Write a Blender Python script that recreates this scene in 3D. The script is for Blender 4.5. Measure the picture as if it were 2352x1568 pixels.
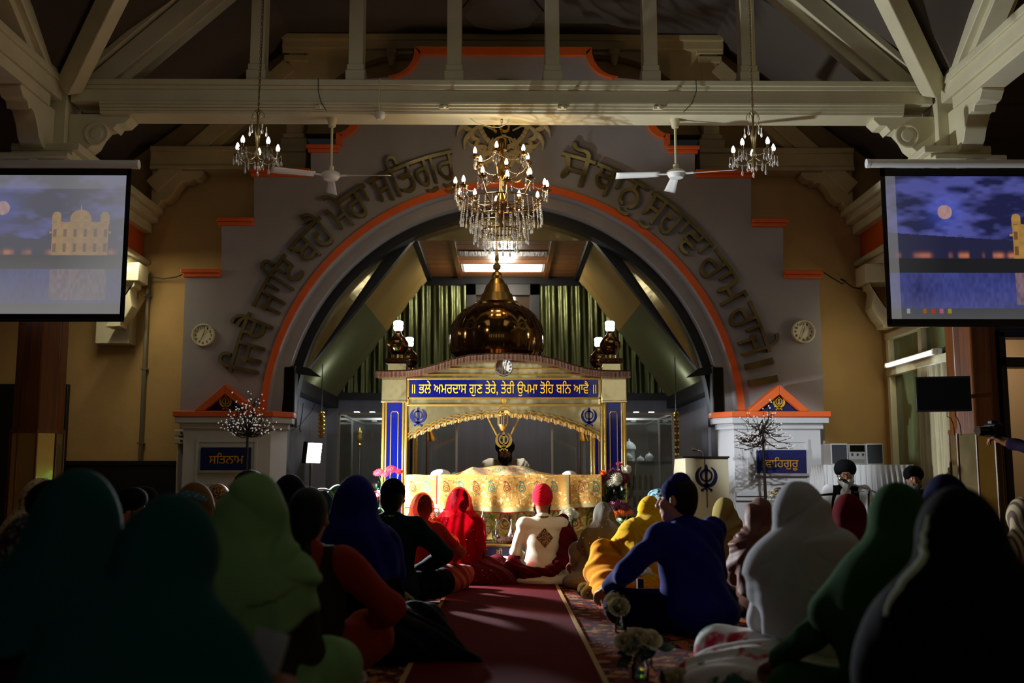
import bpy, bmesh, math, random
import numpy as np
from mathutils import Vector, Matrix, Euler
from mathutils.bvhtree import BVHTree

# ------------------------------------------------------------------ camera
F = 2400.0                      # focal length in pixels of the 2352 px wide frame
CAM_Z = 0.88
PITCH = math.atan(316.0 / F)
YAW = -math.atan(21.0 / F)
sc = bpy.context.scene
col = sc.collection
for _o in list(bpy.data.objects):
    bpy.data.objects.remove(_o)
cam_d = bpy.data.cameras.new('camera')
cam = bpy.data.objects.new('camera', cam_d)
col.objects.link(cam)
cam.location = (0, 0, CAM_Z)
cam.rotation_euler = (math.pi / 2 + PITCH, 0, YAW)
cam_d.sensor_width = 36.0
cam_d.lens = F / 2352.0 * 36.0
cam_d.clip_start = 0.05
cam_d.clip_end = 200
cam_d.dof.use_dof = True
cam_d.dof.focus_distance = 9.4
cam_d.dof.aperture_fstop = 1.8
sc.camera = cam
CROT = cam.rotation_euler.to_matrix()


def at(px, py, d):
    """world point seen at a pixel of the photograph, d metres along the nave"""
    v = CROT @ Vector(((px - 1176.0) / F, (784.0 - py) / F, -1.0))
    k = d / v.y
    return Vector((v.x * k, d, CAM_Z + v.z * k))


# ------------------------------------------------------------------ world, exposure, lights
w = bpy.data.worlds.new('world')
sc.world = w
w.use_nodes = True
w.node_tree.nodes['Background'].inputs[0].default_value = (0.9, 0.95, 1.0, 1)
w.node_tree.nodes['Background'].inputs[1].default_value = 0.01
sc.view_settings.view_transform = 'Standard'
sc.view_settings.look = 'None'
sc.view_settings.exposure = -0.35
sc.view_settings.gamma = 1.0
sc.view_settings.use_curve_mapping = False
try:
    sc.cycles.use_denoising = True
    sc.cycles.max_bounces = 6
    sc.cycles.diffuse_bounces = 3
    sc.cycles.glossy_bounces = 3
    sc.cycles.transmission_bounces = 4
    sc.cycles.transparent_max_bounces = 12
    sc.cycles.caustics_reflective = False
    sc.cycles.caustics_refractive = False
    sc.cycles.sample_clamp_indirect = 3.0
except Exception:
    pass


def light(kind, name, loc, energy, color, size=0.1, aim=None, angle=60, blend=0.3, size_y=None):
    ld = bpy.data.lights.new(name, kind)
    ld.energy = energy
    ld.color = color
    if kind == 'AREA':
        ld.size = size
        if size_y:
            ld.shape = 'RECTANGLE'
            ld.size_y = size_y
    else:
        ld.shadow_soft_size = size
    if kind == 'SPOT':
        ld.spot_size = math.radians(angle)
        ld.spot_blend = blend
    o = bpy.data.objects.new(name, ld)
    col.objects.link(o)
    o.location = loc
    if aim is not None:
        o.rotation_euler = (Vector(aim) - Vector(loc)).to_track_quat('-Z', 'Y').to_euler()
    return o


# unseen spots, assumed and added overhead, trained on the throne and on the singers
light('SPOT', 'assumed_spot', (-2.6, 4.2, 4.9), 480, (1.0, 0.86, 0.62), 0.10, aim=(0.15, 10.3, 1.0), angle=24, blend=0.5)
light('SPOT', 'assumed_spot', (1.7, 4.6, 4.9), 1900, (0.86, 0.93, 1.0), 0.08, aim=(3.1, 11.5, 1.02), angle=15, blend=0.5)
# dim area fill added under the roof to lift the hall's overall light
light('AREA', 'hall_fill', (-1.6, 7.0, 5.9), 11, (1.0, 0.95, 0.84), 1.2, aim=(-1.6, 7.8, 0), size_y=2.0)
light('AREA', 'hall_fill', (1.6, 7.0, 5.9), 11, (1.0, 0.95, 0.84), 1.2, aim=(1.6, 7.8, 0), size_y=2.0)

# ------------------------------------------------------------------ helpers


def S(r, g, b):
    def f(c):
        c /= 255.0
        return c / 12.92 if c <= 0.04045 else ((c + 0.055) / 1.055) ** 2.4
    return (f(r), f(g), f(b))


def mat(name, color, rough=0.6, metal=0.0, emit=None, estr=0.0, var=0.0, vscale=6.0, bump=0.0, bscale=30.0,
        spec=0.5, sheen=0.0, trans=0.0, alpha=1.0, vcol=None, stretch=(1, 1, 1), ior=1.45, sample=True, var2=None, coat=0.0):
    m = bpy.data.materials.new(name)
    m.use_nodes = True
    nt = m.node_tree
    N, L = nt.nodes, nt.links
    b = N['Principled BSDF']
    b.inputs['Base Color'].default_value = (*color, 1)
    b.inputs['Roughness'].default_value = rough
    b.inputs['Metallic'].default_value = metal
    b.inputs['Specular IOR Level'].default_value = spec
    b.inputs['IOR'].default_value = ior
    if sheen:
        b.inputs['Sheen Weight'].default_value = sheen
        b.inputs['Sheen Roughness'].default_value = 0.4
    if coat:
        b.inputs['Coat Weight'].default_value = coat
    if trans:
        b.inputs['Transmission Weight'].default_value = trans
    if alpha < 1:
        b.inputs['Alpha'].default_value = alpha
    if emit:
        b.inputs['Emission Color'].default_value = (*emit, 1)
        b.inputs['Emission Strength'].default_value = estr
        if not sample:
            m.cycles.emission_sampling = 'NONE'
    if vcol:
        a = N.new('ShaderNodeVertexColor')
        a.layer_name = vcol
        L.new(a.outputs['Color'], b.inputs['Base Color'])
    if var or bump:
        tc = N.new('ShaderNodeTexCoord')
        mp = N.new('ShaderNodeMapping')
        mp.inputs['Scale'].default_value = stretch
        L.new(tc.outputs['Object'], mp.inputs['Vector'])
    if var:
        n = N.new('ShaderNodeTexNoise')
        n.inputs['Scale'].default_value = vscale
        n.inputs['Detail'].default_value = 5
        L.new(mp.outputs['Vector'], n.inputs['Vector'])
        mx = N.new('ShaderNodeMix')
        mx.data_type = 'RGBA'
        c2 = var2 if var2 else tuple(c * (1 - var) for c in color)
        mx.inputs[6].default_value = (*c2, 1)
        if vcol:
            mx.blend_type = 'MULTIPLY'
            L.new(a.outputs['Color'], mx.inputs[6])
            mx.inputs[0].default_value = var
            L.new(n.outputs['Fac'], mx.inputs[7])
        else:
            mx.inputs[7].default_value = (*color, 1)
            rp = N.new('ShaderNodeValToRGB')
            rp.color_ramp.elements[0].position = 0.35
            rp.color_ramp.elements[1].position = 0.65
            L.new(n.outputs['Fac'], rp.inputs[0])
            L.new(rp.outputs[0], mx.inputs[0])
        L.new(mx.outputs[2], b.inputs['Base Color'])
    if bump:
        n2 = N.new('ShaderNodeTexNoise')
        n2.inputs['Scale'].default_value = bscale
        n2.inputs['Detail'].default_value = 3
        L.new(mp.outputs['Vector'], n2.inputs['Vector'])
        bp = N.new('ShaderNodeBump')
        bp.inputs['Strength'].default_value = bump
        bp.inputs['Distance'].default_value = 0.02
        L.new(n2.outputs['Fac'], bp.inputs['Height'])
        L.new(bp.outputs['Normal'], b.inputs['Normal'])
    return m


def sheer(name, color, opacity=0.55, translucent=0.5):
    """thin net cloth: part see-through, part diffuse and translucent"""
    m = bpy.data.materials.new(name)
    m.use_nodes = True
    N, L = m.node_tree.nodes, m.node_tree.links
    N.remove(N['Principled BSDF'])
    out = N['Material Output']
    d = N.new('ShaderNodeBsdfDiffuse')
    t = N.new('ShaderNodeBsdfTranslucent')
    tr = N.new('ShaderNodeBsdfTransparent')
    d.inputs[0].default_value = (*color, 1)
    t.inputs[0].default_value = (*color, 1)
    tr.inputs[0].default_value = (*[min(1, c + 0.35) for c in color], 1)
    m1 = N.new('ShaderNodeMixShader')
    m1.inputs[0].default_value = translucent
    L.new(d.outputs[0], m1.inputs[1])
    L.new(t.outputs[0], m1.inputs[2])
    m2 = N.new('ShaderNodeMixShader')
    m2.inputs[0].default_value = opacity
    L.new(tr.outputs[0], m2.inputs[1])
    L.new(m1.outputs[0], m2.inputs[2])
    L.new(m2.outputs[0], out.inputs[0])
    return m


WORLD = {}


def tag(o, label=None, cat=None, group=None, kind=None):
    if label:
        o['label'] = label
    if cat:
        o['category'] = cat
    if group:
        o['group'] = group
    if kind:
        o['kind'] = kind
    return o


def thing(name, label, cat, loc=(0, 0, 0), group=None, rz=0.0):
    o = bpy.data.objects.new(name, None)
    o.empty_display_size = 0.1
    col.objects.link(o)
    o.location = loc
    o.rotation_euler = (0, 0, rz)
    WORLD[o.name] = Vector(loc)
    return tag(o, label, cat, group)


class MB:
    def __init__(self):
        self.bm = bmesh.new()

    def box(self, c, s, rot=None):
        c, s = Vector(c), Vector(s) * 0.5
        M = rot.to_matrix() if isinstance(rot, Euler) else (rot if rot is not None else Matrix.Identity(3))
        vs = [self.bm.verts.new(c + M @ Vector((x * s.x, y * s.y, z * s.z))) for x in (-1, 1) for y in (-1, 1) for z in (-1, 1)]
        for f in ((0, 1, 3, 2), (4, 6, 7, 5), (0, 4, 5, 1), (2, 3, 7, 6), (0, 2, 6, 4), (1, 5, 7, 3)):
            self.bm.faces.new([vs[i] for i in f])
        return self

    def b2(self, x0, x1, y0, y1, z0, z1):
        return self.box(((x0 + x1) / 2, (y0 + y1) / 2, (z0 + z1) / 2), (abs(x1 - x0), abs(y1 - y0), abs(z1 - z0)))

    def beam(self, p0, p1, wd, ht, side=(0, 1, 0)):
        """bar from p0 to p1; wd is measured along `side`, ht across it"""
        p0, p1 = Vector(p0), Vector(p1)
        d = (p1 - p0)
        ln = d.length
        d.normalize()
        s = Vector(side)
        s = (s - d * s.dot(d)).normalized()
        u = d.cross(s)
        M = Matrix((s, d, u)).transposed()
        return self.box((p0 + p1) / 2, (wd, ln, ht), M)

    def tube(self, pts, r, seg=8, cap=True):
        pts = [Vector(p) for p in pts]
        n = len(pts)
        rr = r if hasattr(r, '__len__') else [r] * n
        rings = []
        up = None
        for i, p in enumerate(pts):
            t = (pts[min(i + 1, n - 1)] - pts[max(i - 1, 0)])
            if t.length < 1e-9:
                t = Vector((0, 0, 1))
            t.normalize()
            if up is None:
                a = Vector((0, 0, 1)) if abs(t.z) < 0.9 else Vector((1, 0, 0))
                up = (a - t * a.dot(t)).normalized()
            else:
                up = (up - t * up.dot(t))
                if up.length < 1e-6:
                    a = Vector((0, 0, 1)) if abs(t.z) < 0.9 else Vector((1, 0, 0))
                    up = a - t * a.dot(t)
                up.normalize()
            sd = t.cross(up)
            rings.append([self.bm.verts.new(p + (up * math.cos(2 * math.pi * k / seg) + sd * math.sin(2 * math.pi * k / seg)) * rr[i]) for k in range(seg)])
        for a, b in zip(rings, rings[1:]):
            for k in range(seg):
                self.bm.faces.new((a[k], a[(k + 1) % seg], b[(k + 1) % seg], b[k]))
        if cap:
            self.bm.faces.new(rings[0][::-1])
            self.bm.faces.new(rings[-1])
        return self

    def lathe(self, prof, c=(0, 0, 0), seg=24, M=None, cap=True, flute=None):
        c = Vector(c)
        rings = []
        for r, z in prof:
            ring = []
            for k in range(seg):
                a = 2 * math.pi * k / seg
                q = r * (flute(a, z) if flute else 1.0)
                v = Vector((q * math.cos(a), q * math.sin(a), z))
                if M is not None:
                    v = M @ v
                ring.append(self.bm.verts.new(c + v))
            rings.append(ring)
        for a, b in zip(rings, rings[1:]):
            for k in range(seg):
                self.bm.faces.new((a[k], a[(k + 1) % seg], b[(k + 1) % seg], b[k]))
        if cap:
            self.bm.faces.new(rings[0][::-1])
            self.bm.faces.new(rings[-1])
        return self

    def ball(self, c, r, seg=12, rings=8, M=None):
        r = r if hasattr(r, '__len__') else (r, r, r)
        c = Vector(c)
        R = []
        for i in range(1, rings):
            t = math.pi * i / rings
            ring = []
            for k in range(seg):
                a = 2 * math.pi * k / seg
                v = Vector((r[0] * math.sin(t) * math.cos(a), r[1] * math.sin(t) * math.sin(a), -r[2] * math.cos(t)))
                if M is not None:
                    v = M @ v
                ring.append(self.bm.verts.new(c + v))
            R.append(ring)
        b, tp = Vector((0, 0, -r[2])), Vector((0, 0, r[2]))
        if M is not None:
            b, tp = M @ b, M @ tp
        b, tp = self.bm.verts.new(c + b), self.bm.verts.new(c + tp)
        for a, q in zip(R, R[1:]):
            for k in range(seg):
                self.bm.faces.new((a[k], a[(k + 1) % seg], q[(k + 1) % seg], q[k]))
        for k in range(seg):
            self.bm.faces.new((b, R[0][(k + 1) % seg], R[0][k]))
            self.bm.faces.new((tp, R[-1][k], R[-1][(k + 1) % seg]))
        return self

    def prism(self, poly, y0, y1, fn=None):
        """polygon in the x-z plane extruded from y0 to y1; fn maps (x, y, z) to a point"""
        g = fn or (lambda x, y, z: Vector((x, y, z)))
        A = [self.bm.verts.new(g(x, y0, z)) for x, z in poly]
        B = [self.bm.verts.new(g(x, y1, z)) for x, z in poly]
        n = len(poly)
        self.bm.faces.new(A)
        self.bm.faces.new(B[::-1])
        for i in range(n):
            j = (i + 1) % n
            self.bm.faces.new((A[i], B[i], B[j], A[j]))
        return self

    def strip(self, pa, pb, y0, y1, fn=None):
        """band between two polylines of equal length in x-z, extruded y0..y1"""
        for i in range(len(pa) - 1):
            self.prism([pa[i], pa[i + 1], pb[i + 1], pb[i]], y0, y1, fn)
        return self

    def grid(self, fn, nu, nv, closed_u=False):
        V = [[self.bm.verts.new(fn(i / (nu - (0 if closed_u else 1)), j / (nv - 1))) for j in range(nv)] for i in range(nu)]
        m = nu if closed_u else nu - 1
        for i in range(m):
            for j in range(nv - 1):
                self.bm.faces.new((V[i][j], V[(i + 1) % nu][j], V[(i + 1) % nu][j + 1], V[i][j + 1]))
        return self

    def build(self, name, m, parent=None, bevel=0.0, smooth=40, world=True, solid=0.0):
        me = bpy.data.meshes.new(name)
        bmesh.ops.recalc_face_normals(self.bm, faces=self.bm.faces[:])
        self.bm.to_mesh(me)
        self.bm.free()
        return finish(name, me, m, parent, bevel, smooth, world, solid)


def finish(name, me, m, parent=None, bevel=0.0, smooth=40, world=True, solid=0.0):
    if parent is not None and world:
        off = WORLD.get(parent.name, Vector((0, 0, 0)))
        if off.length > 0:
            me.transform(Matrix.Translation(-off))
    if smooth:
        me.polygons.foreach_set('use_smooth', [True] * len(me.polygons))
        try:
            me.set_sharp_from_angle(angle=math.radians(smooth))
        except Exception:
            pass
    for mm in (m if isinstance(m, (list, tuple)) else [m]):
        me.materials.append(mm)
    o = bpy.data.objects.new(name, me)
    col.objects.link(o)
    if parent is not None:
        o.parent = parent
        WORLD[o.name] = WORLD.get(parent.name, Vector((0, 0, 0)))
    else:
        WORLD[o.name] = Vector((0, 0, 0))
    if bevel:
        b = o.modifiers.new('bevel', 'BEVEL')
        b.width = bevel
        b.segments = 2
        b.limit_method = 'ANGLE'
    if solid:
        s = o.modifiers.new('solid', 'SOLIDIFY')
        s.thickness = solid
        s.offset = 0
    return o


def struct(o):
    o['kind'] = 'structure'
    return o


def copy_tree(o, parent=None):
    kids = [c for c in bpy.data.objects if c.parent == o] if o.name not in KIDS else KIDS[o.name]
    KIDS.setdefault(o.name, kids)
    c = o.copy()
    col.objects.link(c)
    if parent is not None:
        c.parent = parent
    WORLD[c.name] = WORLD.get(o.name, Vector((0, 0, 0)))
    for ch in kids:
        copy_tree(ch, c)
    return c


KIDS = {}


def text_mesh(s, font_size=1.0, depth=0.0, res=4):
    """solid lettering as (verts, faces) in x-y from the built-in font; overlapping strokes are united"""
    from mathutils.geometry import delaunay_2d_cdt
    cu = bpy.data.curves.new('lettering', 'FONT')
    cu.body = s
    cu.size = font_size
    cu.fill_mode = 'NONE'
    cu.resolution_u = res
    o = bpy.data.objects.new('lettering', cu)
    col.objects.link(o)
    dg = bpy.context.evaluated_depsgraph_get()
    me = bpy.data.meshes.new_from_object(o.evaluated_get(dg))
    P = [(v.co.x, v.co.y) for v in me.vertices]
    E = [tuple(e.vertices) for e in me.edges]
    bpy.data.objects.remove(o)
    bpy.data.meshes.remove(me)
    bpy.data.curves.remove(cu)
    # walk the loops so that every edge runs along its outline
    nb = {}
    for i, j in E:
        nb.setdefault(i, []).append(j)
        nb.setdefault(j, []).append(i)
    seen, segs = set(), []
    for st in nb:
        if st in seen:
            continue
        cur, prev, loop = st, None, []
        while cur not in seen:
            seen.add(cur)
            loop.append(cur)
            nx = [k for k in nb[cur] if k != prev and (k not in seen or k == st)]
            if not nx:
                break
            prev, cur = cur, (nx[0] if nx[0] not in seen or len(nx) == 1 else nx[-1])
        lo = min(loop)
        if len(loop) > 2:
            q = loop.index(lo)
            loop = loop[q:] + loop[:q]
            if loop[1] > loop[-1]:
                loop = [loop[0]] + loop[1:][::-1]
            segs += list(zip(loop, loop[1:] + loop[:1]))
    out = delaunay_2d_cdt([Vector(p) for p in P], segs, [], 0, 1e-5)
    V, T = out[0], out[2]
    V = np.array([v[:] for v in V])
    T = np.array([t[:] for t in T])
    A = np.array([P[i] for i, j in segs])
    B = np.array([P[j] for i, j in segs])
    C = V[T].mean(1)
    wn = np.zeros(len(C), int)
    for k in range(0, len(C), 512):
        c = C[k:k + 512]
        x, y = c[:, 0:1], c[:, 1:2]
        up = (A[:, 1] <= y) & (B[:, 1] > y)
        dn = (A[:, 1] > y) & (B[:, 1] <= y)
        cr = (B[:, 0] - A[:, 0]) * (y - A[:, 1]) - (x - A[:, 0]) * (B[:, 1] - A[:, 1])
        wn[k:k + 512] = (up & (cr > 0)).sum(1) - (dn & (cr < 0)).sum(1)
    T = T[wn != 0]
    ar = (V[T[:, 1]] - V[T[:, 0]])
    br = (V[T[:, 2]] - V[T[:, 0]])
    neg = ar[:, 0] * br[:, 1] - ar[:, 1] * br[:, 0] < 0
    T[neg] = T[neg][:, ::-1]
    n = len(V)
    cnt = {}
    for t in T:
        for i, j in ((t[0], t[1]), (t[1], t[2]), (t[2], t[0])):
            cnt[(int(i), int(j))] = 1
    fs = [tuple(int(x) for x in t) for t in T] + [tuple(int(x) + n for x in t[::-1]) for t in T]
    for (i, j) in cnt:
        if (j, i) not in cnt:
            fs.append((j, i, i + n, j + n))
    h = depth
    vs = np.concatenate([np.c_[V, np.full(n, h)], np.c_[V, np.full(n, -h)]])
    used = sorted({i for f in fs for i in f})
    rm = {u: k for k, u in enumerate(used)}
    return vs[used], [tuple(rm[i] for i in f) for f in fs]


def raw_mesh(name, vs, fs):
    me = bpy.data.meshes.new(name)
    me.from_pydata([tuple(v) for v in vs], [], [tuple(f) for f in fs])
    me.update()
    return me


def lettering(name, s, m, center, width=None, height=None, depth=0.012, parent=None, face=-1, bend=None):
    """text standing on an x-z plane at center, facing -y; scaled to width (and height if given)"""
    vs, fs = text_mesh(s, 1.0, 0.5)
    mn, mx = vs.min(0), vs.max(0)
    kx = width / (mx[0] - mn[0])
    kz = height / (mx[1] - mn[1]) if height else kx
    out = []
    for v in vs:
        x = (v[0] - (mn[0] + mx[0]) / 2) * kx
        z = (v[1] - (mn[1] + mx[1]) / 2) * kz
        y = -v[2] * depth
        if bend:
            out.append(bend(x, y, z))
        else:
            out.append((center[0] + x, center[1] + y, center[2] + z))
    return finish(name, raw_mesh(name, out, fs), m, parent, smooth=30)
# ------------------------------------------------------------------ materials of the place
M = {}
M['wall_grey'] = mat('lilac_grey_plaster', S(148, 142, 140), 0.8, var=0.10, vscale=2.5, bump=0.08, bscale=60)
M['pedestal'] = mat('pale_grey_paint', S(186, 184, 184), 0.6, var=0.06, vscale=3)
M['wall_yellow'] = mat('ochre_plaster', S(196, 158, 96), 0.75, var=0.18, vscale=1.6, bump=0.15, bscale=14)
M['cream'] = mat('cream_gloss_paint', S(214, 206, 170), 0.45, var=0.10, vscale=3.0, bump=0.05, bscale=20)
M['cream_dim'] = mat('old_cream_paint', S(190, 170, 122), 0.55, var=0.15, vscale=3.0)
M['orange'] = mat('orange_paint', S(214, 92, 28), 0.5, var=0.12, vscale=6)
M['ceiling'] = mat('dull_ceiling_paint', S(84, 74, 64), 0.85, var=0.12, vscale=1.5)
M['dark_wood'] = mat('dark_stained_wood', S(40, 26, 18), 0.4, var=0.4, vscale=4, stretch=(1, 1, 0.15))
M['wood'] = mat('varnished_oak', S(122, 68, 27), 0.35, var=0.45, vscale=9, stretch=(3, 3, 0.12), bump=0.05)
M['navy'] = mat('navy_board', S(10, 16, 70), 0.4)
M['black'] = mat('matt_black', S(12, 12, 13), 0.5)
M['blackgloss'] = mat('black_gloss', S(8, 8, 9), 0.15)
M['white'] = mat('white_plastic', S(225, 225, 220), 0.4)
M['chrome'] = mat('chrome', S(210, 210, 210), 0.12, metal=1.0)
M['gold'] = mat('polished_brass_sheet', S(224, 206, 148), 0.13, metal=0.92, bump=0.4, bscale=2.4, stretch=(1, 1, 1))
M['goldtrim'] = mat('brass_edging', S(235, 190, 92), 0.25, metal=0.9)
M['goldpaint'] = mat('gold_paint', S(226, 170, 40), 0.35, metal=0.35)
M['bronze'] = mat('mirror_bronze', S(112, 82, 44), 0.12, metal=0.95)
M['silver'] = mat('polished_steel', S(200, 200, 195), 0.2, metal=1.0)
M['foil'] = mat('greenish_foil_curtain', S(84, 90, 56), 0.34, metal=0.75, bump=0.5, bscale=9, stretch=(3, 3, 0.25))
M['letter'] = mat('tarnished_brass_letters', S(166, 146, 92), 0.25, metal=0.9, var=0.5, vscale=5)
M['red'] = mat('red_carpet_pile', S(98, 6, 18), 0.95, var=0.35, vscale=160, bump=0.5, bscale=260, spec=0.1)
M['grey_paint'] = mat('grey_alcove_paint', S(128, 130, 140), 0.7, var=0.15, vscale=2, stretch=(6, 6, 0.4))
M['pipe'] = mat('galvanised_pipe', S(150, 140, 115), 0.35, metal=0.7)


def carpet_mat():
    m = bpy.data.materials.new('patterned_carpet')
    m.use_nodes = True
    N, L = m.node_tree.nodes, m.node_tree.links
    b = N['Principled BSDF']
    b.inputs['Roughness'].default_value = 0.95
    b.inputs['Specular IOR Level'].default_value = 0.1
    tc = N.new('ShaderNodeTexCoord')
    v = N.new('ShaderNodeTexVoronoi')
    v.inputs['Scale'].default_value = 16
    n = N.new('ShaderNodeTexNoise')
    n.inputs['Scale'].default_value = 45
    n.inputs['Detail'].default_value = 4
    L.new(tc.outputs['Object'], v.inputs['Vector'])
    L.new(tc.outputs['Object'], n.inputs['Vector'])
    r1 = N.new('ShaderNodeValToRGB')
    e = r1.color_ramp.elements
    e[0].position, e[0].color = 0.15, (*S(60, 18, 16), 1)
    e[1].position, e[1].color = 0.85, (*S(30, 24, 40), 1)
    for p, c in ((0.35, S(132, 46, 28)), (0.5, S(70, 20, 22)), (0.65, S(160, 110, 60))):
        q = e.new(p)
        q.color = (*c, 1)
    r1.color_ramp.interpolation = 'CONSTANT'
    mx0 = N.new('ShaderNodeMath')
    mx0.operation = 'ADD'
    sep = N.new('ShaderNodeSeparateColor')
    L.new(v.outputs['Color'], sep.inputs[0])
    L.new(sep.outputs[0], mx0.inputs[0])
    sub = N.new('ShaderNodeMath')
    sub.operation = 'MULTIPLY_ADD'
    sub.inputs[1].default_value = 0.7
    sub.inputs[2].default_value = -0.35
    L.new(n.outputs['Fac'], sub.inputs[0])
    L.new(sub.outputs[0], mx0.inputs[1])
    L.new(mx0.outputs[0], r1.inputs[0])
    # rust coloured lattice bars of the border pattern, running along the nave
    w1 = N.new('ShaderNodeTexWave')
    w1.wave_type = 'BANDS'
    w1.bands_direction = 'X'
    w1.inputs['Scale'].default_value = 1.15
    w1.inputs['Distortion'].default_value = 0.4
    L.new(tc.outputs['Object'], w1.inputs['Vector'])
    w2 = N.new('ShaderNodeTexWave')
    w2.bands_direction = 'Y'
    w2.inputs['Scale'].default_value = 0.9
    w2.inputs['Phase Offset'].default_value = 1.0
    L.new(tc.outputs['Object'], w2.inputs['Vector'])
    g1 = N.new('ShaderNodeMath')
    g1.operation = 'GREATER_THAN'
    g1.inputs[1].default_value = 0.95
    L.new(w1.outputs['Fac'], g1.inputs[0])
    g2 = N.new('ShaderNodeMath')
    g2.operation = 'GREATER_THAN'
    g2.inputs[1].default_value = 0.25
    L.new(w2.outputs['Fac'], g2.inputs[0])
    gm = N.new('ShaderNodeMath')
    gm.operation = 'MULTIPLY'
    L.new(g1.outputs[0], gm.inputs[0])
    L.new(g2.outputs[0], gm.inputs[1])
    mx = N.new('ShaderNodeMix')
    mx.data_type = 'RGBA'
    mx.inputs[7].default_value = (*S(178, 84, 40), 1)
    L.new(gm.outputs[0], mx.inputs[0])
    L.new(r1.outputs[0], mx.inputs[6])
    L.new(mx.outputs[2], b.inputs['Base Color'])
    bp = N.new('ShaderNodeBump')
    bp.inputs['Strength'].default_value = 0.4
    L.new(n.outputs['Fac'], bp.inputs['Height'])
    L.new(bp.outputs[0], b.inputs['Normal'])
    return m


M['carpet'] = carpet_mat()

# ------------------------------------------------------------------ room shell
D_ARCH, D_BACK, D_T1, D_T2, D_ALC = 12.0, 12.75, 10.3, 12.42, 15.6
CXP = 1155


def XZ(dx, py, d):
    p = at(CXP + dx, py, d)
    return (p.x, p.z)


def HX(dx, py, d=D_ARCH):
    """half-width for a feature dx pixels off the axis"""
    return abs((at(CXP + dx, py, d).x - at(CXP - dx, py, d).x) / 2)


def ZZ(py, d):
    return at(CXP, py, d).z


struct(MB().b2(-9, 9, -4, 16, -0.1, 0.0).build('floor', M['carpet']))
# rear wall in pieces round the alcove
mb = MB()
mb.b2(-9, -2.75, D_BACK, D_BACK + 0.2, 0, 5.2)
mb.b2(2.75, 4.95, D_BACK, D_BACK + 0.2, 0, 5.2)
mb.b2(-6, 6, D_BACK, D_BACK + 0.2, 5.2, 7.0)
struct(mb.build('wall_back', M['wall_yellow']))
# dark wainscot and a dark boarded door far left
zw = ZZ(1058, 12.7)
struct(MB().b2(-9, -3.55, D_BACK - 0.05, D_BACK, 0, zw).b2(-9, -3.55, D_BACK - 0.07, D_BACK, zw - 0.05, zw).build('baseboard_back', M['black']))
zd = ZZ(882, 12.6)
struct(MB().b2(-7.2, at(152, 960, 12.6).x, D_BACK - 0.14, D_BACK - 0.07, 0, zd).build('door_1', M['black'], bevel=0.01))
# outer side walls, the wall behind the photographer
struct(MB().b2(-9.2, -9, -4, 13, 0, 6.4).build('wall_left', M['wall_yellow']))
mb = MB()
mb.b2(-9, 9, -4.2, -4, 0, 2.3)
mb.b2(-9, 9, -4.2, -4, 4.5, 6.4)
for xa_, xb_ in ((-9, -3.3), (-2.0, -0.65), (0.65, 2.0), (3.3, 9)):
    mb.b2(xa_, xb_, -4.2, -4, 2.3, 4.5)
struct(mb.build('wall_rear', M['wall_yellow']))
# three glowing windows added in the unseen rear wall, for the brass to reflect
glow_fill = mat('added_glow_pane', (0.9, 0.92, 0.95), 0.4, emit=(0.95, 0.97, 1.0), estr=0.8)
for k, xc_ in enumerate((-2.65, 0.0, 2.65)):
    mb = MB()
    for x in (-0.65, -0.22, 0.22, 0.65):
        mb.b2(xc_ + x - 0.025, xc_ + x + 0.025, -4.15, -4.02, 2.3, 4.5)
    for z in (2.3, 3.05, 3.8, 4.5):
        mb.b2(xc_ - 0.66, xc_ + 0.66, -4.15, -4.02, z - 0.025, z + 0.025)
    wn = struct(mb.build('window_%d' % (3 + k), M['cream']))
    struct(MB().b2(xc_ - 0.65, xc_ + 0.65, -4.14, -4.12, 2.3, 4.5).build('window_pane', glow_fill, wn))
# roof: flat centre, slopes, crossing
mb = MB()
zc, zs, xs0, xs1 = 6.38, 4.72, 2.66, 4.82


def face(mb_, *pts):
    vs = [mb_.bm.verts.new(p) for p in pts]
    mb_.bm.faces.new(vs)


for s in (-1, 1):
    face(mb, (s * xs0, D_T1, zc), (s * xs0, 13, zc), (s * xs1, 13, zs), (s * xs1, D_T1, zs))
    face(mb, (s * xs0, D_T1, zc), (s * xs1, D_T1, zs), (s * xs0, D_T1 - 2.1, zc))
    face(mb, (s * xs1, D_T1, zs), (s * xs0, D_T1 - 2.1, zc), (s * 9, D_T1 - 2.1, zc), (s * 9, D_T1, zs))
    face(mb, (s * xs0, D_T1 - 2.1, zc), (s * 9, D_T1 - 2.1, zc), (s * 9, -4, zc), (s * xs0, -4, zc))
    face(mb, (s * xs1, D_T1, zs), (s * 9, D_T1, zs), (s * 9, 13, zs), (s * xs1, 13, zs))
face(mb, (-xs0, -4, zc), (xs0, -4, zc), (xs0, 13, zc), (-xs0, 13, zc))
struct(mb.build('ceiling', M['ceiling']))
# octagonal ceiling rose
p = at(1152, 2, 11.6)
mb = MB()
mb.lathe([(0.50, 0), (0.50, -0.03), (0.44, -0.07), (0.30, -0.09), (0.02, -0.09)], (p.x, 11.75, zc), 8)
struct(mb.build('trim_1', M['ceiling'], smooth=20))
# right wall: pieces round the window, door opening further forward
XR = 4.68
zt, zm = 2.56, 2.15
mb = MB()
mb.b2(XR, XR + 0.2, 12.5, 13, 0, 4.4)
mb.b2(XR, XR + 0.2, 10.4, 12.5, 2.62, 4.4)
mb.b2(XR, XR + 0.2, 10.4, 12.5, 0, 0.35)
struct(mb.build('wall_right', M['wall_yellow']))
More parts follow.
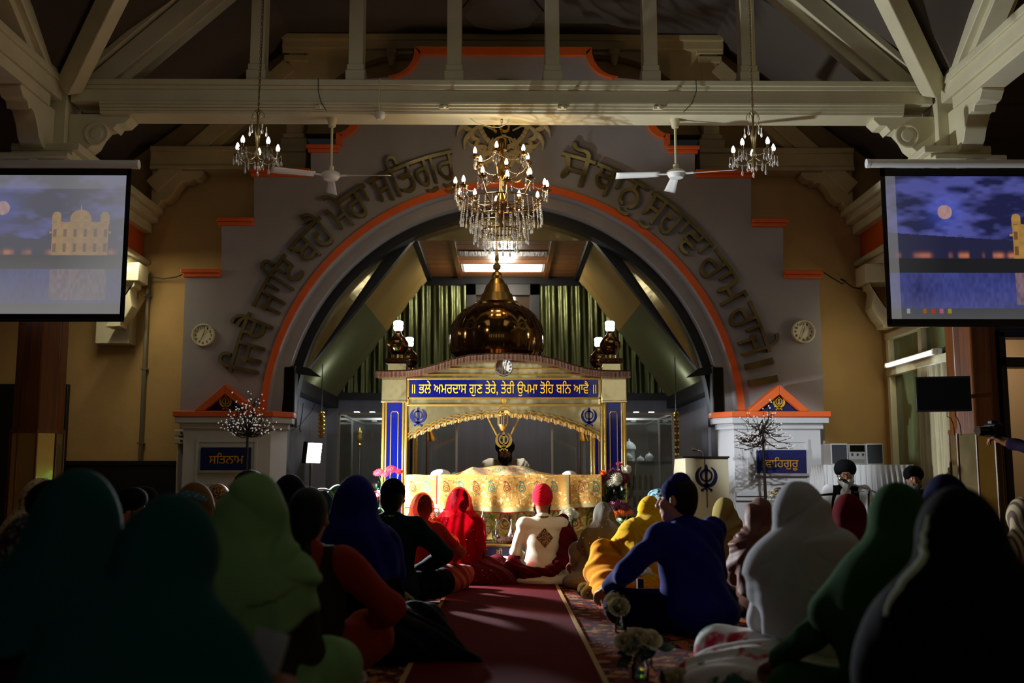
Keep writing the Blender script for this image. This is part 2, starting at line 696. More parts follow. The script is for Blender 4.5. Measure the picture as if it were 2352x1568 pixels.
# back wall of the right transept with a doorway to the corridor
DT = 10.45
mb = MB()
mb.b2(XR + 0.2, 5.02, DT, DT + 0.15, 0, 4.4)
mb.b2(5.02, 6.1, DT, DT + 0.15, 2.36, 4.4)
mb.b2(6.1, 9.0, DT, DT + 0.15, 0, 4.4)
struct(mb.build('wall_transept', M['dark_wood']))
struct(MB().b2(9.0, 9.2, -4, 13, 0, 6.4).build('wall_right_outer', M['wall_yellow']))
struct(MB().b2(4.95, 9.0, 12.3, 12.4, 0, 3).build('wall_corridor', mat('beige_corridor_paint', S(206, 170, 128), 0.8)))
light('AREA', 'corridor_lamp', (5.7, 11.3, 2.8), 16, (1.0, 0.85, 0.62), 0.5, aim=(5.7, 11.6, 0))

# right window with curtains
mb = MB()
X0 = XR - 0.03
for z0, z1 in ((2.54, 2.62), (2.10, 2.19), (0.35, 0.42)):
    mb.b2(X0 - 0.03, X0 + 0.1, 10.62, 12.5, z0, z1)
for y0, y1 in ((12.42, 12.5), (11.44, 11.53), (10.62, 10.70)):
    mb.b2(X0 - 0.02, X0 + 0.1, y0, y1, 0.4, 2.6)
wf = mb.build('window_1', M['cream'], bevel=0.006)
struct(wf)
mgl = mat('green_tinted_glass', S(96, 110, 76), 0.12, var=0.25, vscale=5, stretch=(1, 6, 0.3), spec=0.6)
struct(MB().b2(XR + 0.02, XR + 0.03, 10.66, 12.45, 0.4, 2.56).build('window_pane', mgl, wf))
cur_m = mat('cream_curtain', S(206, 196, 158), 0.9, var=0.1)
cu = thing('curtain', 'cream pleated curtain hanging in the right window, behind the wall television', 'curtain', (XR - 0.08, 10.9, 0.4))
mb = MB()
mb.grid(lambda u, v: Vector((XR - 0.09 + 0.035 * math.sin(u * 70) + 0.01 * math.sin(u * 31 + v * 3), 10.68 + 0.76 * u, 0.42 + 1.66 * v)), 120, 6)
mb.build('curtain_cloth', cur_m, cu, solid=0.004)
MB().tube([(XR - 0.09, 10.66, 2.09), (XR - 0.09, 11.46, 2.09)], 0.012).build('curtain_rail', M['white'], cu)

# side entablatures above the columns (cornice, orange frieze, moulding) with consoles
for s, nm in ((-1, 'trim_2'), (1, 'trim_3')):
    mb = MB()
    mb.b2(s * 4.36, s * 4.9, 10.1, 12.72, 3.90, 4.02)
    mb.b2(s * 4.28, s * 4.9, 10.1, 12.72, 4.02, 4.12)
    mb.b2(s * 4.22, s * 4.9, 10.1, 12.72, 4.12, 4.2)
    mb.b2(s * 4.42, s * 4.9, 10.1, 12.72, 3.42, 3.50)
    mb.b2(s * 4.36, s * 4.9, 10.1, 12.72, 3.50, 3.56)
    e = struct(mb.build(nm, M['cream'], bevel=0.012))
    struct(MB().b2(s * 4.45, s * 4.9, 10.1, 12.72, 3.56, 3.9).build('frieze', M['orange'], e))
    # console below its far end
    pc = [(0.0, 0), (0.20, 0), (0.20, 0.06), (0.17, 0.08), (0.17, 0.14), (0.19, 0.3), (0.15, 0.42), (0.11, 0.5), (0.11, 0.54), (0.0, 0.54)]
    mb = MB()
    zb = 2.66
    mb.prism([(s * (4.68 - 0.0), zb)] + [(s * (4.68 - a[0] * 1.6), zb + 0.54 - a[1]) for a in pc[1:-1]] + [(s * 4.68, zb + 0.54 - 0.54)], 12.2, 12.45)
    mb.b2(s * 4.3, s * 4.9, 12.15, 12.5, 3.2, 3.42)
    MBo = struct(mb.build('trim_4' if s < 0 else 'trim_5', M['cream'], bevel=0.008))
# left nave wall strip under the entablature beside the conduit
struct(MB().b2(-4.9, -4.5, 12.5, 12.74, 2.5, 3.42).build('trim_6', M['cream']))

# ------------------------------------------------------------------ the stepped arch wall
R_PX, CY_PX = 543.0, 975.0
arc = []
for i in range(0, 73):
    a = math.pi * i / 72
    arc.append((R_PX * math.cos(a), CY_PX - R_PX * math.sin(a)))


def HXZ(dx, py, d=D_ARCH):
    s = 1 if dx >= 0 else -1
    return (s * HX(abs(dx), py, d), ZZ(py, d))


half = [(727, None), (727, 622), (645, 622), (645, 504), (571, 504), (571, 392), (441, 392), (441, 337), (382, 337), (382, 310)]
for i in range(1, 9):
    t = math.pi / 2 * i / 8
    half.append((382 - 38 * math.sin(t), 272 + 38 * math.cos(t)))
half += [(312, 272), (312, 182), (263, 178)]
top_arc = [(263 - 60 * math.sin(math.pi / 2 * i / 10), 118 + 60 * math.cos(math.pi / 2 * i / 10)) for i in range(1, 11)]
half += top_arc + [(203, 112)]


def hp(q, s):
    if q[1] is None:
        return (s * HX(q[0], 640), 0.0)
    x, z = HXZ(q[0], q[1])
    return (s * x, z)


outer = [hp(q, 1) for q in half] + [hp(q, -1) for q in half[::-1]]
inner_px = [(R_PX, None)] + arc + [(-R_PX, None)]
AR = HX(R_PX, CY_PX)            # arch radius in metres
ACZ = ZZ(CY_PX, D_ARCH)         # springing height
APEX = ZZ(CY_PX - R_PX, D_ARCH)
AV = APEX - ACZ


def arcpt(a, r):
    """point at angle a (0 = right foot) and radius factor r of the arch"""
    return (AR * r * math.cos(a), ACZ + AV * r * math.sin(a))


inn = [(AR, 0.0)] + [arcpt(math.pi * i / 72, 1.0) for i in range(73)] + [(-AR, 0.0)]
poly = outer + inn[::-1]
mb = MB()
mb.prism(poly, D_ARCH, D_ARCH + 0.4)
aw = struct(mb.build('wall_arch', M['wall_grey'], smooth=30))
# orange arris round the opening
mb = MB()
A1 = [arcpt(math.pi * (0.012 + 0.976 * i / 96), 1.0) for i in range(97)]
A2 = [arcpt(math.pi * (0.012 + 0.976 * i / 96), 1.028) for i in range(97)]
mb.strip(A1, A2, D_ARCH - 0.035, D_ARCH + 0.02)
struct(mb.build('trim_7', M['orange'], smooth=30))
# grey intrados ring and the black lining behind it
mb = MB()
B1 = [arcpt(math.pi * i / 72, 0.955) for i in range(73)]
B2 = [arcpt(math.pi * i / 72, 1.0) for i in range(73)]
mb.strip(B1, B2, D_ARCH + 0.22, D_ARCH + 0.40)
mb.b2(AR * 0.955, AR, D_ARCH + 0.22, D_ARCH + 0.4, 0, ACZ)
mb.b2(-AR, -AR * 0.955, D_ARCH + 0.22, D_ARCH + 0.4, 0, ACZ)
struct(mb.build('trim_8', M['wall_grey'], smooth=30))
mb = MB()
B1 = [arcpt(math.pi * i / 72, 0.915) for i in range(73)]
B2 = [arcpt(math.pi * i / 72, 0.957) for i in range(73)]
mb.strip(B1, B2, D_ARCH + 0.40, D_ARCH + 0.62)
struct(mb.build('trim_9', M['black'], smooth=30))
# orange caps on the steps
caps = []
for (o_, i_, y0, y1) in ((731, 645, 621, 638), (651, 571, 503, 520), (577, 441, 391, 408), (447, 376, 336, 352)):
    for s in (-1, 1):
        mb = MB()
        xo, xi = HX(o_, y0), HX(i_, y0)
        z1, z0 = ZZ(y0, D_ARCH), ZZ(y1, D_ARCH)
        xa, xb = (s * xi, s * (xo + 0.02))
        mb.b2(xa, xb, D_ARCH - 0.07, D_ARCH + 0.4, (z0 + z1) / 2, z1)
        mb.b2(xa, s * xo, D_ARCH - 0.04, D_ARCH + 0.4, z0, (z0 + z1) / 2)
        struct(mb.build('trim_%d' % (10 + len(caps)), M['orange'], bevel=0.008))
        caps.append(1)
# orange coves at the shoulders and round the crown
for s in (-1, 1):
    mb = MB()
    pa = [(382, 337), (382, 310)] + [(382 - 38 * math.sin(math.pi / 2 * i / 8), 272 + 38 * math.cos(math.pi / 2 * i / 8)) for i in range(1, 9)] + [(312, 272)]
    pb = [(368, 337), (368, 315)] + [(378 - 48 * math.sin(math.pi / 2 * i / 8), 282 + 38 * math.cos(math.pi / 2 * i / 8)) for i in range(1, 9)] + [(312, 286)]
    mb.strip([hp(q, s) for q in pa], [hp(q, s) for q in pb], D_ARCH - 0.06, D_ARCH + 0.05)
    struct(mb.build('trim_%d' % (18 + (s > 0)), M['orange'], smooth=30))
mb = MB()
pa = [(263, 178)] + top_arc + [(203, 112)]
pb = [(250, 184)] + [(258 - 68 * math.sin(math.pi / 2 * i / 10), 122 + 60 * math.cos(math.pi / 2 * i / 10)) for i in range(1, 11)] + [(190, 130)]
for s in (-1, 1):
    mb.strip([hp(q, s) for q in pa], [hp(q, s) for q in pb], D_ARCH - 0.06, D_ARCH + 0.05)
mb.prism([hp((203, 112), -1), hp((203, 112), 1), hp((190, 130), 1), hp((190, 130), -1)], D_ARCH - 0.06, D_ARCH + 0.05)
struct(mb.build('trim_20', M['orange'], smooth=30))

# ------------------------------------------------------------------ emblem geometry (double-edged sword, ring, two curved blades)


def khanda(mbx, c, h, depth, facing=-1):
    """emblem of total height h centred at c on an x-z plane"""
    cx, cy, cz = c
    k = h / 2.0

    def P(x, z):
        return (cx + x * k, cz + z * k)
    y0, y1 = cy - depth, cy
    # central double-edged blade
    mbx.prism([P(-0.07, -0.72), P(-0.09, 0.2), P(-0.14, 0.62), P(-0.10, 0.85), P(0, 1.0), P(0.10, 0.85), P(0.14, 0.62), P(0.09, 0.2), P(0.07, -0.72)], y0, y1)
    mbx.prism([P(-0.16, -0.46), P(-0.16, -0.40), P(0.16, -0.40), P(0.16, -0.46)], y0, y1)
    mbx.lathe([(0.06 * k, -depth / 2), (0.06 * k, depth / 2)], (cx, cy - depth / 2, cz - 0.86 * k), 12, Euler((math.pi / 2, 0, 0)).to_matrix())
    mbx.prism([P(-0.03, -0.9), P(-0.03, -0.7), P(0.03, -0.7), P(0.03, -0.9)], y0, y1)
    # ring
    n = 40
    ra, rb = 0.47, 0.345
    pa = [P(ra * math.cos(2 * math.pi * i / n), 0.17 + ra * math.sin(2 * math.pi * i / n)) for i in range(n + 1)]
    pb = [P(rb * math.cos(2 * math.pi * i / n), 0.17 + rb * math.sin(2 * math.pi * i / n)) for i in range(n + 1)]
    mbx.strip(pa, pb, y0, y1)
    # two curved swords
    for s in (-1, 1):
        oa, ob = [], []
        m_ = 22
        for i in range(m_ + 1):
            t = i / m_
            a = math.radians(62 - 150 * t)
            ro = 0.80 + 0.02 * math.sin(t * 3)
            wd = 0.05 + 0.22 * math.sin(min(1.0, t * 1.25) * math.pi * 0.72)
            oa.append(P(s * ro * math.cos(a), 0.10 + ro * math.sin(a) * 0.98))
            ri = ro - wd
            ob.append(P(s * ri * math.cos(a), 0.10 + ri * math.sin(a) * 0.98))
        mbx.strip(oa, ob, y0, y1)
        # hilt crossing to the other side
        mbx.prism([P(s * 0.10, -0.52), P(s * 0.06, -0.66), P(-s * 0.30, -0.92), P(-s * 0.36, -0.84)], y0, y1)
        mbx.prism([P(s * 0.26, -0.50), P(s * 0.20, -0.62), P(s * 0.0, -0.74), P(s * 0.0, -0.58)], y0, y1)
        mbx.prism([P(-s * 0.40, -0.96), P(-s * 0.26, -0.98), P(-s * 0.30, -0.78), P(-s * 0.42, -0.80)], y0, y1)
    return mbx


# ------------------------------------------------------------------ pedestals with pediment, plaque
DP = 11.7
for s, word, wl, nx in ((-1, 'ਸਿਤਨਾਮ', 'left', 8), (1, 'ਵਾਿਹਗੁਰੂ', 'right', 2)):
    side = 'left' if s < 0 else 'right'
    xa, xb, xc = HX(533, 1040, DP), HX(733, 1040, DP), HX(508, 1040, DP)
    zt_, zb_ = ZZ(985, DP), 0.0

    def Q(x):
        return s * x
    pd = bpy.data.objects.new('pedestal', None)
    col.objects.link(pd)
    pd.location = (Q((xa + xb) / 2), DP, 0)
    WORLD[pd.name] = Vector(pd.location)
    tag(pd, 'pale grey pedestal at the %s foot of the arch with navy pediment above its cornice' % side, 'pedestal')
    mb = MB()
    # body: plan polygon extruded in z
    plan = [(xb, DP), (xa, DP), (xc, DP + 0.2), (xc, D_ARCH - 0.001), (xb, D_ARCH - 0.001)]

    def zprism(mbx, pl, z0, z1):
        A = [mbx.bm.verts.new((Q(x), y, z0)) for x, y in pl]
        B = [mbx.bm.verts.new((Q(x), y, z1)) for x, y in pl]
        mbx.bm.faces.new(A)
        mbx.bm.faces.new(B[::-1])
        for i in range(len(pl)):
            j = (i + 1) % len(pl)
            mbx.bm.faces.new((A[i], B[i], B[j], A[j]))

    def grow(g):
        return [(xb + g, DP - g), (xa - g * 0.4, DP - g), (xc - g, DP + 0.2 - g * 0.6), (xc - g, D_ARCH - 0.001), (xb + g, D_ARCH - 0.001)]
    zprism(mb, plan, 0, zt_)
    # raised frame round the plaque
    px0, px1 = (455 - 1157) / -1.0, (595 - 1157) / -1.0
    fx0, fx1 = HX(702, 1010, DP), HX(562, 1010, DP)
    fz0, fz1 = ZZ(1112, DP), ZZ(1009, DP)
    for (a, b, c, d_) in ((fx1, fx0, fz1 - 0.03, fz1), (fx1, fx0, fz0, fz0 + 0.03), (fx1, fx1 + 0.03, fz0 + 0.0301, fz1 - 0.0301), (fx0 - 0.03, fx0, fz0 + 0.0301, fz1 - 0.0301)):
        mb.b2(Q(a), Q(b), DP - 0.014, DP - 0.0005, c, d_)
    # dado moulding and lower panel
    zq = ZZ(1128, DP)
    mb.b2(Q(xa), Q(xb + 0.03), DP - 0.06, DP, zq - 0.05, zq)
    mb.b2(Q(xa), Q(xb + 0.015), DP - 0.035, DP, zq - 0.1, zq - 0.05)
    mb.build('body', M['pedestal'], pd)
    mb = MB()
    zc0, zc1, zc2 = ZZ(985, DP), ZZ(972, DP), ZZ(958, DP)
    zprism(mb, grow(0.03), zc0, zc1)
    zprism(mb, grow(0.08), zc1, zc2)
    # pediment surround
    zo0, zo1 = ZZ(958, DP), ZZ(945, DP)
    ax, az = HX(632, 886, DP), ZZ(884, DP)
    b0, b1 = HX(702, 940, DP), HX(560, 940, DP)
    mb.build('cornice', M['pedestal'], pd, bevel=0.006)
    mb = MB()
    zprism(mb, grow(0.10), zo0, zo1)
    th = 0.085
    mb.prism([(Q(b0), zo1), (Q(ax), az), (Q(ax), az - th * 1.3), (Q(b0 - th * 1.3), zo1)], DP - 0.1, DP + 0.22)
    mb.prism([(Q(b1), zo1), (Q(ax), az), (Q(ax), az - th * 1.3), (Q(b1 + th * 1.3), zo1)], DP - 0.1, DP + 0.22)
    mb.build('orange_moulding', M['orange'], pd, bevel=0.006)
    mb = MB()
    mb.prism([(Q(b0 - th), zo1 - 0.02), (Q(ax), az - th), (Q(b1 + th), zo1 - 0.02)], DP - 0.03, DP + 0.25)
    mb.build('navy_panel', M['navy'], pd)
    MBk = MB()
    khanda(MBk, (Q(ax), DP - 0.032, (zo1 + az) / 2 - 0.05), 0.17, 0.012)
    MBk.build('emblem', M['goldpaint'], pd)
    # plaque
    if s < 0:
        pl_, pr_, pt_, pb_ = 463, 577, 1027, 1080
    else:
        pl_, pr_, pt_, pb_ = 1736, 1852, 1033, 1087
    a, b = at(pl_, pt_, DP), at(pr_, pb_, DP)
    pq = thing('plaque', 'navy plaque with gold lettering on the %s pedestal' % side, 'plaque', ((a.x + b.x) / 2, DP - 0.03, (a.z + b.z) / 2))
    MB().b2(a.x, b.x, DP - 0.03, DP - 0.001, b.z, a.z).build('board', M['navy'], pq, bevel=0.004)
    MB().b2(a.x - 0.02, b.x + 0.02, DP - 0.045, DP - 0.001, b.z - 0.03, b.z).build('ledge', M['wall_grey'], pq, bevel=0.004)
    if s < 0:
        l_, r_ = at(482, 1052, DP), at(561, 1052, DP)
    else:
        l_, r_ = at(1756, 1065, DP), at(1832, 1065, DP)
    lettering('gold_lettering', word, M['goldpaint'], ((l_.x + r_.x) / 2, DP - 0.033, (l_.z + r_.z) / 2), width=r_.x - l_.x, depth=0.004, parent=pq)

# ------------------------------------------------------------------ raised lettering on the arch
words = [('ਿਜਥੈ', 10.5, 23.3, 'first raised brass word at the left foot of the arch lettering', 1),
         ('ਜਾਇ', 24.6, 37.2, 'second raised brass word up the left of the arch', 1),
         ('ਬਹੈ', 38.2, 47.8, 'third raised brass word on the left of the arch', 1),
         ('ਮੇਰਾ', 48.9, 59.2, 'fourth raised brass word on the left of the arch, below the left fan', 1),
         ('ਸਤਿਗੁਰੂ'.replace('ਤਿ', 'ਿਤ'), 60.2, 79.2, 'long fifth raised brass word left of the big chandelier', 1),
         ('ਸੋ', 70.0, 77.5, 'short raised brass word just right of the big chandelier', -1),
         ('ਥਾਨੁ', 57.5, 69.5, 'raised brass word behind the blade of the right fan', -1),
         ('ਸੁਹਾਵਾ', 39.5, 56.5, 'long raised brass word on the upper right of the arch', -1),
         ('ਰਾਮ', 27.0, 38.8, 'raised brass word upper left of the right clock, brightly lit', -1),
         ('ਰਾਜੇ', 14.8, 26.0, 'raised brass word left of the right clock', -1),
         ('॥', 8.6, 13.6, 'pair of raised brass bars ending the lettering above the right pediment', -1)]
for wd, a0, a1, lab, sgn in words:
    vs, fs = text_mesh(wd, 1.0, 0.5, res=5)
    x0, x1 = vs[:, 0].min(), vs[:, 0].max()
    hl = 0.64                      # headline height of the face
    rr = 1.185
    out = []
    for v in vs:
        t = (v[0] - x0) / (x1 - x0)
        if sgn > 0:
            ang = math.pi - math.radians(a0 + (a1 - a0) * t)
        else:
            ang = math.radians(a1 + (a0 - a1) * t)
        rad = rr + (v[1] - hl) * 0.20
        q = arcpt(ang, rad)
        out.append((q[0], D_ARCH - 0.034 + v[2] * -0.06, q[1]))
    o = finish('raised_lettering', raw_mesh('raised_lettering', out, fs), M['letter'], None, smooth=30)
    tag(o, lab, 'lettering', 'raised words round the arch')
# crest: dark oval with the numeral-and-letter symbol and laurel scrolls
cr = thing('crest', 'dark oval crest with gold symbol and laurel leaves at the crown of the arch', 'crest', (0, D_ARCH, ZZ(290, D_ARCH)))
c0 = at(1157, 268, D_ARCH)
mb = MB()
n = 40
oa = [(c0.x + 0.27 * math.cos(2 * math.pi * i / n), c0.z + 0.36 * math.sin(2 * math.pi * i / n)) for i in range(n)]
mb.prism(oa, D_ARCH - 0.03, D_ARCH - 0.002)
mb.build('oval', M['black'], cr)
mb = MB()
pa = [(c0.x + 0.27 * math.cos(2 * math.pi * i / n), c0.z + 0.36 * math.sin(2 * math.pi * i / n)) for i in range(n + 1)]
pb = [(c0.x + 0.33 * math.cos(2 * math.pi * i / n), c0.z + 0.42 * math.sin(2 * math.pi * i / n)) for i in range(n + 1)]
mb.strip(pa, pb, D_ARCH - 0.06, D_ARCH - 0.002)
mb.build('rim', M['cream_dim'], cr, bevel=0.01)
lettering('symbol', 'ੴ', M['goldpaint'], (c0.x, D_ARCH - 0.035, c0.z - 0.02), width=0.42, height=0.38, depth=0.01, parent=cr)
mb = MB()
for s in (-1, 1):
    for k in range(7):
        t = k / 6.0
        a = math.radians(-105 + 95 * t)
        bx, bz = c0.x + s * (0.36 + 0.02 * t) * math.cos(a) * 1.05, c0.z + 0.45 * math.sin(a)
        for q in (-1, 1):
            pts = []
            for i in range(9):
                u = i / 8.0
                dr = a + q * (0.5 + (0.5 + 1.9 * (k % 3 == 1)) * u * u) + 0.35
                pts.append(Vector((bx + s * 0.23 * u * math.cos(dr), D_ARCH - 0.05, bz + 0.23 * u * math.sin(dr) - 0.02 * u * u)))
            mb.tube(pts, [0.012 + 0.022 * math.sin(math.pi * min(1, i / 8.0 + 0.12)) for i in range(9)], 6)
mb.build('laurel_scroll', M['cream_dim'], cr)

# ------------------------------------------------------------------ roof trusses


def bracket(mb_, c, sx, k, y0, y1, fn=None):
    """scrolled bracket hanging under a beam; foot against the post at x=c.x, sx = direction along the beam"""
    prof = [(0, 0), (1.0, 0), (1.02, -0.06), (0.92, -0.16), (0.80, -0.17), (0.74, -0.26), (0.70, -0.22), (0.60, -0.24), (0.50, -0.36), (0.42, -0.52),
            (0.30, -0.62), (0.20, -0.62), (0.18, -0.70), (0.10, -0.72), (0.06, -0.88), (0.0, -0.92)]
    mb_.prism([(c[0] + sx * x * k, c[1] + z * k) for x, z in prof], y0, y1, fn)


tr = bpy.data.objects.new('trim_21', None)
col.objects.link(tr)
tr['kind'] = 'structure'
zt0, zt1, zt2 = ZZ(186, D_T1), ZZ(236, D_T1), ZZ(262, D_T1)
xe = 4.42
mb = MB()
mb.b2(-xe, xe, D_T1 + 0.0, D_T1 + 0.34, zt1, zt0)
mb.b2(-xe, xe, D_T1 - 0.035, D_T1 + 0.37, zt0 - 0.06, zt0)
mb.b2(-xe, xe, D_T1 - 0.02, D_T1 + 0.35, zt0 - 0.10, zt0 - 0.06)
for k in range(4):
    g = 0.03 - 0.012 * k
    mb.b2(-xe + 0.3, xe - 0.3, D_T1 - g, D_T1 + 0.34 + g, zt1 - (zt1 - zt2) * (k + 1) / 4, zt1 - (zt1 - zt2) * k / 4)
struct(mb.build('tie_beam', M['cream'], tr, bevel=0.006))
for i in range(6):
    x = -2.55 + 1.02 * i
    mb = MB()
    mb.b2(x - 0.075, x + 0.075, D_T1 + 0.06, D_T1 + 0.26, zt0, zc)
    mb.b2(x - 0.10, x + 0.10, D_T1 + 0.03, D_T1 + 0.29, zt0, zt0 + 0.13)
    mb.b2(x - 0.088, x + 0.088, D_T1 + 0.045, D_T1 + 0.275, zt0 + 0.13, zt0 + 0.2)
    struct(mb.build('post', M['cream'], tr, bevel=0.008))
for s in (-1, 1):
    # principal rafter with moulded edges, purlin side piece
    mb = MB()
    a, b = Vector((s * 4.22, D_T1 + 0.17, zt0 - 0.05)), Vector((s * 2.68, D_T1 + 0.17, 6.18 + 0.12))
    mb.beam(a, b, 0.30, 0.20)
    mb.beam(a + Vector((s * 0.12, 0, 0.10)), b + Vector((s * 0.12, 0, 0.10)), 0.38, 0.07)
    mb.beam(a + Vector((-s * 0.03, 0, -0.03)), b + Vector((-s * 0.03, 0, -0.03)), 0.16, 0.28)
    struct(mb.build('rafter', M['cream'], tr, bevel=0.01))
    # valley rafter of the crossing
    mb = MB()
    a, b = Vector((s * 4.42, D_T1 - 0.05, zt0 - 0.1)), Vector((s * 2.72, D_T1 - 2.0, 6.15))
    mb.beam(a, b, 0.18, 0.2)
    struct(mb.build('valley_rafter', M['cream'], tr, bevel=0.01))
    # rafter of the side gable, rising towards the nave's rear
    mb = MB()
    a, b = Vector((s * 4.66, D_T1 - 0.1, zt0 - 0.1)), Vector((s * 4.66, D_T1 - 1.75, 5.85))
    mb.beam(a, b, 0.34, 0.16, (1, 0, 0))
    mb.beam(a + Vector((0, -0.1, 0)), b + Vector((0, -0.1, 0)), 0.2, 0.2, (1, 0, 0))
    struct(mb.build('side_rafter', M['cream'], tr, bevel=0.01))
    # beam running along the column line, its mouldings
    mb = MB()
    mb.b2(s * 4.5, s * 4.82, 4.0, D_T1 + 0.1, zt1, zt0 - 0.02)
    mb.b2(s * 4.47, s * 4.85, 4.0, D_T1 + 0.1, zt0 - 0.08, zt0)
    mb.b2(s * 4.53, s * 4.79, 4.0, D_T1 - 0.2, zt2, zt1)
    struct(mb.build('side_beam', M['cream'], tr, bevel=0.01))
    # post down to the column capital
    mb = MB()
    mb.b2(s * 4.45, s * 4.83, D_T1 - 0.02, D_T1 + 0.36, 3.95, zt0 - 0.02)
    struct(mb.build('wall_post', M['cream'], tr, bevel=0.01))
    mb = MB()
    bracket(mb, (s * 4.45, zt2 + 0.01), -s, 0.62, D_T1 + 0.06, D_T1 + 0.28)
    mb.lathe([(0.13, 0), (0.13, 0.012), (0.11, 0.02), (0.10, 0.008), (0.07, 0.008), (0.06, 0.02), (0.01, 0.022)], (s * 4.16, D_T1 + 0.06, zt2 - 0.20), 24, Euler((math.pi / 2, 0, 0)).to_matrix())
    struct(mb.build('scroll_bracket', M['cream'], tr, bevel=0.008))
    mb = MB()
    bracket(mb, (D_T1 - 0.02, zt2 + 0.02), -1, 0.75, s * 4.56, s * 4.78, lambda x, y, z: Vector((y, x, z)))
    struct(mb.build('side_bracket', M['cream'], tr, bevel=0.008))
    # capital mouldings
    mb = MB()
    for k, (g, z0, z1) in enumerate(((0.30, 4.02, 4.12), (0.36, 4.12, 4.17), (0.25, 3.94, 4.02))):
        mb.b2(s * (4.64 - g), s * (4.64 + g), D_T1 + 0.15 - g - 0.1, D_T1 + 0.15 + g, z0 - 0.1, z1 - 0.1)
    struct(mb.build('capital', M['cream'], tr, bevel=0.01))

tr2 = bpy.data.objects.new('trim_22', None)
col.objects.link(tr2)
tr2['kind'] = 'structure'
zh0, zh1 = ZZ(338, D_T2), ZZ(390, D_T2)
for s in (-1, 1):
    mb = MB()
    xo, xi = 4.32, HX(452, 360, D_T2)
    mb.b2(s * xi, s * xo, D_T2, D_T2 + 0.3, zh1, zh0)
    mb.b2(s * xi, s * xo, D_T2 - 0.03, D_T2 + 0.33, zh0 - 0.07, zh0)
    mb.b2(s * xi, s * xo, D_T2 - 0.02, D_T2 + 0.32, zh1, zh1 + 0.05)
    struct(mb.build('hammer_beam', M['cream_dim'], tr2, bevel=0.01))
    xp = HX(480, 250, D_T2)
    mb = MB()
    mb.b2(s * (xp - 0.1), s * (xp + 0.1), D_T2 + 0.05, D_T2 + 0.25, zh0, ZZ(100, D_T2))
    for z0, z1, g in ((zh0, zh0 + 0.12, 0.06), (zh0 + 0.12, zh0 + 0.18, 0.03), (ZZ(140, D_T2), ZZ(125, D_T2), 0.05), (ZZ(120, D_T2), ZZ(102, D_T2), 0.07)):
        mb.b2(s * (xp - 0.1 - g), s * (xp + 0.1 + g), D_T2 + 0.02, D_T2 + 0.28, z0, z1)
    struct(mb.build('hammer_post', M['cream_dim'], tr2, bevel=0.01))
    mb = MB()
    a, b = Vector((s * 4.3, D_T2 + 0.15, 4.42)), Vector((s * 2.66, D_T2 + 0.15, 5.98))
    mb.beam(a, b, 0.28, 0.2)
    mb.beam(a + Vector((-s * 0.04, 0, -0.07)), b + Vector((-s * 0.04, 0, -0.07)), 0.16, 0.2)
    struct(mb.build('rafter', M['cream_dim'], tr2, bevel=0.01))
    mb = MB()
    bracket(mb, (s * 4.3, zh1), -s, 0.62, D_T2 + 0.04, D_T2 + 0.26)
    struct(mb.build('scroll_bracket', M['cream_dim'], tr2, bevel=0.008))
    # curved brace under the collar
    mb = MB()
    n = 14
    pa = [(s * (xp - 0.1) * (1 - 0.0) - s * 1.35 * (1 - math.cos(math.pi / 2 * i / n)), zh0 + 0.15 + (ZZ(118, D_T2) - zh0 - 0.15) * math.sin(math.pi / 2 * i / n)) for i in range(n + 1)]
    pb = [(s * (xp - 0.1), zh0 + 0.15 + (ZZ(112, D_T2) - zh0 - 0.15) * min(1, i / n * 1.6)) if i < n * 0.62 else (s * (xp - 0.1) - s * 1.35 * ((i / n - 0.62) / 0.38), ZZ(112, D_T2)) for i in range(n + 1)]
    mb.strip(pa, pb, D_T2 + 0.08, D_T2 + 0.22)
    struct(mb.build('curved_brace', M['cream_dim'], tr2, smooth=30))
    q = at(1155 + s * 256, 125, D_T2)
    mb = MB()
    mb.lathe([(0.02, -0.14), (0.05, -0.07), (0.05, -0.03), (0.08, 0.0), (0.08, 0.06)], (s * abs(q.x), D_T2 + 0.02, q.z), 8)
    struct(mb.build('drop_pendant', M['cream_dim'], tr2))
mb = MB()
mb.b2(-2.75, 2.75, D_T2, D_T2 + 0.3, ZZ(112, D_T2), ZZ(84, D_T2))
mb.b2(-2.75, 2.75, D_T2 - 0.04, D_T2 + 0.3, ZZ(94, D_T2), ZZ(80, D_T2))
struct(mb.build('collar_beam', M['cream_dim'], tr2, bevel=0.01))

# ------------------------------------------------------------------ columns clad in oak, brass sheet below
for s, lab in ((-1, 'octagonal oak column clad in brass sheet below, behind the left projection screen'), (1, 'dark oak column behind the wall television on the right')):
    p = at(82 if s < 0 else 2245, 900, D_T1)
    cx = p.x
    ct = thing('column', lab, 'column', (cx, D_T1 + 0.1, 0))
    rot = math.pi / 8
    zb = ZZ(990, D_T1)
    oct8 = lambda r: [(r, 0)]
    MB().lathe([(0.235, zb), (0.232, 3.95)], (cx, D_T1 + 0.1, 0), 8, Matrix.Rotation(rot, 3, 'Z')).build('shaft', M['wood'], ct, bevel=0.012, smooth=10)
    MB().lathe([(0.25, zb - 0.025), (0.25, zb + 0.02)], (cx, D_T1 + 0.1, 0), 8, Matrix.Rotation(rot, 3, 'Z')).build('collar', M['wood'], ct, smooth=10)
    MB().lathe([(0.24, 0.0), (0.24, zb - 0.02)], (cx, D_T1 + 0.1, 0), 8, Matrix.Rotation(rot, 3, 'Z')).build('brass_cladding', M['gold'], ct, smooth=10)
    mb = MB()
    for k in range(8):
        a = math.pi / 4 * k + rot
        mb.tube([(cx + 0.242 * math.cos(a), D_T1 + 0.1 + 0.242 * math.sin(a), 0), (cx + 0.242 * math.cos(a), D_T1 + 0.1 + 0.242 * math.sin(a), zb - 0.02)], 0.012, 6)
    mb.build('corner_beading', M['wood'], ct)
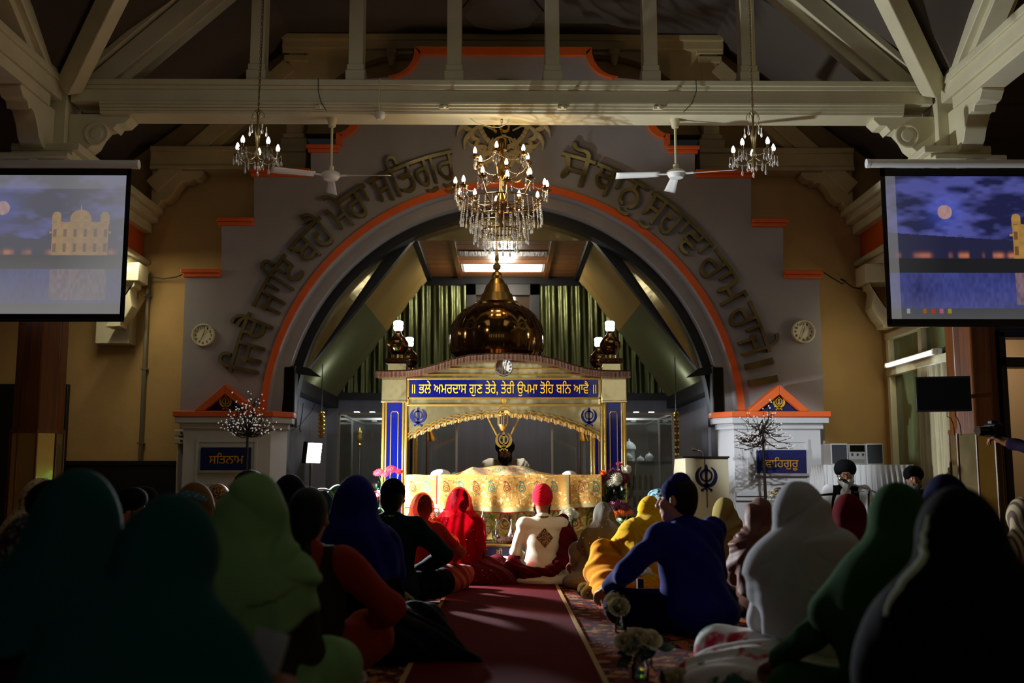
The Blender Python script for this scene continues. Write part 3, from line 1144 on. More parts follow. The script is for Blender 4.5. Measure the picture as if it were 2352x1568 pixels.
# door frame of the corridor doorway right of the right column, with a transom light
mb = MB()
mb.b2(5.0, 5.07, DT - 0.05, DT + 0.16, 0, 2.36)
mb.b2(6.05, 6.12, DT - 0.05, DT + 0.16, 0, 2.36)
mb.b2(5.0, 6.12, DT - 0.05, DT + 0.16, 2.0, 2.1)
mb.b2(5.0, 6.12, DT - 0.05, DT + 0.16, 2.3, 2.38)
struct(mb.build('door_2', mat('dark_green_door_frame', S(22, 26, 26), 0.4), bevel=0.01))
struct(MB().b2(5.42, 6.05, DT + 0.17, DT + 0.21, 0.0, 2.0).build('door_3', M['dark_wood'], bevel=0.01))

# ------------------------------------------------------------------ alcove behind the arch
zac = ZZ(585, 14.0)
zal = 3.92
struct(MB().b2(-3.2, 3.2, D_ALC, D_ALC + 0.1, 0, 2.1).build('wall_alcove', M['grey_paint']))
struct(MB().b2(-3.3, -2.62, D_BACK, D_ALC, 0, 2.6).build('wall_alcove_left', M['grey_paint']))
struct(MB().b2(2.62, 3.3, D_BACK, D_ALC, 0, 2.6).build('wall_alcove_right', M['grey_paint']))
struct(MB().b2(-3.4, 3.4, D_BACK + 0.2, D_ALC + 0.1, 5.0, 5.1).build('ceiling_alcove', M['black']))
struct(MB().b2(-3.4, 3.4, D_ALC + 0.1, D_ALC + 0.2, 2.0, 5.1).build('wall_alcove_upper', M['black']))
# plank ceiling
plank = mat('warm_ceiling_planks', S(150, 96, 52), 0.4, var=0.35, vscale=5, stretch=(0.5, 6, 6))
mb = MB()
y = 12.75
k = 0
while y < D_ALC - 0.02:
    mb.b2(-1.12, 1.12, y, min(y + 0.30, D_ALC), zal, zal + 0.03)
    y += 0.315
pc_ = struct(mb.build('ceiling_planks', plank, bevel=0.006))
mb = MB()
mb.b2(-0.6, 0.6, 13.75, 14.05, zal - 0.012, zal + 0.01)
struct(mb.build('trim_24', mat('ribbed_brown_panel', S(60, 42, 26), 0.4, bump=1.0, bscale=3, stretch=(40, 1, 1))))
mb = MB()
for s in (-1, 1):
    mb.b2(s * 0.62, s * 0.68, 12.75, D_ALC, zal - 0.03, zal)
struct(mb.build('trim_25', M['wood']))
# corrugated sloping panels
cor = mat('corrugated_bronze_panel', S(150, 124, 66), 0.38, metal=0.45)
cog = mat('corrugated_green_panel', S(96, 98, 62), 0.4, metal=0.4)
for s in (-1, 1):
    def pt(u, v, s=s):
        # u runs to the back, v down the slope
        y = 12.68 + (D_ALC - 12.68) * u
        x = 1.14 + (2.55 - 1.14) * v
        z = zal - 0.02 + (2.02 - zal) * v
        w = 0.018 * math.sin(u * 2 * math.pi * 44)
        return Vector((s * (x + 0.76 * w), y, z + 0.65 * w))
    mb = MB()
    mb.grid(lambda u, v: pt(u, v), 264, 8)
    ob = struct(mb.build('trim_%d' % (26 + (s > 0)), [cor, cog]))
    for pg in ob.data.polygons:
        pg.material_index = 0 if pg.center.z > 3.05 else 1
    # dark margins top and bottom of the slope
    mb = MB()
    mb.b2(s * 1.08, s * 1.22, 12.64, D_ALC, zal - 0.06, zal + 0.06)
    mb.b2(s * 2.45, s * 2.66, 12.64, D_ALC, 1.93, 2.09)
    mb.beam((s * 1.12, 12.72, zal), (s * 2.62, 12.72, 2.0), 0.14, 0.14)
    struct(mb.build('trim_%d' % (28 + (s > 0)), M['black']))
mb = MB()
mb.b2(-1.3, 1.3, 12.62, 12.74, zal - 0.02, zal + 0.16)
mb.b2(-2.7, 2.7, D_ALC - 0.08, D_ALC, 2.05, 2.16)
struct(mb.build('trim_30', M['black']))
# leaf-shaped brass sheets between arch and slopes
for s in (-1, 1):
    A, B = [], []
    for i in range(17):
        t = i / 16
        a = math.radians(12 + 44 * t) if s > 0 else math.pi - math.radians(12 + 44 * t)
        A.append(arcpt(a, 0.93))
    p0, p1 = A[0], A[-1]
    for i in range(17):
        t = i / 16
        B.append((p0[0] + (p1[0] - p0[0]) * t, p0[1] + (p1[1] - p0[1]) * t))
    mb = MB()
    mb.strip(A, B, 12.58, 12.6)
    struct(mb.build('trim_%d' % (31 + (s > 0)), M['gold'], smooth=30))
A = [arcpt(math.radians(62 + 56 * i / 16), 0.93) for i in range(17)]
zz = A[0][1]
B = [(a[0], zz) for a in A]
mb = MB()
mb.strip(A, B, 12.58, 12.6)
struct(mb.build('trim_33', M['gold'], smooth=30))
# foil curtain on the back wall with a dark window in the middle
fo = thing('foil_curtain', 'pleated greenish gold foil curtain across the back of the alcove above the canopy', 'curtain', (0, D_ALC - 0.05, 2.15))
for xa_, xb_ in ((-2.45, -0.56), (0.56, 2.45)):
    mb = MB()
    mb.grid(lambda u, v: Vector((xa_ + (xb_ - xa_) * u, D_ALC - 0.08 + 0.02 * math.sin(u * 55 + 0.6 * math.sin(v * 6)) + 0.012 * math.sin(u * 131 + 2 * v), 2.15 + 1.62 * v)), 150, 14)
    mb.build('foil_panel', M['foil'], fo)
mb = MB()
mb.b2(-0.56, -0.40, D_ALC - 0.1, D_ALC, 2.15, 3.8)
mb.b2(0.40, 0.56, D_ALC - 0.1, D_ALC, 2.15, 3.8)
mb.b2(-0.56, 0.56, D_ALC - 0.1, D_ALC, 3.62, 3.8)
w2 = struct(mb.build('window_2', M['black'], bevel=0.01))
struct(MB().b2(-0.42, 0.42, D_ALC - 0.04, D_ALC - 0.02, 2.15, 3.7).build('window_pane', mat('dark_glass', S(60, 50, 40), 0.08, spec=0.8), w2))
# fluorescent fitting in the plank ceiling
fl = thing('ceiling_light', 'recessed white fluorescent panel in the plank ceiling of the alcove', 'light', (0, 14.9, zal))
MB().b2(-0.56, 0.56, 14.62, 15.08, zal - 0.02, zal + 0.0).build('diffuser', mat('lit_diffuser', (1, 1, 1), 0.5, emit=(1.0, 0.93, 0.8), estr=4.0), fl)
MB().b2(-0.60, 0.60, 14.58, 15.12, zal - 0.012, zal + 0.03).build('housing', M['white'], fl)
light('POINT', 'ceiling_light_lamp', (0, 14.75, zal - 0.22), 62, (1.0, 0.90, 0.74), 0.2)
# ------------------------------------------------------------------ canopy over the throne
DF = 10.4


def pz(px, py, d=DF):
    p = at(px, py, d)
    return (p.x, p.z)


PC = at(1158, 900, DF).x
cp = thing('canopy', 'brass clad canopy with blue panels and ribbed dome standing over the throne', 'canopy', (PC, 11.1, 0))
XP = 1.205                      # half width to the outer face of the posts
PW = 0.235
zcap0, zcap1 = ZZ(922, DF), ZZ(861, DF)
blue = mat('royal_blue_panel', S(5, 11, 78), 0.12, coat=0.4)
for sx in (-1, 1):
    for yb in (DF, 11.65):
        xo = PC + sx * XP
        xi = xo - sx * PW
        xc_ = (xo + xi) / 2
        po = MB()
        po.b2(xo, xi, yb + 0.015, yb + PW, 0, zcap0)
        pobj = po.build('post', M['gold'], cp, bevel=0.008)
        fp = MB()
        fp.b2(xc_ - 0.072, xc_ + 0.072, yb - 0.004, yb + 0.02, 0.25, zcap0 - 0.01)
        fp.build('blue_panel', blue, pobj)
        gl = MB()
        for dx in (-0.036, 0.036):
            gl.b2(xc_ + dx - 0.004, xc_ + dx + 0.004, yb - 0.008, yb, 0.3, zcap0 - 0.13)
        gl.b2(xc_ - 0.028, xc_ + 0.028, yb - 0.008, yb, zcap0 - 0.105, zcap0 - 0.097)
        gl.tube([(xc_ - 0.036, yb - 0.004, zcap0 - 0.13), (xc_ - 0.036, yb - 0.004, zcap0 - 0.12), (xc_ - 0.026, yb - 0.004, zcap0 - 0.101)], 0.004, 5)
        gl.tube([(xc_ + 0.036, yb - 0.004, zcap0 - 0.13), (xc_ + 0.036, yb - 0.004, zcap0 - 0.12), (xc_ + 0.026, yb - 0.004, zcap0 - 0.101)], 0.004, 5)
        gl.build('gold_line', M['goldtrim'], pobj)
        ed = MB()
        for xe_ in (xo - sx * 0.004, xi + sx * 0.004):
            ed.b2(xe_ - 0.012, xe_ + 0.012, yb - 0.012, yb + 0.014, 0, zcap0)
        for xe_ in (xc_ - 0.084, xc_ + 0.084):
            ed.b2(xe_ - 0.008, xe_ + 0.008, yb - 0.01, yb + 0.014, 0, zcap0)
        ed.build('edging', M['goldtrim'], pobj, bevel=0.003)
        cb = MB()
        cb.b2(xo + sx * 0.015, xi - sx * 0.0, yb - 0.02, yb + PW + 0.01, zcap0, zcap1)
        cb.b2(xo + sx * 0.02, xi, yb - 0.028, yb + PW, zcap0 - 0.012, zcap0 + 0.012)
        cb.build('capital_block', M['gold'], cp, bevel=0.006)
# front beam with blue banner
zb0, zb1 = ZZ(913, DF), ZZ(871, DF)
zl0 = ZZ(930, DF)
mb = MB()
mb.b2(PC - 0.965, PC + 0.965, DF + 0.0, DF + 0.08, zl0, ZZ(858, DF))
mb.build('lintel', M['gold'], cp, bevel=0.004)
mb = MB()
for z0, z1 in ((zb1 - 0.004, zb1 + 0.016), (zb0 - 0.016, zb0 + 0.004), (zl0 - 0.01, zl0 + 0.01)):
    mb.b2(PC - 0.965, PC + 0.965, DF - 0.02, DF + 0.01, z0, z1)
for x in (-0.955, 0.955):
    mb.b2(PC + x - 0.012, PC + x + 0.012, DF - 0.02, DF + 0.01, zl0, zb1)
mb.build('lintel_moulding', M['goldtrim'], cp, bevel=0.003)
mb = MB()
mb.b2(PC - 0.945, PC + 0.945, DF - 0.012, DF + 0.0, zb0, zb1)
bn = mb.build('banner', blue, cp)
lx0, lx1 = at(947, 893, DF).x, at(1369, 893, DF).x
lettering('gold_lettering', '॥ ਭਲੇ ਅਮਰਦਾਸ ਗੁਣ ਤੇਰੇ, ਤੇਰੀ ਉਪਮਾ ਤੋਿਹ ਬਿਨ ਆਵੈ ॥', mat('gold_letters', S(250, 180, 40), 0.4, emit=None),
          ((lx0 + lx1) / 2, DF - 0.015, (zb0 + zb1) / 2), width=lx1 - lx0, height=0.152, depth=0.004, parent=bn)
mb = MB()
khanda(mb, (PC, DF - 0.01, ZZ(921, DF)), 0.055, 0.006)
mb.build('small_emblem', M['goldpaint'], cp)
# side and back beams
mb = MB()
for sx in (-1, 1):
    mb.b2(PC + sx * 1.0, PC + sx * 1.18, DF + PW, 11.65, zl0, zcap1)
mb.b2(PC - 0.97, PC + 0.97, 11.75, 11.85, zl0, zcap1)
mb.build('side_beam', M['gold'], cp, bevel=0.004)
mb = MB()
mb.b2(PC - 1.15, PC + 1.15, DF + 0.1, 11.8, zcap1, zcap1 + 0.06)
mb.build('canopy_roof', M['bronze'], cp)
MB().lathe([(0.05, zcap1 - 0.03), (0.06, zcap1 - 0.01), (0.06, zcap1 + 0.002)], (PC, 11.3, 0), 16).build('added_downlight', mat('lit_added_fitting', (1, 1, 1), 0.5, emit=(1.0, 0.95, 0.88), estr=4, sample=False), cp)
light('POINT', 'canopy_fill', (PC, 11.3, zcap1 - 0.12), 26, (0.98, 0.95, 0.92), 0.05)  # fitting above and this light are added to brighten the reader and cloth
# scalloped arch valance
n = 26
A, B = [], []
zs0 = ZZ(1003, DF)
zs1 = ZZ(950, DF)
for i in range(161):
    t = i / 160 * 2 - 1
    x = PC + t * 0.955
    base = zs0 + (zs1 - zs0) * (1 - abs(t) ** 2.1)
    base += 0.016 * abs(math.sin(t * n / 2 * math.pi)) - 0.006
    if abs(t) < 0.10:
        base += 0.045 * (1 - abs(t) / 0.10) ** 1.3
    A.append((x, base))
    B.append((x, zl0))
mb = MB()
mb.strip(A, B, DF + 0.005, DF + 0.05)
mb.build('valance', M['gold'], cp, smooth=30)
mb = MB()
mb.tube([(a[0], DF - 0.004, a[1]) for a in A], 0.007, 6)
mb.tube([(a[0], DF - 0.002, a[1] + 0.03) for a in A], 0.004, 6)
mb.build('valance_piping', M['goldtrim'], cp)
mb = MB()
rnd = random.Random(4)
for i in range(0, 160):
    a, b = A[i], A[i + 1]
    for q in range(1):
        x = a[0] + (b[0] - a[0]) * 0.5
        z = (a[1] + b[1]) / 2
        ln = 0.038 + rnd.random() * 0.006
        y = DF + 0.012 + rnd.random() * 0.006
        mb.tube([(x, y, z + 0.004), (x + (rnd.random() - .5) * 0.004, y, z - ln)], [0.0045, 0.003], 5)
o = mb.build('fringe', mat('gold_thread_fringe', S(190, 140, 60), 0.6), cp)
o['kind'] = 'stuff'
for sx in (-1, 1):
    mb = MB()
    p = pz(960 if sx < 0 else 1353, 957)
    khanda(mb, (p[0], DF + 0.003, p[1]), 0.195, 0.006)
    mb.build('blue_emblem', M['navy'], cp)
# wave cornice with fringe, gable
W = [(866, 851), (900, 851), (935, 850), (965, 846), (1000, 837), (1040, 824), (1080, 815), (1120, 812), (1157, 811)]
W = W + [(2 * 1157 - x, y) for x, y in W[:-1][::-1]]
pts = []
for (x0, y0), (x1, y1) in zip(W, W[1:]):
    for k in range(4):
        pts.append((x0 + (x1 - x0) * k / 4, y0 + (y1 - y0) * k / 4))
pts.append(W[-1])
Tp = [pz(x, y, DF - 0.06) for x, y in pts]
Bt = [pz(x, y + 15, DF - 0.06) for x, y in pts]
brown = mat('brown_bronze_cornice', S(80, 46, 20), 0.4, metal=0.4, bump=0.6, bscale=40)
mb = MB()
mb.strip(Bt, Tp, DF - 0.12, DF + 0.1)
mb.build('wave_cornice', brown, cp, smooth=30)
mb = MB()
for i in range(len(Bt) * 3 - 3):
    j, f_ = divmod(i, 3)
    x = Bt[j][0] + (Bt[j + 1][0] - Bt[j][0]) * f_ / 3
    z = Bt[j][1] + (Bt[j + 1][1] - Bt[j][1]) * f_ / 3
    mb.tube([(x, DF - 0.125, z + 0.05), (x, DF - 0.125, z - 0.012)], [0.007, 0.004], 5)
o = mb.build('cornice_fringe', mat('brown_fringe', S(84, 50, 24), 0.6), cp)
o['kind'] = 'stuff'
G = [pz(x, y + 12, DF) for x, y in pts if 935 <= x <= 1379]
G0 = [(g[0], ZZ(860, DF)) for g in G]
mb = MB()
mb.strip(G0, G, DF + 0.01, DF + 0.06)
mb.build('gable', M['gold'], cp, smooth=30)
mb = MB()
mb.tube([(PC - 0.9, DF + 0.0, ZZ(860, DF)), (PC + 0.9, DF, ZZ(860, DF))], 0.008, 6)
mb.tube([(PC - 0.55, DF + 0.0, ZZ(846, DF)), (PC + 0.55, DF, ZZ(846, DF))], 0.006, 6)
mb.build('gable_moulding', M['goldtrim'], cp)
# corner turrets with lit bulbs
tb = ZZ(849, DF)
for sx in (-1, 1):
    for yb in (DF + PW / 2, 11.65 + PW / 2):
        x = PC + sx * (XP - PW / 2 - 0.012)
        tu = MB()
        tu.b2(x - 0.095, x + 0.095, yb - 0.095, yb + 0.095, zcap1, tb + 0.07)
        to = tu.build('turret', M['gold'], cp, bevel=0.006)
        MB().b2(x - 0.115, x + 0.115, yb - 0.115, yb + 0.115, tb + 0.07, tb + 0.12).build('turret_cap', brown, to, bevel=0.006)
        MB().lathe([(0.065, 0.12), (0.065, 0.16)], (x, yb, tb), 12).build('drum', M['gold'], to)
        dm = [(0.06, 0.16), (0.095, 0.20), (0.112, 0.24), (0.108, 0.285), (0.085, 0.325), (0.052, 0.355), (0.034, 0.38), (0.03, 0.405)]
        MB().lathe(dm, (x, yb, tb), 32, flute=lambda a, z: 1 - 0.05 * abs(math.cos(4 * a))).build('small_dome', M['bronze'], to, smooth=25)
        bl = MB()
        bl.lathe([(0.028, 0.405), (0.045, 0.415), (0.05, 0.44), (0.045, 0.465), (0.05, 0.47), (0.05, 0.50), (0.035, 0.51)], (x, yb, tb), 16)
        light('POINT', 'turret_glow', (x, yb, tb + 0.56), 4.0, (0.95, 0.97, 1.0), 0.05)
        bl.build('bulb', mat('lit_bulb', (1, 1, 1), 0.5, emit=(0.92, 0.96, 1.0), estr=5, sample=False), to)
# main dome
DX, DY = at(1141, 750, 11.1).x, 11.1
zd0 = ZZ(824, DY)
hd = ZZ(697, DY) - zd0
sc_ = 112 * 11.1 / 2400
pr = [(0.86, 0.0), (0.95, 0.08), (1.0, 0.24), (0.995, 0.42), (0.95, 0.58), (0.84, 0.74), (0.68, 0.87), (0.50, 0.96), (0.42, 1.0)]
mb = MB()
mb.lathe([(r * sc_, z * hd) for r, z in pr], (DX, DY, zd0), 120, flute=lambda a, z: 1 - 0.018 * abs(math.cos(6 * a)) ** 8)
dome = mb.build('dome', M['bronze'], cp, smooth=25)
mb = MB()
for k in range(12):
    a = math.pi / 6 * k + math.pi / 12
    mb.tube([(DX + r * sc_ * 1.0 * math.cos(a), DY + r * sc_ * 1.0 * math.sin(a), zd0 + z * hd) for r, z in pr], 0.006, 5)
mb.build('rib', M['bronze'], dome)
mb = MB()
z7 = hd
sp = [(0.235, z7 - 0.015), (0.245, z7), (0.235, z7 + 0.012), (0.19, z7 + 0.015), (0.165, z7 + 0.10), (0.15, z7 + 0.105), (0.115, z7 + 0.2), (0.10, z7 + 0.205), (0.065, z7 + 0.265), (0.05, z7 + 0.27),
      (0.058, z7 + 0.30), (0.045, z7 + 0.335), (0.02, z7 + 0.355), (0.02, z7 + 0.365), (0.043, z7 + 0.38), (0.043, z7 + 0.42), (0.02, z7 + 0.435), (0.016, z7 + 0.46), (0.024, z7 + 0.48), (0.016, z7 + 0.55), (0.007, z7 + 0.57), (0.005, z7 + 0.70)]
mb.lathe(sp, (DX, DY, zd0), 32)
mb.build('finial', mat('brass_spire', S(150, 120, 62), 0.3, metal=0.9), cp, smooth=30)
MB().lathe([(sc_ * 0.86, -0.14), (sc_ * 0.86, 0.0)], (DX, DY, zd0), 48).build('drum', M['bronze'], cp)


# ------------------------------------------------------------------ clocks


def clock(label, c, r, hour, minute, rim_mat, face_mat, second=None):
    t = thing('wall_clock', label, 'clock', c)
    cx, cy, cz = c
    RX = Euler((math.pi / 2, 0, 0)).to_matrix()
    MB().lathe([(r * 0.86, 0.0), (r, 0.0), (r, 0.03), (r * 0.95, 0.045), (r * 0.9, 0.045), (r * 0.86, 0.02)], (cx, cy, cz), 40, RX, cap=False).build('rim', rim_mat, t)
    MB().lathe([(r * 0.88, 0.0), (r * 0.88, 0.018)], (cx, cy, cz), 40, RX).build('dial', face_mat, t)
    for i in range(1, 13):
        a = math.radians(90 - 30 * i)
        lettering('numeral', str(i), M['black'], (cx + r * 0.68 * math.cos(a), cy - 0.02, cz + r * 0.68 * math.sin(a)),
                  width=r * (0.10 if i == 1 else 0.17 if i < 10 else 0.24), height=r * 0.2, depth=0.002, parent=t)
    for nm, ang, ln, wd in (('hour_hand', 30 * (hour + minute / 60), 0.5, 0.05), ('minute_hand', 6 * minute, 0.72, 0.035)) + ((('second_hand', 6 * second, 0.6, 0.012),) if second is not None else ()):
        a = math.radians(90 - ang)
        mb = MB()
        d = Vector((math.cos(a), 0, math.sin(a)))
        mb.beam(Vector((cx, cy - 0.026, cz)) - d * r * 0.15, Vector((cx, cy - 0.026, cz)) + d * r * ln, 0.002, r * wd)
        mb.build(nm, M['black'], t)
    return t


dial = mat('ivory_dial', S(222, 214, 180), 0.5)
p = at(468, 770, D_ARCH)
clock('round white wall clock on the left side of the arch wall', (p.x, D_ARCH, p.z), 0.132, 12, 34, M['cream'], dial, 8)
p = at(1844, 762, D_ARCH)
clock('round white wall clock on the right side of the arch wall', (p.x, D_ARCH, p.z), 0.136, 12, 34, M['cream'], dial, 10)
p = at(1157, 843, DF)
clock('small chrome rimmed clock on the gable of the canopy', (p.x, DF + 0.01, p.z), 0.092, 12, 30, M['chrome'], mat('pale_dial', S(206, 200, 190), 0.4))

# ------------------------------------------------------------------ throne: cloths, cushions, step with sign


def vcol_mat(name, rough=0.8, **kw):
    return mat(name, (1, 1, 1), rough, vcol='pattern', **kw)


def color_grid(name, pts, nu, nv, cols, m, parent=None, solid=0.0, world=True):
    """pts, cols: arrays (nu*nv, 3), row-major in u"""
    fs = [(i * nv + j, (i + 1) * nv + j, (i + 1) * nv + j + 1, i * nv + j + 1) for i in range(nu - 1) for j in range(nv - 1)]
    me = raw_mesh(name, pts, fs)
    ca = me.color_attributes.new('pattern', 'FLOAT_COLOR', 'POINT')
    ca.data.foreach_set('color', np.c_[cols, np.ones(len(cols))].astype(np.float32).ravel())
    return finish(name, me, m, parent, smooth=180, solid=solid, world=world)


def paisley_pts(cx, cz, h, ang=0.0, flip=1):
    out = []
    for i in range(40):
        t = i / 39
        a = -0.5 * math.pi + 2 * math.pi * t
        out.append((0.30 * math.cos(a) * (1 - 0.0), -0.18 + 0.30 * math.sin(a)))
    tail = [(0.30, -0.18), (0.27, 0.05), (0.14, 0.26), (0.05, 0.40), (0.06, 0.50), (0.16, 0.50), (0.20, 0.42)]
    tail2 = [(-0.30, -0.18), (-0.26, 0.10), (-0.16, 0.33), (-0.02, 0.50), (0.10, 0.56), (0.2, 0.5)]
    inner = [(0.15 * math.cos(2 * math.pi * i / 16), -0.2 + 0.15 * math.sin(2 * math.pi * i / 16)) for i in range(17)]
    allp = []
    for seg in (out, tail, tail2, inner):
        seg = np.array(seg)
        d = np.linspace(0, len(seg) - 1, max(30, len(seg)))
        allp.append(np.c_[np.interp(d, range(len(seg)), seg[:, 0]), np.interp(d, range(len(seg)), seg[:, 1])])
    q = np.concatenate(allp) * h
    q[:, 0] *= flip
    ca, sa = math.cos(ang), math.sin(ang)
    return np.c_[cx + q[:, 0] * ca - q[:, 1] * sa, cz + q[:, 0] * sa + q[:, 1] * ca]


def draw(cols, X, Zc, pts, colr, wd):
    bx0, bz0 = pts.min(0) - wd * 2
    bx1, bz1 = pts.max(0) + wd * 2
    sel = np.where((X > bx0) & (X < bx1) & (Zc > bz0) & (Zc < bz1))[0]
    if len(sel) == 0:
        return
    d = np.sqrt(((np.c_[X[sel], Zc[sel]][:, None, :] - pts[None]) ** 2).sum(2)).min(1)
    k = np.clip(1.5 - d / wd, 0, 1)[:, None]
    cols[sel] = cols[sel] * (1 - k) + np.array(colr) * k


rng = np.random.default_rng(7)


def vnoise(x, y, sc, seed=0):
    """cheap smooth value noise on arrays"""
    r = np.random.default_rng(seed).random((64, 64))
    x, y = x * sc, y * sc
    xi, yi = np.floor(x).astype(int), np.floor(y).astype(int)
    fx, fy = x - xi, y - yi
    fx, fy = fx * fx * (3 - 2 * fx), fy * fy * (3 - 2 * fy)
    g = lambda a, b: r[a % 64, b % 64]
    return (g(xi, yi) * (1 - fx) + g(xi + 1, yi) * fx) * (1 - fy) + (g(xi, yi + 1) * (1 - fx) + g(xi + 1, yi + 1) * fx) * fy


TH = thing('throne', 'wide low throne under gold brocade cloths inside the canopy', 'throne', (PC, 10.4, 0))
D_CL = 9.98
zt_c = ZZ(1091, D_CL)
MB().b2(PC - 0.93, PC + 0.93, D_CL + 0.12, 10.85, 0.30, zt_c - 0.03).build('stand', M['wood'], TH)
# front cloth
nu, nv = 640, 230
U, V = np.meshgrid(np.linspace(0, 1, nu), np.linspace(0, 1, nv), indexing='ij')
u, v = U.ravel(), V.ravel()
xl, xr = at(931, 1120, D_CL).x, at(1382, 1120, D_CL).x
X = xl + (xr - xl) * u
hem = np.interp(X, [xl, at(1003, 1100, D_CL).x, at(1010, 1100, D_CL).x, PC, at(1300, 1100, D_CL).x, at(1308, 1100, D_CL).x, xr],
                [ZZ(1166, D_CL), ZZ(1168, D_CL), ZZ(1170, D_CL), ZZ(1178, D_CL), ZZ(1172, D_CL), ZZ(1168, D_CL), ZZ(1164, D_CL)])
# top: v 0..0.45 is the flat/mounded part over the book, the rest drops in front
mound = np.exp(-((X - PC + 0.02) / 0.40) ** 4)
kk = 0.42
depth_t = np.clip((kk - v) / kk, 0, 1)
drop_t = np.clip((v - kk) / (1 - kk), 0, 1)
hm = 0.085 + 0.012 * np.sin(X * 9 + 1) + 0.035 * np.exp(-((X - at(1082, 1070, 10.2).x) / 0.07) ** 2) + 0.012 * np.exp(-((X - at(1262, 1070, 10.2).x) / 0.10) ** 2)
prof = np.sin(np.clip(depth_t * 1.5, 0, 1) * math.pi / 2) ** 1.3
Z = np.where(v < kk, zt_c + mound * hm * prof + 0.006 * np.sin(X * 21 + 5 * depth_t), zt_c - (zt_c - hem) * drop_t)
wav = 0.018 * (vnoise(X, Z, 5, 3) - 0.5) + 0.008 * np.sin(X * 26 + 3 * vnoise(X, Z, 4, 9)) * drop_t
Y = np.where(v < kk, D_CL + 0.02 + depth_t * 0.85, D_CL + wav - 0.03 * drop_t)
Y = Y + np.where((v >= kk) & (v < kk + 0.03), 0.015 * (1 - (v - kk) / 0.03), 0)
base = np.tile(np.array(S(216, 158, 74)), (len(X), 1))
Zp = zt_c - (zt_c - hem) * drop_t - 0.0 + np.where(v < kk, depth_t * 0.3, 0)
nz = vnoise(X, Zp, 60, 1)
tw = np.abs(vnoise(X, Zp, 26, 5) - 0.5) < 0.035
base[tw & (vnoise(X, Zp, 9, 6) > 0.42)] = S(150, 132, 70)
base[(nz > 0.80)] = S(246, 222, 150)
base[(nz < 0.16) & (vnoise(X, Zp, 9, 6) > 0.5)] = S(160, 110, 60)
red = np.array(S(150, 30, 24))
for bx, rx in ((1007.5, 1003.5), (1305, 1308.5)):
    b = at(bx, 1120, D_CL).x
    sel = (np.abs(X - b) < 0.018) & (v > kk)
    base[sel] = S(176, 160, 110)
    sel = (np.abs(X - at(rx, 1120, D_CL).x) < 0.006) & (v > kk)
    base[sel] = red
mid = (X > at(1003, 1100, D_CL).x) & (X < at(1308, 1100, D_CL).x)
base[(drop_t > 0.86)] = S(180, 164, 112)
base[(drop_t > 0.86) & (vnoise(X, Zp, 40, 2) > 0.6)] = S(206, 180, 110)
base[(drop_t > 0.975)] = red
for i, px in enumerate((948, 982, 1025, 1059, 1094, 1129, 1164, 1199, 1237, 1273, 1335, 1369)):
    p = at(px, 1118, D_CL)
    draw(base, X, np.where(v > kk, Zp, 9), paisley_pts(p.x, p.z, 0.10, 0.12, -1), S(30, 120, 100) if i % 2 else S(130, 56, 26), 0.0042)
for i, px in enumerate((1073, 1110, 1146, 1181, 1216, 1266)):
    p = at(px, 1076, 10.1)
    draw(base, X, np.where(v < kk, Zp, 9), paisley_pts(p.x, zt_c + 0.09, 0.11, -1.2, 1), S(30, 120, 100) if i % 2 == 0 else S(150, 90, 40), 0.0045)
color_grid('gold_cloth', np.c_[X, Y, Z], nu, nv, base, vcol_mat('gold_brocade', 0.55, bump=0.15, bscale=160), TH, solid=0.004)
# lower cloth
nu2, nv2 = 330, 70
U2, V2 = np.meshgrid(np.linspace(0, 1, nu2), np.linspace(0, 1, nv2), indexing='ij')
X2 = (PC - 0.95 + 1.9 * U2).ravel()
Z2 = (0.31 + 0.42 * V2).ravel()
Y2 = 10.07 + 0.012 * np.sin(X2 * 30) + 0.01 * vnoise(X2, Z2, 6, 8)
b2_ = np.tile(np.array(S(206, 168, 80)), (len(X2), 1))
n2 = vnoise(X2, Z2, 45, 11)
b2_[n2 > 0.72] = S(236, 206, 130)
b2_[n2 < 0.2] = S(120, 96, 44)
for i, px in enumerate(range(960, 1380, 40)):
    draw(b2_, X2, Z2, paisley_pts(at(px, 1200, 10.07).x, 0.50, 0.19, 0.1, 1), S(140, 40, 26) if i % 2 else S(60, 110, 60), 0.006)
color_grid('lower_cloth', np.c_[X2, Y2, Z2], nu2, nv2, b2_, vcol_mat('gold_brocade_lower', 0.5), TH, solid=0.004)
MB().ball((at(1012, 1085, 10.3).x, 10.30, zt_c + 0.005), (0.10, 0.16, 0.055)).build('white_cushion', mat('white_cotton', S(225, 225, 220), 0.9), TH)
MB().ball((at(1308, 1088, 10.3).x, 10.30, zt_c + 0.0), (0.075, 0.16, 0.045)).build('white_cushion', mat('white_cotton_two', S(225, 225, 220), 0.9), TH)
stp = thing('platform', 'low brass edged platform with a navy lettered strip in front of the throne', 'platform', (PC, 9.85, 0))
MB().b2(PC - 1.02, PC + 1.02, 9.66, 10.36, 0.0, 0.285).b2(PC - 0.93, PC + 0.93, 10.36, 11.6, 0, 0.285).build('deck', M['gold'], stp, bevel=0.006)
MB().b2(PC - 1.02, PC + 1.02, 9.64, 9.66, 0.185, 0.275).build('navy_strip', M['navy'], stp)
MB().b2(PC - 1.03, PC + 1.03, 9.63, 9.68, 0.275, 0.295).b2(PC - 1.03, PC + 1.03, 9.63, 9.66, 0.165, 0.185).build('brass_edge', M['goldtrim'], stp, bevel=0.003)
gp = mat('gold_letters_strip', S(250, 180, 40), 0.4)
for wd_, px in (('ਬ', 1115), ('ਕੀ', 1147)):
    a = at(px, 1253, 9.64)
    lettering('gold_lettering', wd_, gp, (a.x, 9.638, 0.232), width=0.055 if wd_ == 'ਕੀ' else 0.035, height=0.055 if wd_ == 'ਕੀ' else 0.042, depth=0.003, parent=stp)

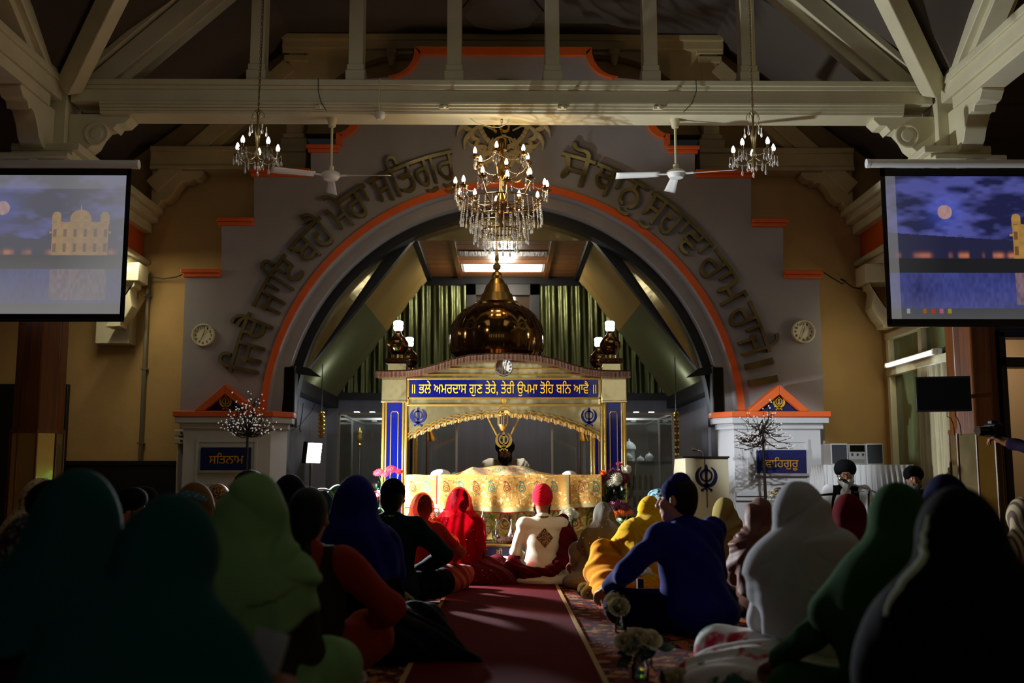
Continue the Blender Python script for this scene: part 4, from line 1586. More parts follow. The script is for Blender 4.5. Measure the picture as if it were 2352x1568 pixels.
# pendant emblem on chains, little lantern
pe = thing('pendant_emblem', 'gold emblem hanging on two chains from the canopy in front of the turbaned reader', 'emblem', (PC, 10.75, 1.6))
pk = at(1157, 1013, 10.7)
mb = MB()
khanda(mb, (pk.x, 10.7, pk.z), 0.21, 0.012)
mb.build('emblem', M['goldtrim'], pe)
for sx, px in ((-1, 1112), (1, 1200)):
    a, b = Vector(at(px, 955, 10.7)), Vector((pk.x + sx * 0.075, 10.7, pk.z + 0.07))
    a.z += 0.06
    mb = MB()
    nl = 26
    for i in range(nl):
        t = i / (nl - 1)
        q = a + (b - a) * t
        mb.ball(q, (0.009, 0.006, 0.013), 6, 4)
    mb.tube([a, b], 0.003, 5)
    mb.build('chain', M['goldtrim'], pe)
la = thing('lantern', 'small gold caged lantern hanging at the top centre of the canopy arch', 'lantern', (pk.x, 10.6, 1.75))
q0, q1 = at(1155, 953, 10.6), at(1155, 975, 10.6)
mb = MB()
mb.lathe([(0.055, q0.z - 0.012), (0.055, q0.z), (0.02, q0.z + 0.012), (0.006, q0.z + 0.1)], (q0.x, 10.6, 0), 16)
mb.build('cap', M['goldtrim'], la)
mb = MB()
for k in range(14):
    a = 2 * math.pi * k / 14
    mb.tube([(q0.x + 0.05 * math.cos(a), 10.6 + 0.05 * math.sin(a), q0.z - 0.01), (q0.x + 0.05 * math.cos(a), 10.6 + 0.05 * math.sin(a), q1.z)], 0.004, 5)
mb.lathe([(0.02, q1.z - 0.06), (0.05, q1.z - 0.006), (0.05, q1.z)], (q0.x, 10.6, 0), 16)
mb.build('cage', M['goldtrim'], la)

# ------------------------------------------------------------------ big chandelier
LC = at(1152, 400, D_T1 + 0.15)
lx, ly = LC.x, D_T1 + 0.15
zpx = lambda py: ZZ(py, ly)
rpx = ly / 2400
ch = thing('chandelier', 'large two-tier brass chandelier with lit candle bulbs and long crystal strands', 'chandelier', (lx, ly, zpx(470)))
brass = mat('antique_brass', S(120, 88, 42), 0.25, metal=0.95)
crystal = mat('cut_crystal', S(232, 226, 214), 0.04, metal=0.35, spec=1.0, ior=1.7)
flame = mat('lit_candle_bulb', (1, 1, 1), 0.5, emit=(1.0, 0.86, 0.62), estr=7, sample=False)
mb = MB()
mb.lathe([(0.065, zpx(262) + 0.05), (0.07, zpx(262) + 0.03), (0.05, zpx(262)), (0.02, zpx(272)), (0.008, zpx(275))], (lx, ly, 0), 16)
mb.build('ceiling_hook', brass, ch)
mb = MB()
zz_ = zpx(274)
k = 0
while zz_ > zpx(322):
    M_ = Euler((0, 0, (k % 2) * math.pi / 2)).to_matrix()
    mb.tube([Vector((lx, ly, zz_ - 0.02)) + M_ @ Vector((0.01 * math.cos(a), 0, 0.018 * math.sin(a))) for a in [2 * math.pi * i / 10 for i in range(11)]], 0.003, 5, cap=False)
    zz_ -= 0.028
    k += 1
mb.build('chain', brass, ch)
mb = MB()
mb.tube([(lx - 0.35, ly - 0.02, zpx(270)), (lx - 0.26, ly - 0.02, zpx(284)), (lx - 0.1, ly - 0.02, zpx(293)), (lx - 0.02, ly - 0.01, zpx(293)), (lx + 0.05, ly - 0.02, zpx(286)), (lx + 0.08, ly - 0.02, zpx(275)), (lx + 0.06, ly - 0.02, zpx(262))], 0.005, 6)
mb.build('flex', M['cream'], ch)
mb = MB()
mb.lathe([(0.055, zpx(345)), (0.06, zpx(322)), (0.05, zpx(319)), (0.02, zpx(318))], (lx, ly, 0), 16)
mb.lathe([(0.02, zpx(318)), (0.018, zpx(350)), (0.03, zpx(356)), (0.016, zpx(362)), (0.03, zpx(398)), (0.045, zpx(404)), (0.02, zpx(412)), (0.02, zpx(440)), (0.05, zpx(455)), (0.06, zpx(470)), (0.03, zpx(484)), (0.02, zpx(520))][::-1], (lx, ly, 0), 16)
mb.build('stem', brass, ch)
mb = MB()
for zr, rr in ((zpx(466), 0.40), (zpx(503), 0.33), (zpx(530), 0.20)):
    pts = [(lx + rr * math.cos(2 * math.pi * i / 40), ly + rr * math.sin(2 * math.pi * i / 40), zr) for i in range(41)]
    mb.tube(pts, 0.007, 6, cap=False)
    for i in range(4):
        a = math.pi / 2 * i
        mb.tube([(lx, ly, zr + 0.02), (lx + rr * math.cos(a), ly + rr * math.sin(a), zr)], 0.004, 5)
mb.build('ring', brass, ch)


def strand(pts, r, end=True):
    m_ = MB()
    m_.tube(pts, 0.0015, 4)
    for q in pts:
        m_.ball(q, r, 6, 4)
    if end:
        e_ = Vector(pts[-1])
        m_.lathe([(0.002, 0), (0.008, -0.018), (0.012, -0.036), (0.008, -0.05), (0.002, -0.056)], e_ - Vector((0, 0, 0.006)), 6)
    return m_


def candle_bulb(parent, x, y, z, h, m):
    return MB().lathe([(0.25, 0), (0.36, 0.2), (0.36, 0.4), (0.22, 0.72), (0.06, 0.96), (0.01, 1.0)], (0, 0, 0), 12, Matrix.Diagonal((h, h, h))).build('bulb', m, parent, world=False)


for tier, (nb, rr, zb_, zlow, a0) in enumerate(((6, 0.29, zpx(371), zpx(402), 0.35), (12, 0.475, zpx(437), zpx(466), 0.12))):
    for i in range(nb):
        a = a0 + 2 * math.pi * i / nb
        dx_, dy_ = math.cos(a), math.sin(a)
        zq = zb_ - 0.05 * (i % 2) * tier
        pts = []
        for t in np.linspace(0, 1, 12):
            r_ = 0.03 + (rr - 0.03) * t
            z_ = zlow + 0.02 - 0.10 * math.sin(t * math.pi * 0.85) + (zq - zlow) * t ** 3
            pts.append((lx + r_ * dx_, ly + r_ * dy_, z_))
        am = MB().tube(pts, 0.008, 6).build('arm', brass, ch)
        ex, ey = lx + rr * dx_, ly + rr * dy_
        mb = MB()
        mb.lathe([(0.012, zq), (0.045, zq + 0.012), (0.048, zq + 0.02), (0.014, zq + 0.022), (0.014, zq + 0.055)], (ex, ey, 0), 10)
        mb.build('cup', brass, am)
        MB().lathe([(0.013, 0), (0.019, 0.014), (0.019, 0.03), (0.011, 0.055), (0.003, 0.07)], (ex, ey, zq + 0.055), 10).build('bulb', flame, am)
        for q in range(3):
            b = a + (q - 1) * 0.10
            s_ = [(lx + rr * 1.0 * math.cos(b), ly + rr * math.sin(b), zq + 0.01 - 0.016 * w_) for w_ in range(3 + (q == 1) * 2)]
            strand(s_, 0.0065).build('crystal_drop', crystal, am)
        # swag of beads to the next arm
        b = a + 2 * math.pi / nb
        s_ = []
        for t in np.linspace(0, 1, 14):
            c_ = a + (b - a) * t
            s_.append((lx + rr * 0.98 * math.cos(c_), ly + rr * 0.98 * math.sin(c_), zq + 0.01 - 0.28 * t * (1 - t)))
        strand(s_, 0.006, False).build('bead_swag', crystal, am)
for rr, ns, zt_, zl_, sl in ((0.40, 34, zpx(466), zpx(500), 0.02), (0.33, 28, zpx(503), zpx(520), -0.01), (0.26, 20, zpx(500), zpx(545), 0.02), (0.17, 14, zpx(530), zpx(566), 0.0)):
    for i in range(ns):
        a = 2 * math.pi * (i + 0.3) / ns
        L_ = (zt_ - zl_) * (0.85 + 0.3 * rng.random())
        nbd = max(4, int(L_ / 0.017))
        s_ = [(lx + (rr + sl * t) * math.cos(a), ly + (rr + sl * t) * math.sin(a), zt_ - L_ * t) for t in np.linspace(0, 1, nbd)]
        strand(s_, 0.0068).build('crystal_strand', crystal, ch)
for q in (0, 2.1, 4.2):
    light('POINT', 'chandelier_glow', (lx + 0.25 * math.cos(q), ly + 0.25 * math.sin(q), zpx(418)), 10.5, (1.0, 0.70, 0.38), 0.06)

# ------------------------------------------------------------------ small chandeliers


def small_chandelier(px, lab):
    d = 9.0
    c = at(px, 330, d)
    t = thing('chandelier', lab, 'chandelier', (c.x, d, c.z), 'small five-light chandeliers')
    Zp_ = lambda py: ZZ(py, d)
    fl_ = small_chandelier.fl
    mb = MB()
    mb.tube([(c.x, d, Zp_(258)), (c.x + 0.012, d, Zp_(150)), (c.x + 0.02, d, zc)], 0.0035, 5)
    zz = Zp_(255)
    k = 0
    while zz < zc - 0.03:
        f_ = (zz - Zp_(258)) / 3
        M_ = Euler((0, 0, (k % 2) * math.pi / 2)).to_matrix()
        mb.tube([Vector((c.x + 0.012 * f_, d, zz)) + M_ @ Vector((0.008 * math.cos(a), 0, 0.02 * math.sin(a))) for a in [2 * math.pi * i / 8 for i in range(9)]], 0.0025, 4, cap=False)
        zz += 0.03
        k += 1
    mb.build('chain', small_chandelier.br, t)
    mb = MB()
    mb.lathe([(0.004, Zp_(258)), (0.014, Zp_(262)), (0.01, Zp_(270)), (0.01, Zp_(345)), (0.022, Zp_(352)), (0.024, Zp_(366)), (0.008, Zp_(376)), (0.003, Zp_(384))][::-1], (c.x, d, 0), 12)
    mb.build('stem', small_chandelier.br, t)
    for i in range(5):
        a = 2 * math.pi * i / 5 + small_chandelier.a0
        dx, dy = math.cos(a), math.sin(a)
        pts = []
        for s_ in np.linspace(0, 1, 12):
            r_ = 0.015 + 0.17 * s_
            pts.append((c.x + r_ * dx, d + r_ * dy, Zp_(362) - 0.055 * math.sin(s_ * math.pi * 0.9) + 0.035 * s_ ** 3))
        am = MB().tube(pts, 0.005, 6)
        # upper scroll
        am.tube([(c.x + r_ * dx, d + r_ * dy, z_) for r_, z_ in ((0.008, Zp_(264)), (0.03, Zp_(256)), (0.055, Zp_(262)), (0.06, Zp_(272)), (0.048, Zp_(274)))], 0.0035, 5)
        am.tube([(c.x + r_ * dx, d + r_ * dy, z_) for r_, z_ in ((0.01, Zp_(340)), (0.03, Zp_(300)), (0.055, Zp_(284)), (0.075, Zp_(284)), (0.078, Zp_(292)))], 0.0035, 5)
        am = am.build('arm', small_chandelier.br, t)
        ex, ey, ez = pts[-1]
        MB().lathe([(0.008, ez), (0.034, ez + 0.01), (0.036, ez + 0.016), (0.010, ez + 0.018), (0.010, ez + 0.06)], (ex, ey, 0), 10).build('candle_sleeve', small_chandelier.br, am)
        MB().lathe([(0.011, 0), (0.018, 0.014), (0.018, 0.03), (0.010, 0.052), (0.002, 0.066)], (ex, ey, ez + 0.06), 10).build('bulb', fl_, am)
        for q in range(4):
            b = q * math.pi / 2
            s_ = [(ex + 0.034 * math.cos(b), ey + 0.034 * math.sin(b), ez + 0.005 - 0.012 * w_) for w_ in range(3)]
            strand(s_, 0.005).build('crystal_drop', crystal, am)
        s_ = [(c.x + 0.078 * dx, d + 0.078 * dy, Zp_(292) - 0.012 * w_) for w_ in range(3)]
        strand(s_, 0.006).build('crystal_drop', crystal, am)
        mid = Vector(pts[6])
        strand([mid - Vector((0, 0, 0.012 * w_)) for w_ in range(4)], 0.006).build('crystal_drop', crystal, am)
        b = a + 2 * math.pi / 5
        s_ = [(c.x + 0.165 * math.cos(a + (b - a) * w_), d + 0.165 * math.sin(a + (b - a) * w_), ez - 0.16 * w_ * (1 - w_)) for w_ in np.linspace(0, 1, 12)]
        strand(s_, 0.005, False).build('bead_swag', crystal, am)
    light('POINT', 'chandelier_glow', (c.x, d - 0.0, Zp_(310)), 2.8, (0.95, 0.96, 1.0), 0.12)
    return t


small_chandelier.fl = mat('lit_white_candle_bulb', (1, 1, 1), 0.5, emit=(0.95, 0.97, 1.0), estr=8, sample=False)
small_chandelier.br = mat('pale_antique_brass', S(130, 112, 70), 0.3, metal=0.9)
small_chandelier.a0 = 0.45
small_chandelier(591, 'small five-light chandelier hanging on a chain at the left of the tie beam')
small_chandelier.a0 = 0.15
small_chandelier(1731, 'small five-light chandelier hanging on a chain at the right of the tie beam')

# ------------------------------------------------------------------ ceiling fans on the tie beam


def fan(px, py, dirs, lab):
    d = D_T1 + 0.15
    c = at(px, py, d)
    t = thing('ceiling_fan', lab, 'fan', (c.x, d, c.z), 'white fans under the tie beam')
    zt_ = zt2 + 0.01
    MB().lathe([(0.035, zt_ - 0.10), (0.05, zt_ - 0.03), (0.05, zt_)], (c.x, d, 0), 16).build('canopy_cup', M['cream'], t)
    MB().lathe([(0.013, c.z + 0.05), (0.013, zt_ - 0.08)], (c.x, d, 0), 10).lathe([(0.03, c.z + 0.04), (0.03, c.z + 0.1)], (c.x, d, 0), 12).build('rod', M['cream'], t)
    MB().lathe([(0.03, -0.045), (0.07, -0.04), (0.085, -0.015), (0.088, 0.0), (0.105, 0.006), (0.09, 0.03), (0.05, 0.05), (0.02, 0.055)], (c.x, d, c.z), 28).build('motor', M['white'], t)
    for (vx, vy) in dirs:
        v_ = Vector((vx, vy, 0)).normalized()
        s_ = Vector((-v_.y, v_.x, 0))
        mb = MB()
        a = c + v_ * 0.10
        for r0, r1, w0, w1 in ((0.10, 0.18, 0.02, 0.03),):
            mb.beam(c + v_ * r0, c + v_ * r1, 0.035, 0.006, s_)
        n_ = 10
        mb.grid(lambda uu, vv: c + v_ * (0.17 + 0.45 * uu) + s_ * ((vv - 0.5) * (0.075 + 0.045 * uu)) + Vector((0, 0, (vv - 0.5) * 0.03 - 0.015 * uu)), n_, 4)
        mb.build('blade', M['white'], t, solid=0.005)
    return t


fan(760, 404, ((-0.87, -0.42), (0.97, -0.12), (-0.15, 1.0)), 'white three-blade fan on a rod under the left of the tie beam')
fan(1553, 400, ((-1.0, 0.02), (0.9, -0.32), (0.05, 1.0)), 'white three-blade fan on a rod under the right of the tie beam')
# detector and flexes on the tie beam
sd = thing('detector', 'white domed detector with its flex on the underside of the tie beam', 'detector', (at(873, 262, D_T1).x, D_T1, zt2))
c = at(873, 262, D_T1 + 0.02)
MB().lathe([(0.03, -0.045), (0.05, -0.02), (0.055, 0.0), (0.05, 0.03)], (c.x, D_T1 + 0.02, zt2 - 0.01), 16).build('dome', M['white'], sd)
MB().tube([(c.x, D_T1 - 0.04, zt0 + 0.005), (c.x - 0.01, D_T1 - 0.045, zt1), (c.x - 0.005, D_T1 - 0.03, zt2 + 0.01)], 0.005, 6).build('flex', M['cream'], sd)
for x0, x1, lab in ((733, 752, 'thin flex looping down the face of the tie beam, left of the detector'), (1597, 1568, 'thin flex looping down the face of the tie beam above the right fan')):
    a, b = at(x0, 184, D_T1), at(x1, 258, D_T1)
    o = MB().tube([(a.x, D_T1 - 0.042, zt0 + 0.004), (a.x, D_T1 - 0.045, (zt0 + zt1) / 2), ((a.x * 2 + b.x) / 3, D_T1 - 0.045, zt1 - 0.01), (b.x, D_T1 - 0.045, zt2 + 0.01)], 0.004, 6).build('flex', M['dark_wood'])
    tag(o, lab, 'cable')
for px in (735, 1020, 1290, 1510):
    a = at(px, 253, D_T1)
    o = thing('light_mount', {735: 'empty cream light mount left of the detector', 1020: 'empty cream light mount left of the big chandelier hook', 1290: 'empty cream light mount right of the big chandelier hook', 1510: 'empty cream light mount beside the right fan rod'}[px], 'light mount', (a.x, D_T1 - 0.03, (zt1 + zt2) / 2), 'light mounts on the tie beam')
    MB().b2(a.x - 0.05, a.x + 0.05, D_T1 - 0.045, D_T1 - 0.02, (zt1 + zt2) / 2 - 0.02, (zt1 + zt2) / 2 + 0.02).build('plate', M['cream'], o, bevel=0.006)
    MB().lathe([(0.018, 0), (0.014, 0.03)], (a.x + 0.01, D_T1 - 0.045, (zt1 + zt2) / 2), 12, Euler((math.pi / 2, 0, 0)).to_matrix()).build('socket', M['cream'], o)

# ------------------------------------------------------------------ projection screens


def palace_picture(nu, nv, wash, moon, palace_x, aspect):
    U, V = np.meshgrid(np.linspace(0, 1, nu), np.linspace(0, 1, nv), indexing='ij')
    u, v = U.ravel(), V.ravel()          # v 0 bottom, 1 top
    a = aspect
    n1 = 0.5 * vnoise(u * a, v * 2.2, 4, 1) + 0.3 * vnoise(u * a, v * 2.2, 9, 2) + 0.2 * vnoise(u * a, v * 2.2, 20, 3)
    sky0, sky1 = np.array(S(26, 30, 92)), np.array(S(104, 108, 205))
    k = np.clip((n1 - 0.40) * 4.0, 0, 1)[:, None]
    c = sky0 * (1 - k) + sky1 * k
    glow = np.exp(-(((u - moon[0]) * a) ** 2 + (v - moon[1]) ** 2) / 0.012)[:, None]
    c = c + glow * np.array(S(70, 90, 200))
    dm = np.sqrt(((u - moon[0]) * a) ** 2 + (v - moon[1]) ** 2)
    c[dm < 0.05] = np.array(S(240, 190, 190)) * (0.75 + 0.35 * vnoise(u * a, v, 40, 4)[dm < 0.05, None])
    hz = 0.44
    # far shore: low roofline and lamps
    shore = (v < 0.60 - 0.10 * u) & (v > hz - 0.10)
    c[shore] = np.array(S(38, 38, 84))
    lamps = np.exp(-((v - hz - 0.0) / 0.02) ** 2) * np.clip(vnoise(u * a, v * 0 + 0.3, 26, 5) * 2.2 - 0.9, 0, 1)
    c += lamps[:, None] * np.array(S(255, 150, 70))
    bank = (v < hz - 0.02) & (v > hz - 0.12)
    c[bank] = np.array(S(24, 24, 30))
    wat = v <= hz - 0.12
    rip = vnoise(u * a * 2, v, 30, 6)
    kw = (0.6 * vnoise(u * a, v, 5, 8) + 0.4 * rip)[:, None]
    c[wat] = (np.array(S(24, 30, 110)) * (1 - kw) + np.array(S(96, 104, 200)) * kw)[wat]
    # generic domed lakeside building with its reflection
    px = (u - palace_x) * a
    body = (np.abs(px) < 0.20) & (v > hz - 0.02) & (v < 0.66)
    band = (np.abs(px) < 0.22) & (np.abs(v - 0.585) < 0.008)
    dome = (px ** 2 / 0.075 ** 2 + (v - 0.68) ** 2 / 0.07 ** 2 < 1) & (v > 0.655)
    tur = np.zeros(len(u), bool)
    for tx in (-0.17, 0.17):
        tur |= ((np.abs(px - tx) < 0.032) & (v > 0.64) & (v < 0.70)) | (((px - tx) ** 2 / 0.032 ** 2 + (v - 0.70) ** 2 / 0.035 ** 2 < 1) & (v > 0.70))
    spire = ((np.abs(px) < 0.005) & (v > 0.7) & (v < 0.78))
    bl = body | band | dome | tur | spire
    gold = np.array(S(222, 168, 84))
    shade = (0.8 + 0.35 * vnoise(u * a, v, 36, 9))[:, None]
    win = body & (np.abs(((px * 14) % 1) - 0.5) < 0.17) & (np.abs(((v * 9.5) % 1) - 0.5) < 0.27)
    c[bl] = (gold * shade)[bl]
    c[win] = np.array(S(150, 96, 50))
    refl = wat & (np.abs(px) < 0.2) & (v > 0.10)
    c[refl] = c[refl] * 0.6 + gold * 0.4 * (0.5 + rip[refl, None])
    # grey strip of an idle desktop bar and border
    bar = (v < 0.075)
    c[bar] = np.array(S(70, 72, 78))
    w_ = wash(u, v)[:, None]
    c = c * (1 - w_ * 0.75) + np.array(S(172, 170, 168)) * w_
    return u, v, c


scr_em = bpy.data.materials.new('projected_picture')
scr_em.use_nodes = True
N_, L_ = scr_em.node_tree.nodes, scr_em.node_tree.links
N_.remove(N_['Principled BSDF'])
e_ = N_.new('ShaderNodeEmission')
a_ = N_.new('ShaderNodeVertexColor')
a_.layer_name = 'pattern'
L_.new(a_.outputs[0], e_.inputs[0])
e_.inputs[1].default_value = 0.62
L_.new(e_.outputs[0], N_['Material Output'].inputs[0])
scr_em.cycles.emission_sampling = 'NONE'
D_SC = 9.85
for side, xi_px, xo_px, ytop, ybot in ((-1, 283, -260, 405, 722), (1, 2040, 2560, 402, 731)):
    xi_, xo_ = at(xi_px, 560, D_SC).x, at(xo_px, 560, D_SC).x
    z1, z0 = ZZ(ytop, D_SC), ZZ(ybot, D_SC)
    t = thing('projection_screen', 'pull-down projection screen on the %s showing a moonlit lakeside palace' % ('left' if side < 0 else 'right'), 'screen', ((xi_ + xo_) / 2, D_SC, z0), 'pull-down screens')
    x_a, x_b = min(xi_, xo_), max(xi_, xo_)
    asp = (x_b - x_a) / (z1 - z0)
    if side < 0:
        wash = lambda u, v: np.clip(0.52 + 0.25 * (v > 0.9) + 0.55 * np.clip((u - 0.72) * 2.4, 0, 1) + 0.5 * np.clip((0.42 - v) * 2.0, 0, 1), 0, 0.95)
        u, v, c = palace_picture(420, 250, wash, (0.48, 0.76), 0.815, asp)
    else:
        wash = lambda u, v: np.clip(0.05 + 0.5 * (u < 0.045) + 0.12 * np.clip((0.25 - u) * 3, 0, 1) + 0.25 * np.clip((0.2 - v) * 4, 0, 1), 0, 0.75)
        u, v, c = palace_picture(420, 250, wash, (0.257, 0.745), 0.68, asp)
        for k, cc in enumerate(((200, 200, 210), (90, 110, 140), (200, 120, 40), (210, 80, 50), (220, 120, 160), (200, 170, 60))):
            s_ = (np.abs(u - (0.075 + 0.036 * k)) < 0.008) & (np.abs(v - 0.055) < 0.017)
            c[s_] = S(*cc)
    P_ = np.c_[x_a + (x_b - x_a) * u, np.full(len(u), D_SC), z0 + (z1 - z0) * v]
    color_grid('picture', P_, 420, 250, c * 0.9, scr_em, t)
    mb = MB()
    bw = 0.045
    mb.b2(x_a - bw, x_b + bw, D_SC - 0.002, D_SC + 0.004, z1, z1 + 0.08)
    mb.b2(x_a - bw, x_b + bw, D_SC - 0.002, D_SC + 0.004, z0 - 0.06, z0)
    mb.b2(x_a - bw, x_a, D_SC - 0.002, D_SC + 0.004, z0 - 0.06, z1 + 0.08)
    mb.b2(x_b, x_b + bw, D_SC - 0.002, D_SC + 0.004, z0 - 0.06, z1 + 0.08)
    mb.build('black_border', M['black'], t)
    MB().b2(x_a - bw, x_b + bw, D_SC - 0.012, D_SC + 0.012, z0 - 0.075, z0 - 0.055).build('bottom_bar', M['black'], t, bevel=0.004)
    ca = at(316, 378, D_SC).x if side < 0 else at(1993, 373, D_SC).x
    zc_ = ZZ(380 if side < 0 else 373, D_SC)
    xb_ = xo_
    RXY = Matrix.Rotation(math.pi / 2, 3, 'Y')
    MB().lathe([(0.042, 0), (0.042, abs(ca - xb_))], (min(ca, xb_), D_SC, zc_ + 0.0), 20, RXY).build('case', M['white'], t, smooth=60)
    MB().lathe([(0.045, 0), (0.045, 0.03)], (ca - 0.015, D_SC, zc_), 20, RXY).build('end_cap', M['white'], t, smooth=60)
    mb = MB()
    xh = xo_ * 0.75 + ca * 0.25
    mb.b2(side * 4.55 - 0.03, side * 4.55 + 0.03, D_SC - 0.02, D_T1 - 0.02, zc_ + 0.0, zc_ + 0.05)
    mb.build('wall_arm', M['white'], t)
light('AREA', 'screen_glow', (at(30, 560, D_SC - 0.05).x, D_SC - 0.06, ZZ(560, D_SC)), 3.0, (0.75, 0.78, 1.0), 1.3, aim=(at(30, 560, D_SC).x + 0.6, 5.0, 1.0))
light('AREA', 'screen_glow', (at(2290, 560, D_SC - 0.05).x, D_SC - 0.06, ZZ(560, D_SC)), 2.0, (0.55, 0.6, 1.0), 1.3, aim=(at(2290, 560, D_SC).x - 0.6, 5.0, 1.0))
# ------------------------------------------------------------------ smooth bodies and cloth from blended solids


def rot(ax, deg):
    return np.array(Matrix.Rotation(math.radians(deg), 3, ax))


def sd_eval(prims, p):
    d = None
    for q in prims:
        k = q[-1]
        if q[0] == 'c':
            _, a, b, ra, rb, _k = q
            ba = b - a
            t = np.clip((p - a) @ ba / max(1e-9, ba @ ba), 0, 1)
            e = np.sqrt((((p - a) - t[:, None] * ba) ** 2).sum(1)) - (ra + (rb - ra) * t)
        elif q[0] == 'y':             # capsule squeezed front to back
            _, sy, a, b, ra, rb, _k = q
            yy = (a[1] + (b[1] - a[1]) * np.clip((p[:, 2] - a[2]) / (b[2] - a[2]), 0, 1))
            pp = p.copy()
            pp[:, 1] = (p[:, 1] - yy) / sy
            a2, b2 = A_(a[0], 0, a[2]), A_(b[0], 0, b[2])
            ba = b2 - a2
            t = np.clip((pp - a2) @ ba / max(1e-9, ba @ ba), 0, 1)
            e = (np.sqrt((((pp - a2) - t[:, None] * ba) ** 2).sum(1)) - (ra + (rb - ra) * t)) * min(1.0, sy)
        elif q[0] in ('e', '-e'):
            _, c, r, R, _k = q
            l = p - c
            if R is not None:
                l = l @ R
            k0 = np.sqrt(((l / r) ** 2).sum(1))
            k1 = np.sqrt(((l / (r * r)) ** 2).sum(1)) + 1e-9
            e = k0 * (k0 - 1.0) / k1
        elif q[0] == '&p':            # keep the side the normal points away from
            _, c, n, _k = q
            e = (p - c) @ n
            d = np.maximum(d, e) if k <= 0 else -smin(-d, -e, k)
            continue
        if q[0] == '-e':
            d = -smin(-d, e, k)
        elif d is None:
            d = e
        else:
            d = smin(d, e, k)
    return d


def smin(a, b, k):
    if k <= 0:
        return np.minimum(a, b)
    h = np.clip(0.5 + 0.5 * (b - a) / k, 0, 1)
    return b * (1 - h) + a * h - k * h * (1 - h)


def bounds(prims, pad):
    lo, hi = np.full(3, 1e9), np.full(3, -1e9)
    for q in prims:
        if q[0] == 'c':
            r = max(q[3], q[4])
            for c in (q[1], q[2]):
                lo, hi = np.minimum(lo, c - r), np.maximum(hi, c + r)
        elif q[0] == 'y':
            r = max(q[4], q[5])
            for c in (q[2], q[3]):
                lo, hi = np.minimum(lo, c - r), np.maximum(hi, c + r)
        elif q[0] == 'e':
            r = q[2] if q[3] is None else np.full(3, max(q[2]))
            lo, hi = np.minimum(lo, q[1] - r), np.maximum(hi, q[1] + r)
    return lo - pad, hi + pad


def surf(prims, h, disp=None, pad=0.05, zmin=None):
    """surface-net mesh (verts, quads) of the blended solids"""
    lo, hi = bounds(prims, pad)
    if zmin is not None:
        lo[2] = zmin - h * 0.5
    m = 4
    n = (np.ceil((hi - lo) / (h * m)).astype(int) + 1)

    def f(p):
        d = sd_eval(prims, p)
        if disp is not None:
            d = d - disp(p)
        if zmin is not None:
            d = np.maximum(d, zmin - p[:, 2])
        return d
    gx = [lo[i] + (np.arange(n[i]) + 0.5 - 0.5 / m) * h * m for i in range(3)]
    C = np.stack(np.meshgrid(*gx, indexing='ij'), -1).reshape(-1, 3)
    dc = f(C).reshape(n)
    big = np.repeat(np.repeat(np.repeat(dc, m, 0), m, 1), m, 2)
    N = np.array(big.shape)
    mask = np.abs(big) < h * m * 1.6 + 0.02
    idx = np.argwhere(mask)
    P = lo + idx * h
    val = np.where(big > 0, 1.0, -1.0)
    val[mask] = f(P)
    val[0], val[-1], val[:, 0], val[:, -1], val[:, :, 0], val[:, :, -1] = 1, 1, 1, 1, 1, 1
    s = val < 0
    cs = s[:-1, :-1, :-1].astype(np.int8)
    tot = np.zeros_like(cs)
    for a in (0, 1):
        for b in (0, 1):
            for c in (0, 1):
                tot += s[a:N[0] - 1 + a, b:N[1] - 1 + b, c:N[2] - 1 + c]
    cells = np.argwhere((tot > 0) & (tot < 8))
    acc = np.zeros((len(cells), 3))
    cnt = np.zeros(len(cells))
    corners = [(a, b, c) for a in (0, 1) for b in (0, 1) for c in (0, 1)]
    for i, A in enumerate(corners):
        for B in corners[i + 1:]:
            if sum(abs(x - y) for x, y in zip(A, B)) != 1:
                continue
            va = val[cells[:, 0] + A[0], cells[:, 1] + A[1], cells[:, 2] + A[2]]
            vb = val[cells[:, 0] + B[0], cells[:, 1] + B[1], cells[:, 2] + B[2]]
            x = (va < 0) != (vb < 0)
            t = np.where(x, va / np.where(va == vb, 1, va - vb), 0)
            pt = np.array(A) + t[:, None] * (np.array(B) - np.array(A))
            acc[x] += pt[x]
            cnt[x] += 1
    V = lo + (cells + acc / cnt[:, None]) * h
    vid = np.full(N - 1, -1, np.int64)
    vid[cells[:, 0], cells[:, 1], cells[:, 2]] = np.arange(len(cells))
    quads = []
    for ax in range(3):
        o1, o2 = [(1, 2), (2, 0), (0, 1)][ax]
        sl = [slice(None)] * 3
        sl2 = [slice(None)] * 3
        sl[ax], sl2[ax] = slice(0, N[ax] - 1), slice(1, N[ax])
        a, b = s[tuple(sl)], s[tuple(sl2)]
        e = np.argwhere(a != b)
        e = e[(e[:, o1] > 0) & (e[:, o2] > 0) & (e[:, o1] < N[o1] - 1) & (e[:, o2] < N[o2] - 1)]
        inside = a[e[:, 0], e[:, 1], e[:, 2]]

        def g(d1, d2):
            q = e.copy()
            q[:, o1] -= d1
            q[:, o2] -= d2
            return vid[q[:, 0], q[:, 1], q[:, 2]]
        Q = np.stack([g(1, 1), g(0, 1), g(0, 0), g(1, 0)], 1)
        Q[~inside] = Q[~inside][:, ::-1]
        quads.append(Q[(Q >= 0).all(1)])
    return V, np.concatenate(quads)


def net_mesh(name, V, Q):
    me = bpy.data.meshes.new(name)
    me.vertices.add(len(V))
    me.vertices.foreach_set('co', V.astype(np.float32).ravel())
    me.loops.add(len(Q) * 4)
    me.loops.foreach_set('vertex_index', Q.astype(np.int32).ravel())
    me.polygons.add(len(Q))
    me.polygons.foreach_set('loop_start', np.arange(0, len(Q) * 4, 4, dtype=np.int32))
    me.polygons.foreach_set('loop_total', np.full(len(Q), 4, dtype=np.int32))
    me.update(calc_edges=True)
    me.validate()
    me.polygons.foreach_set('use_smooth', [True] * len(me.polygons))
    return me


A_ = lambda *v: np.array(v, float)


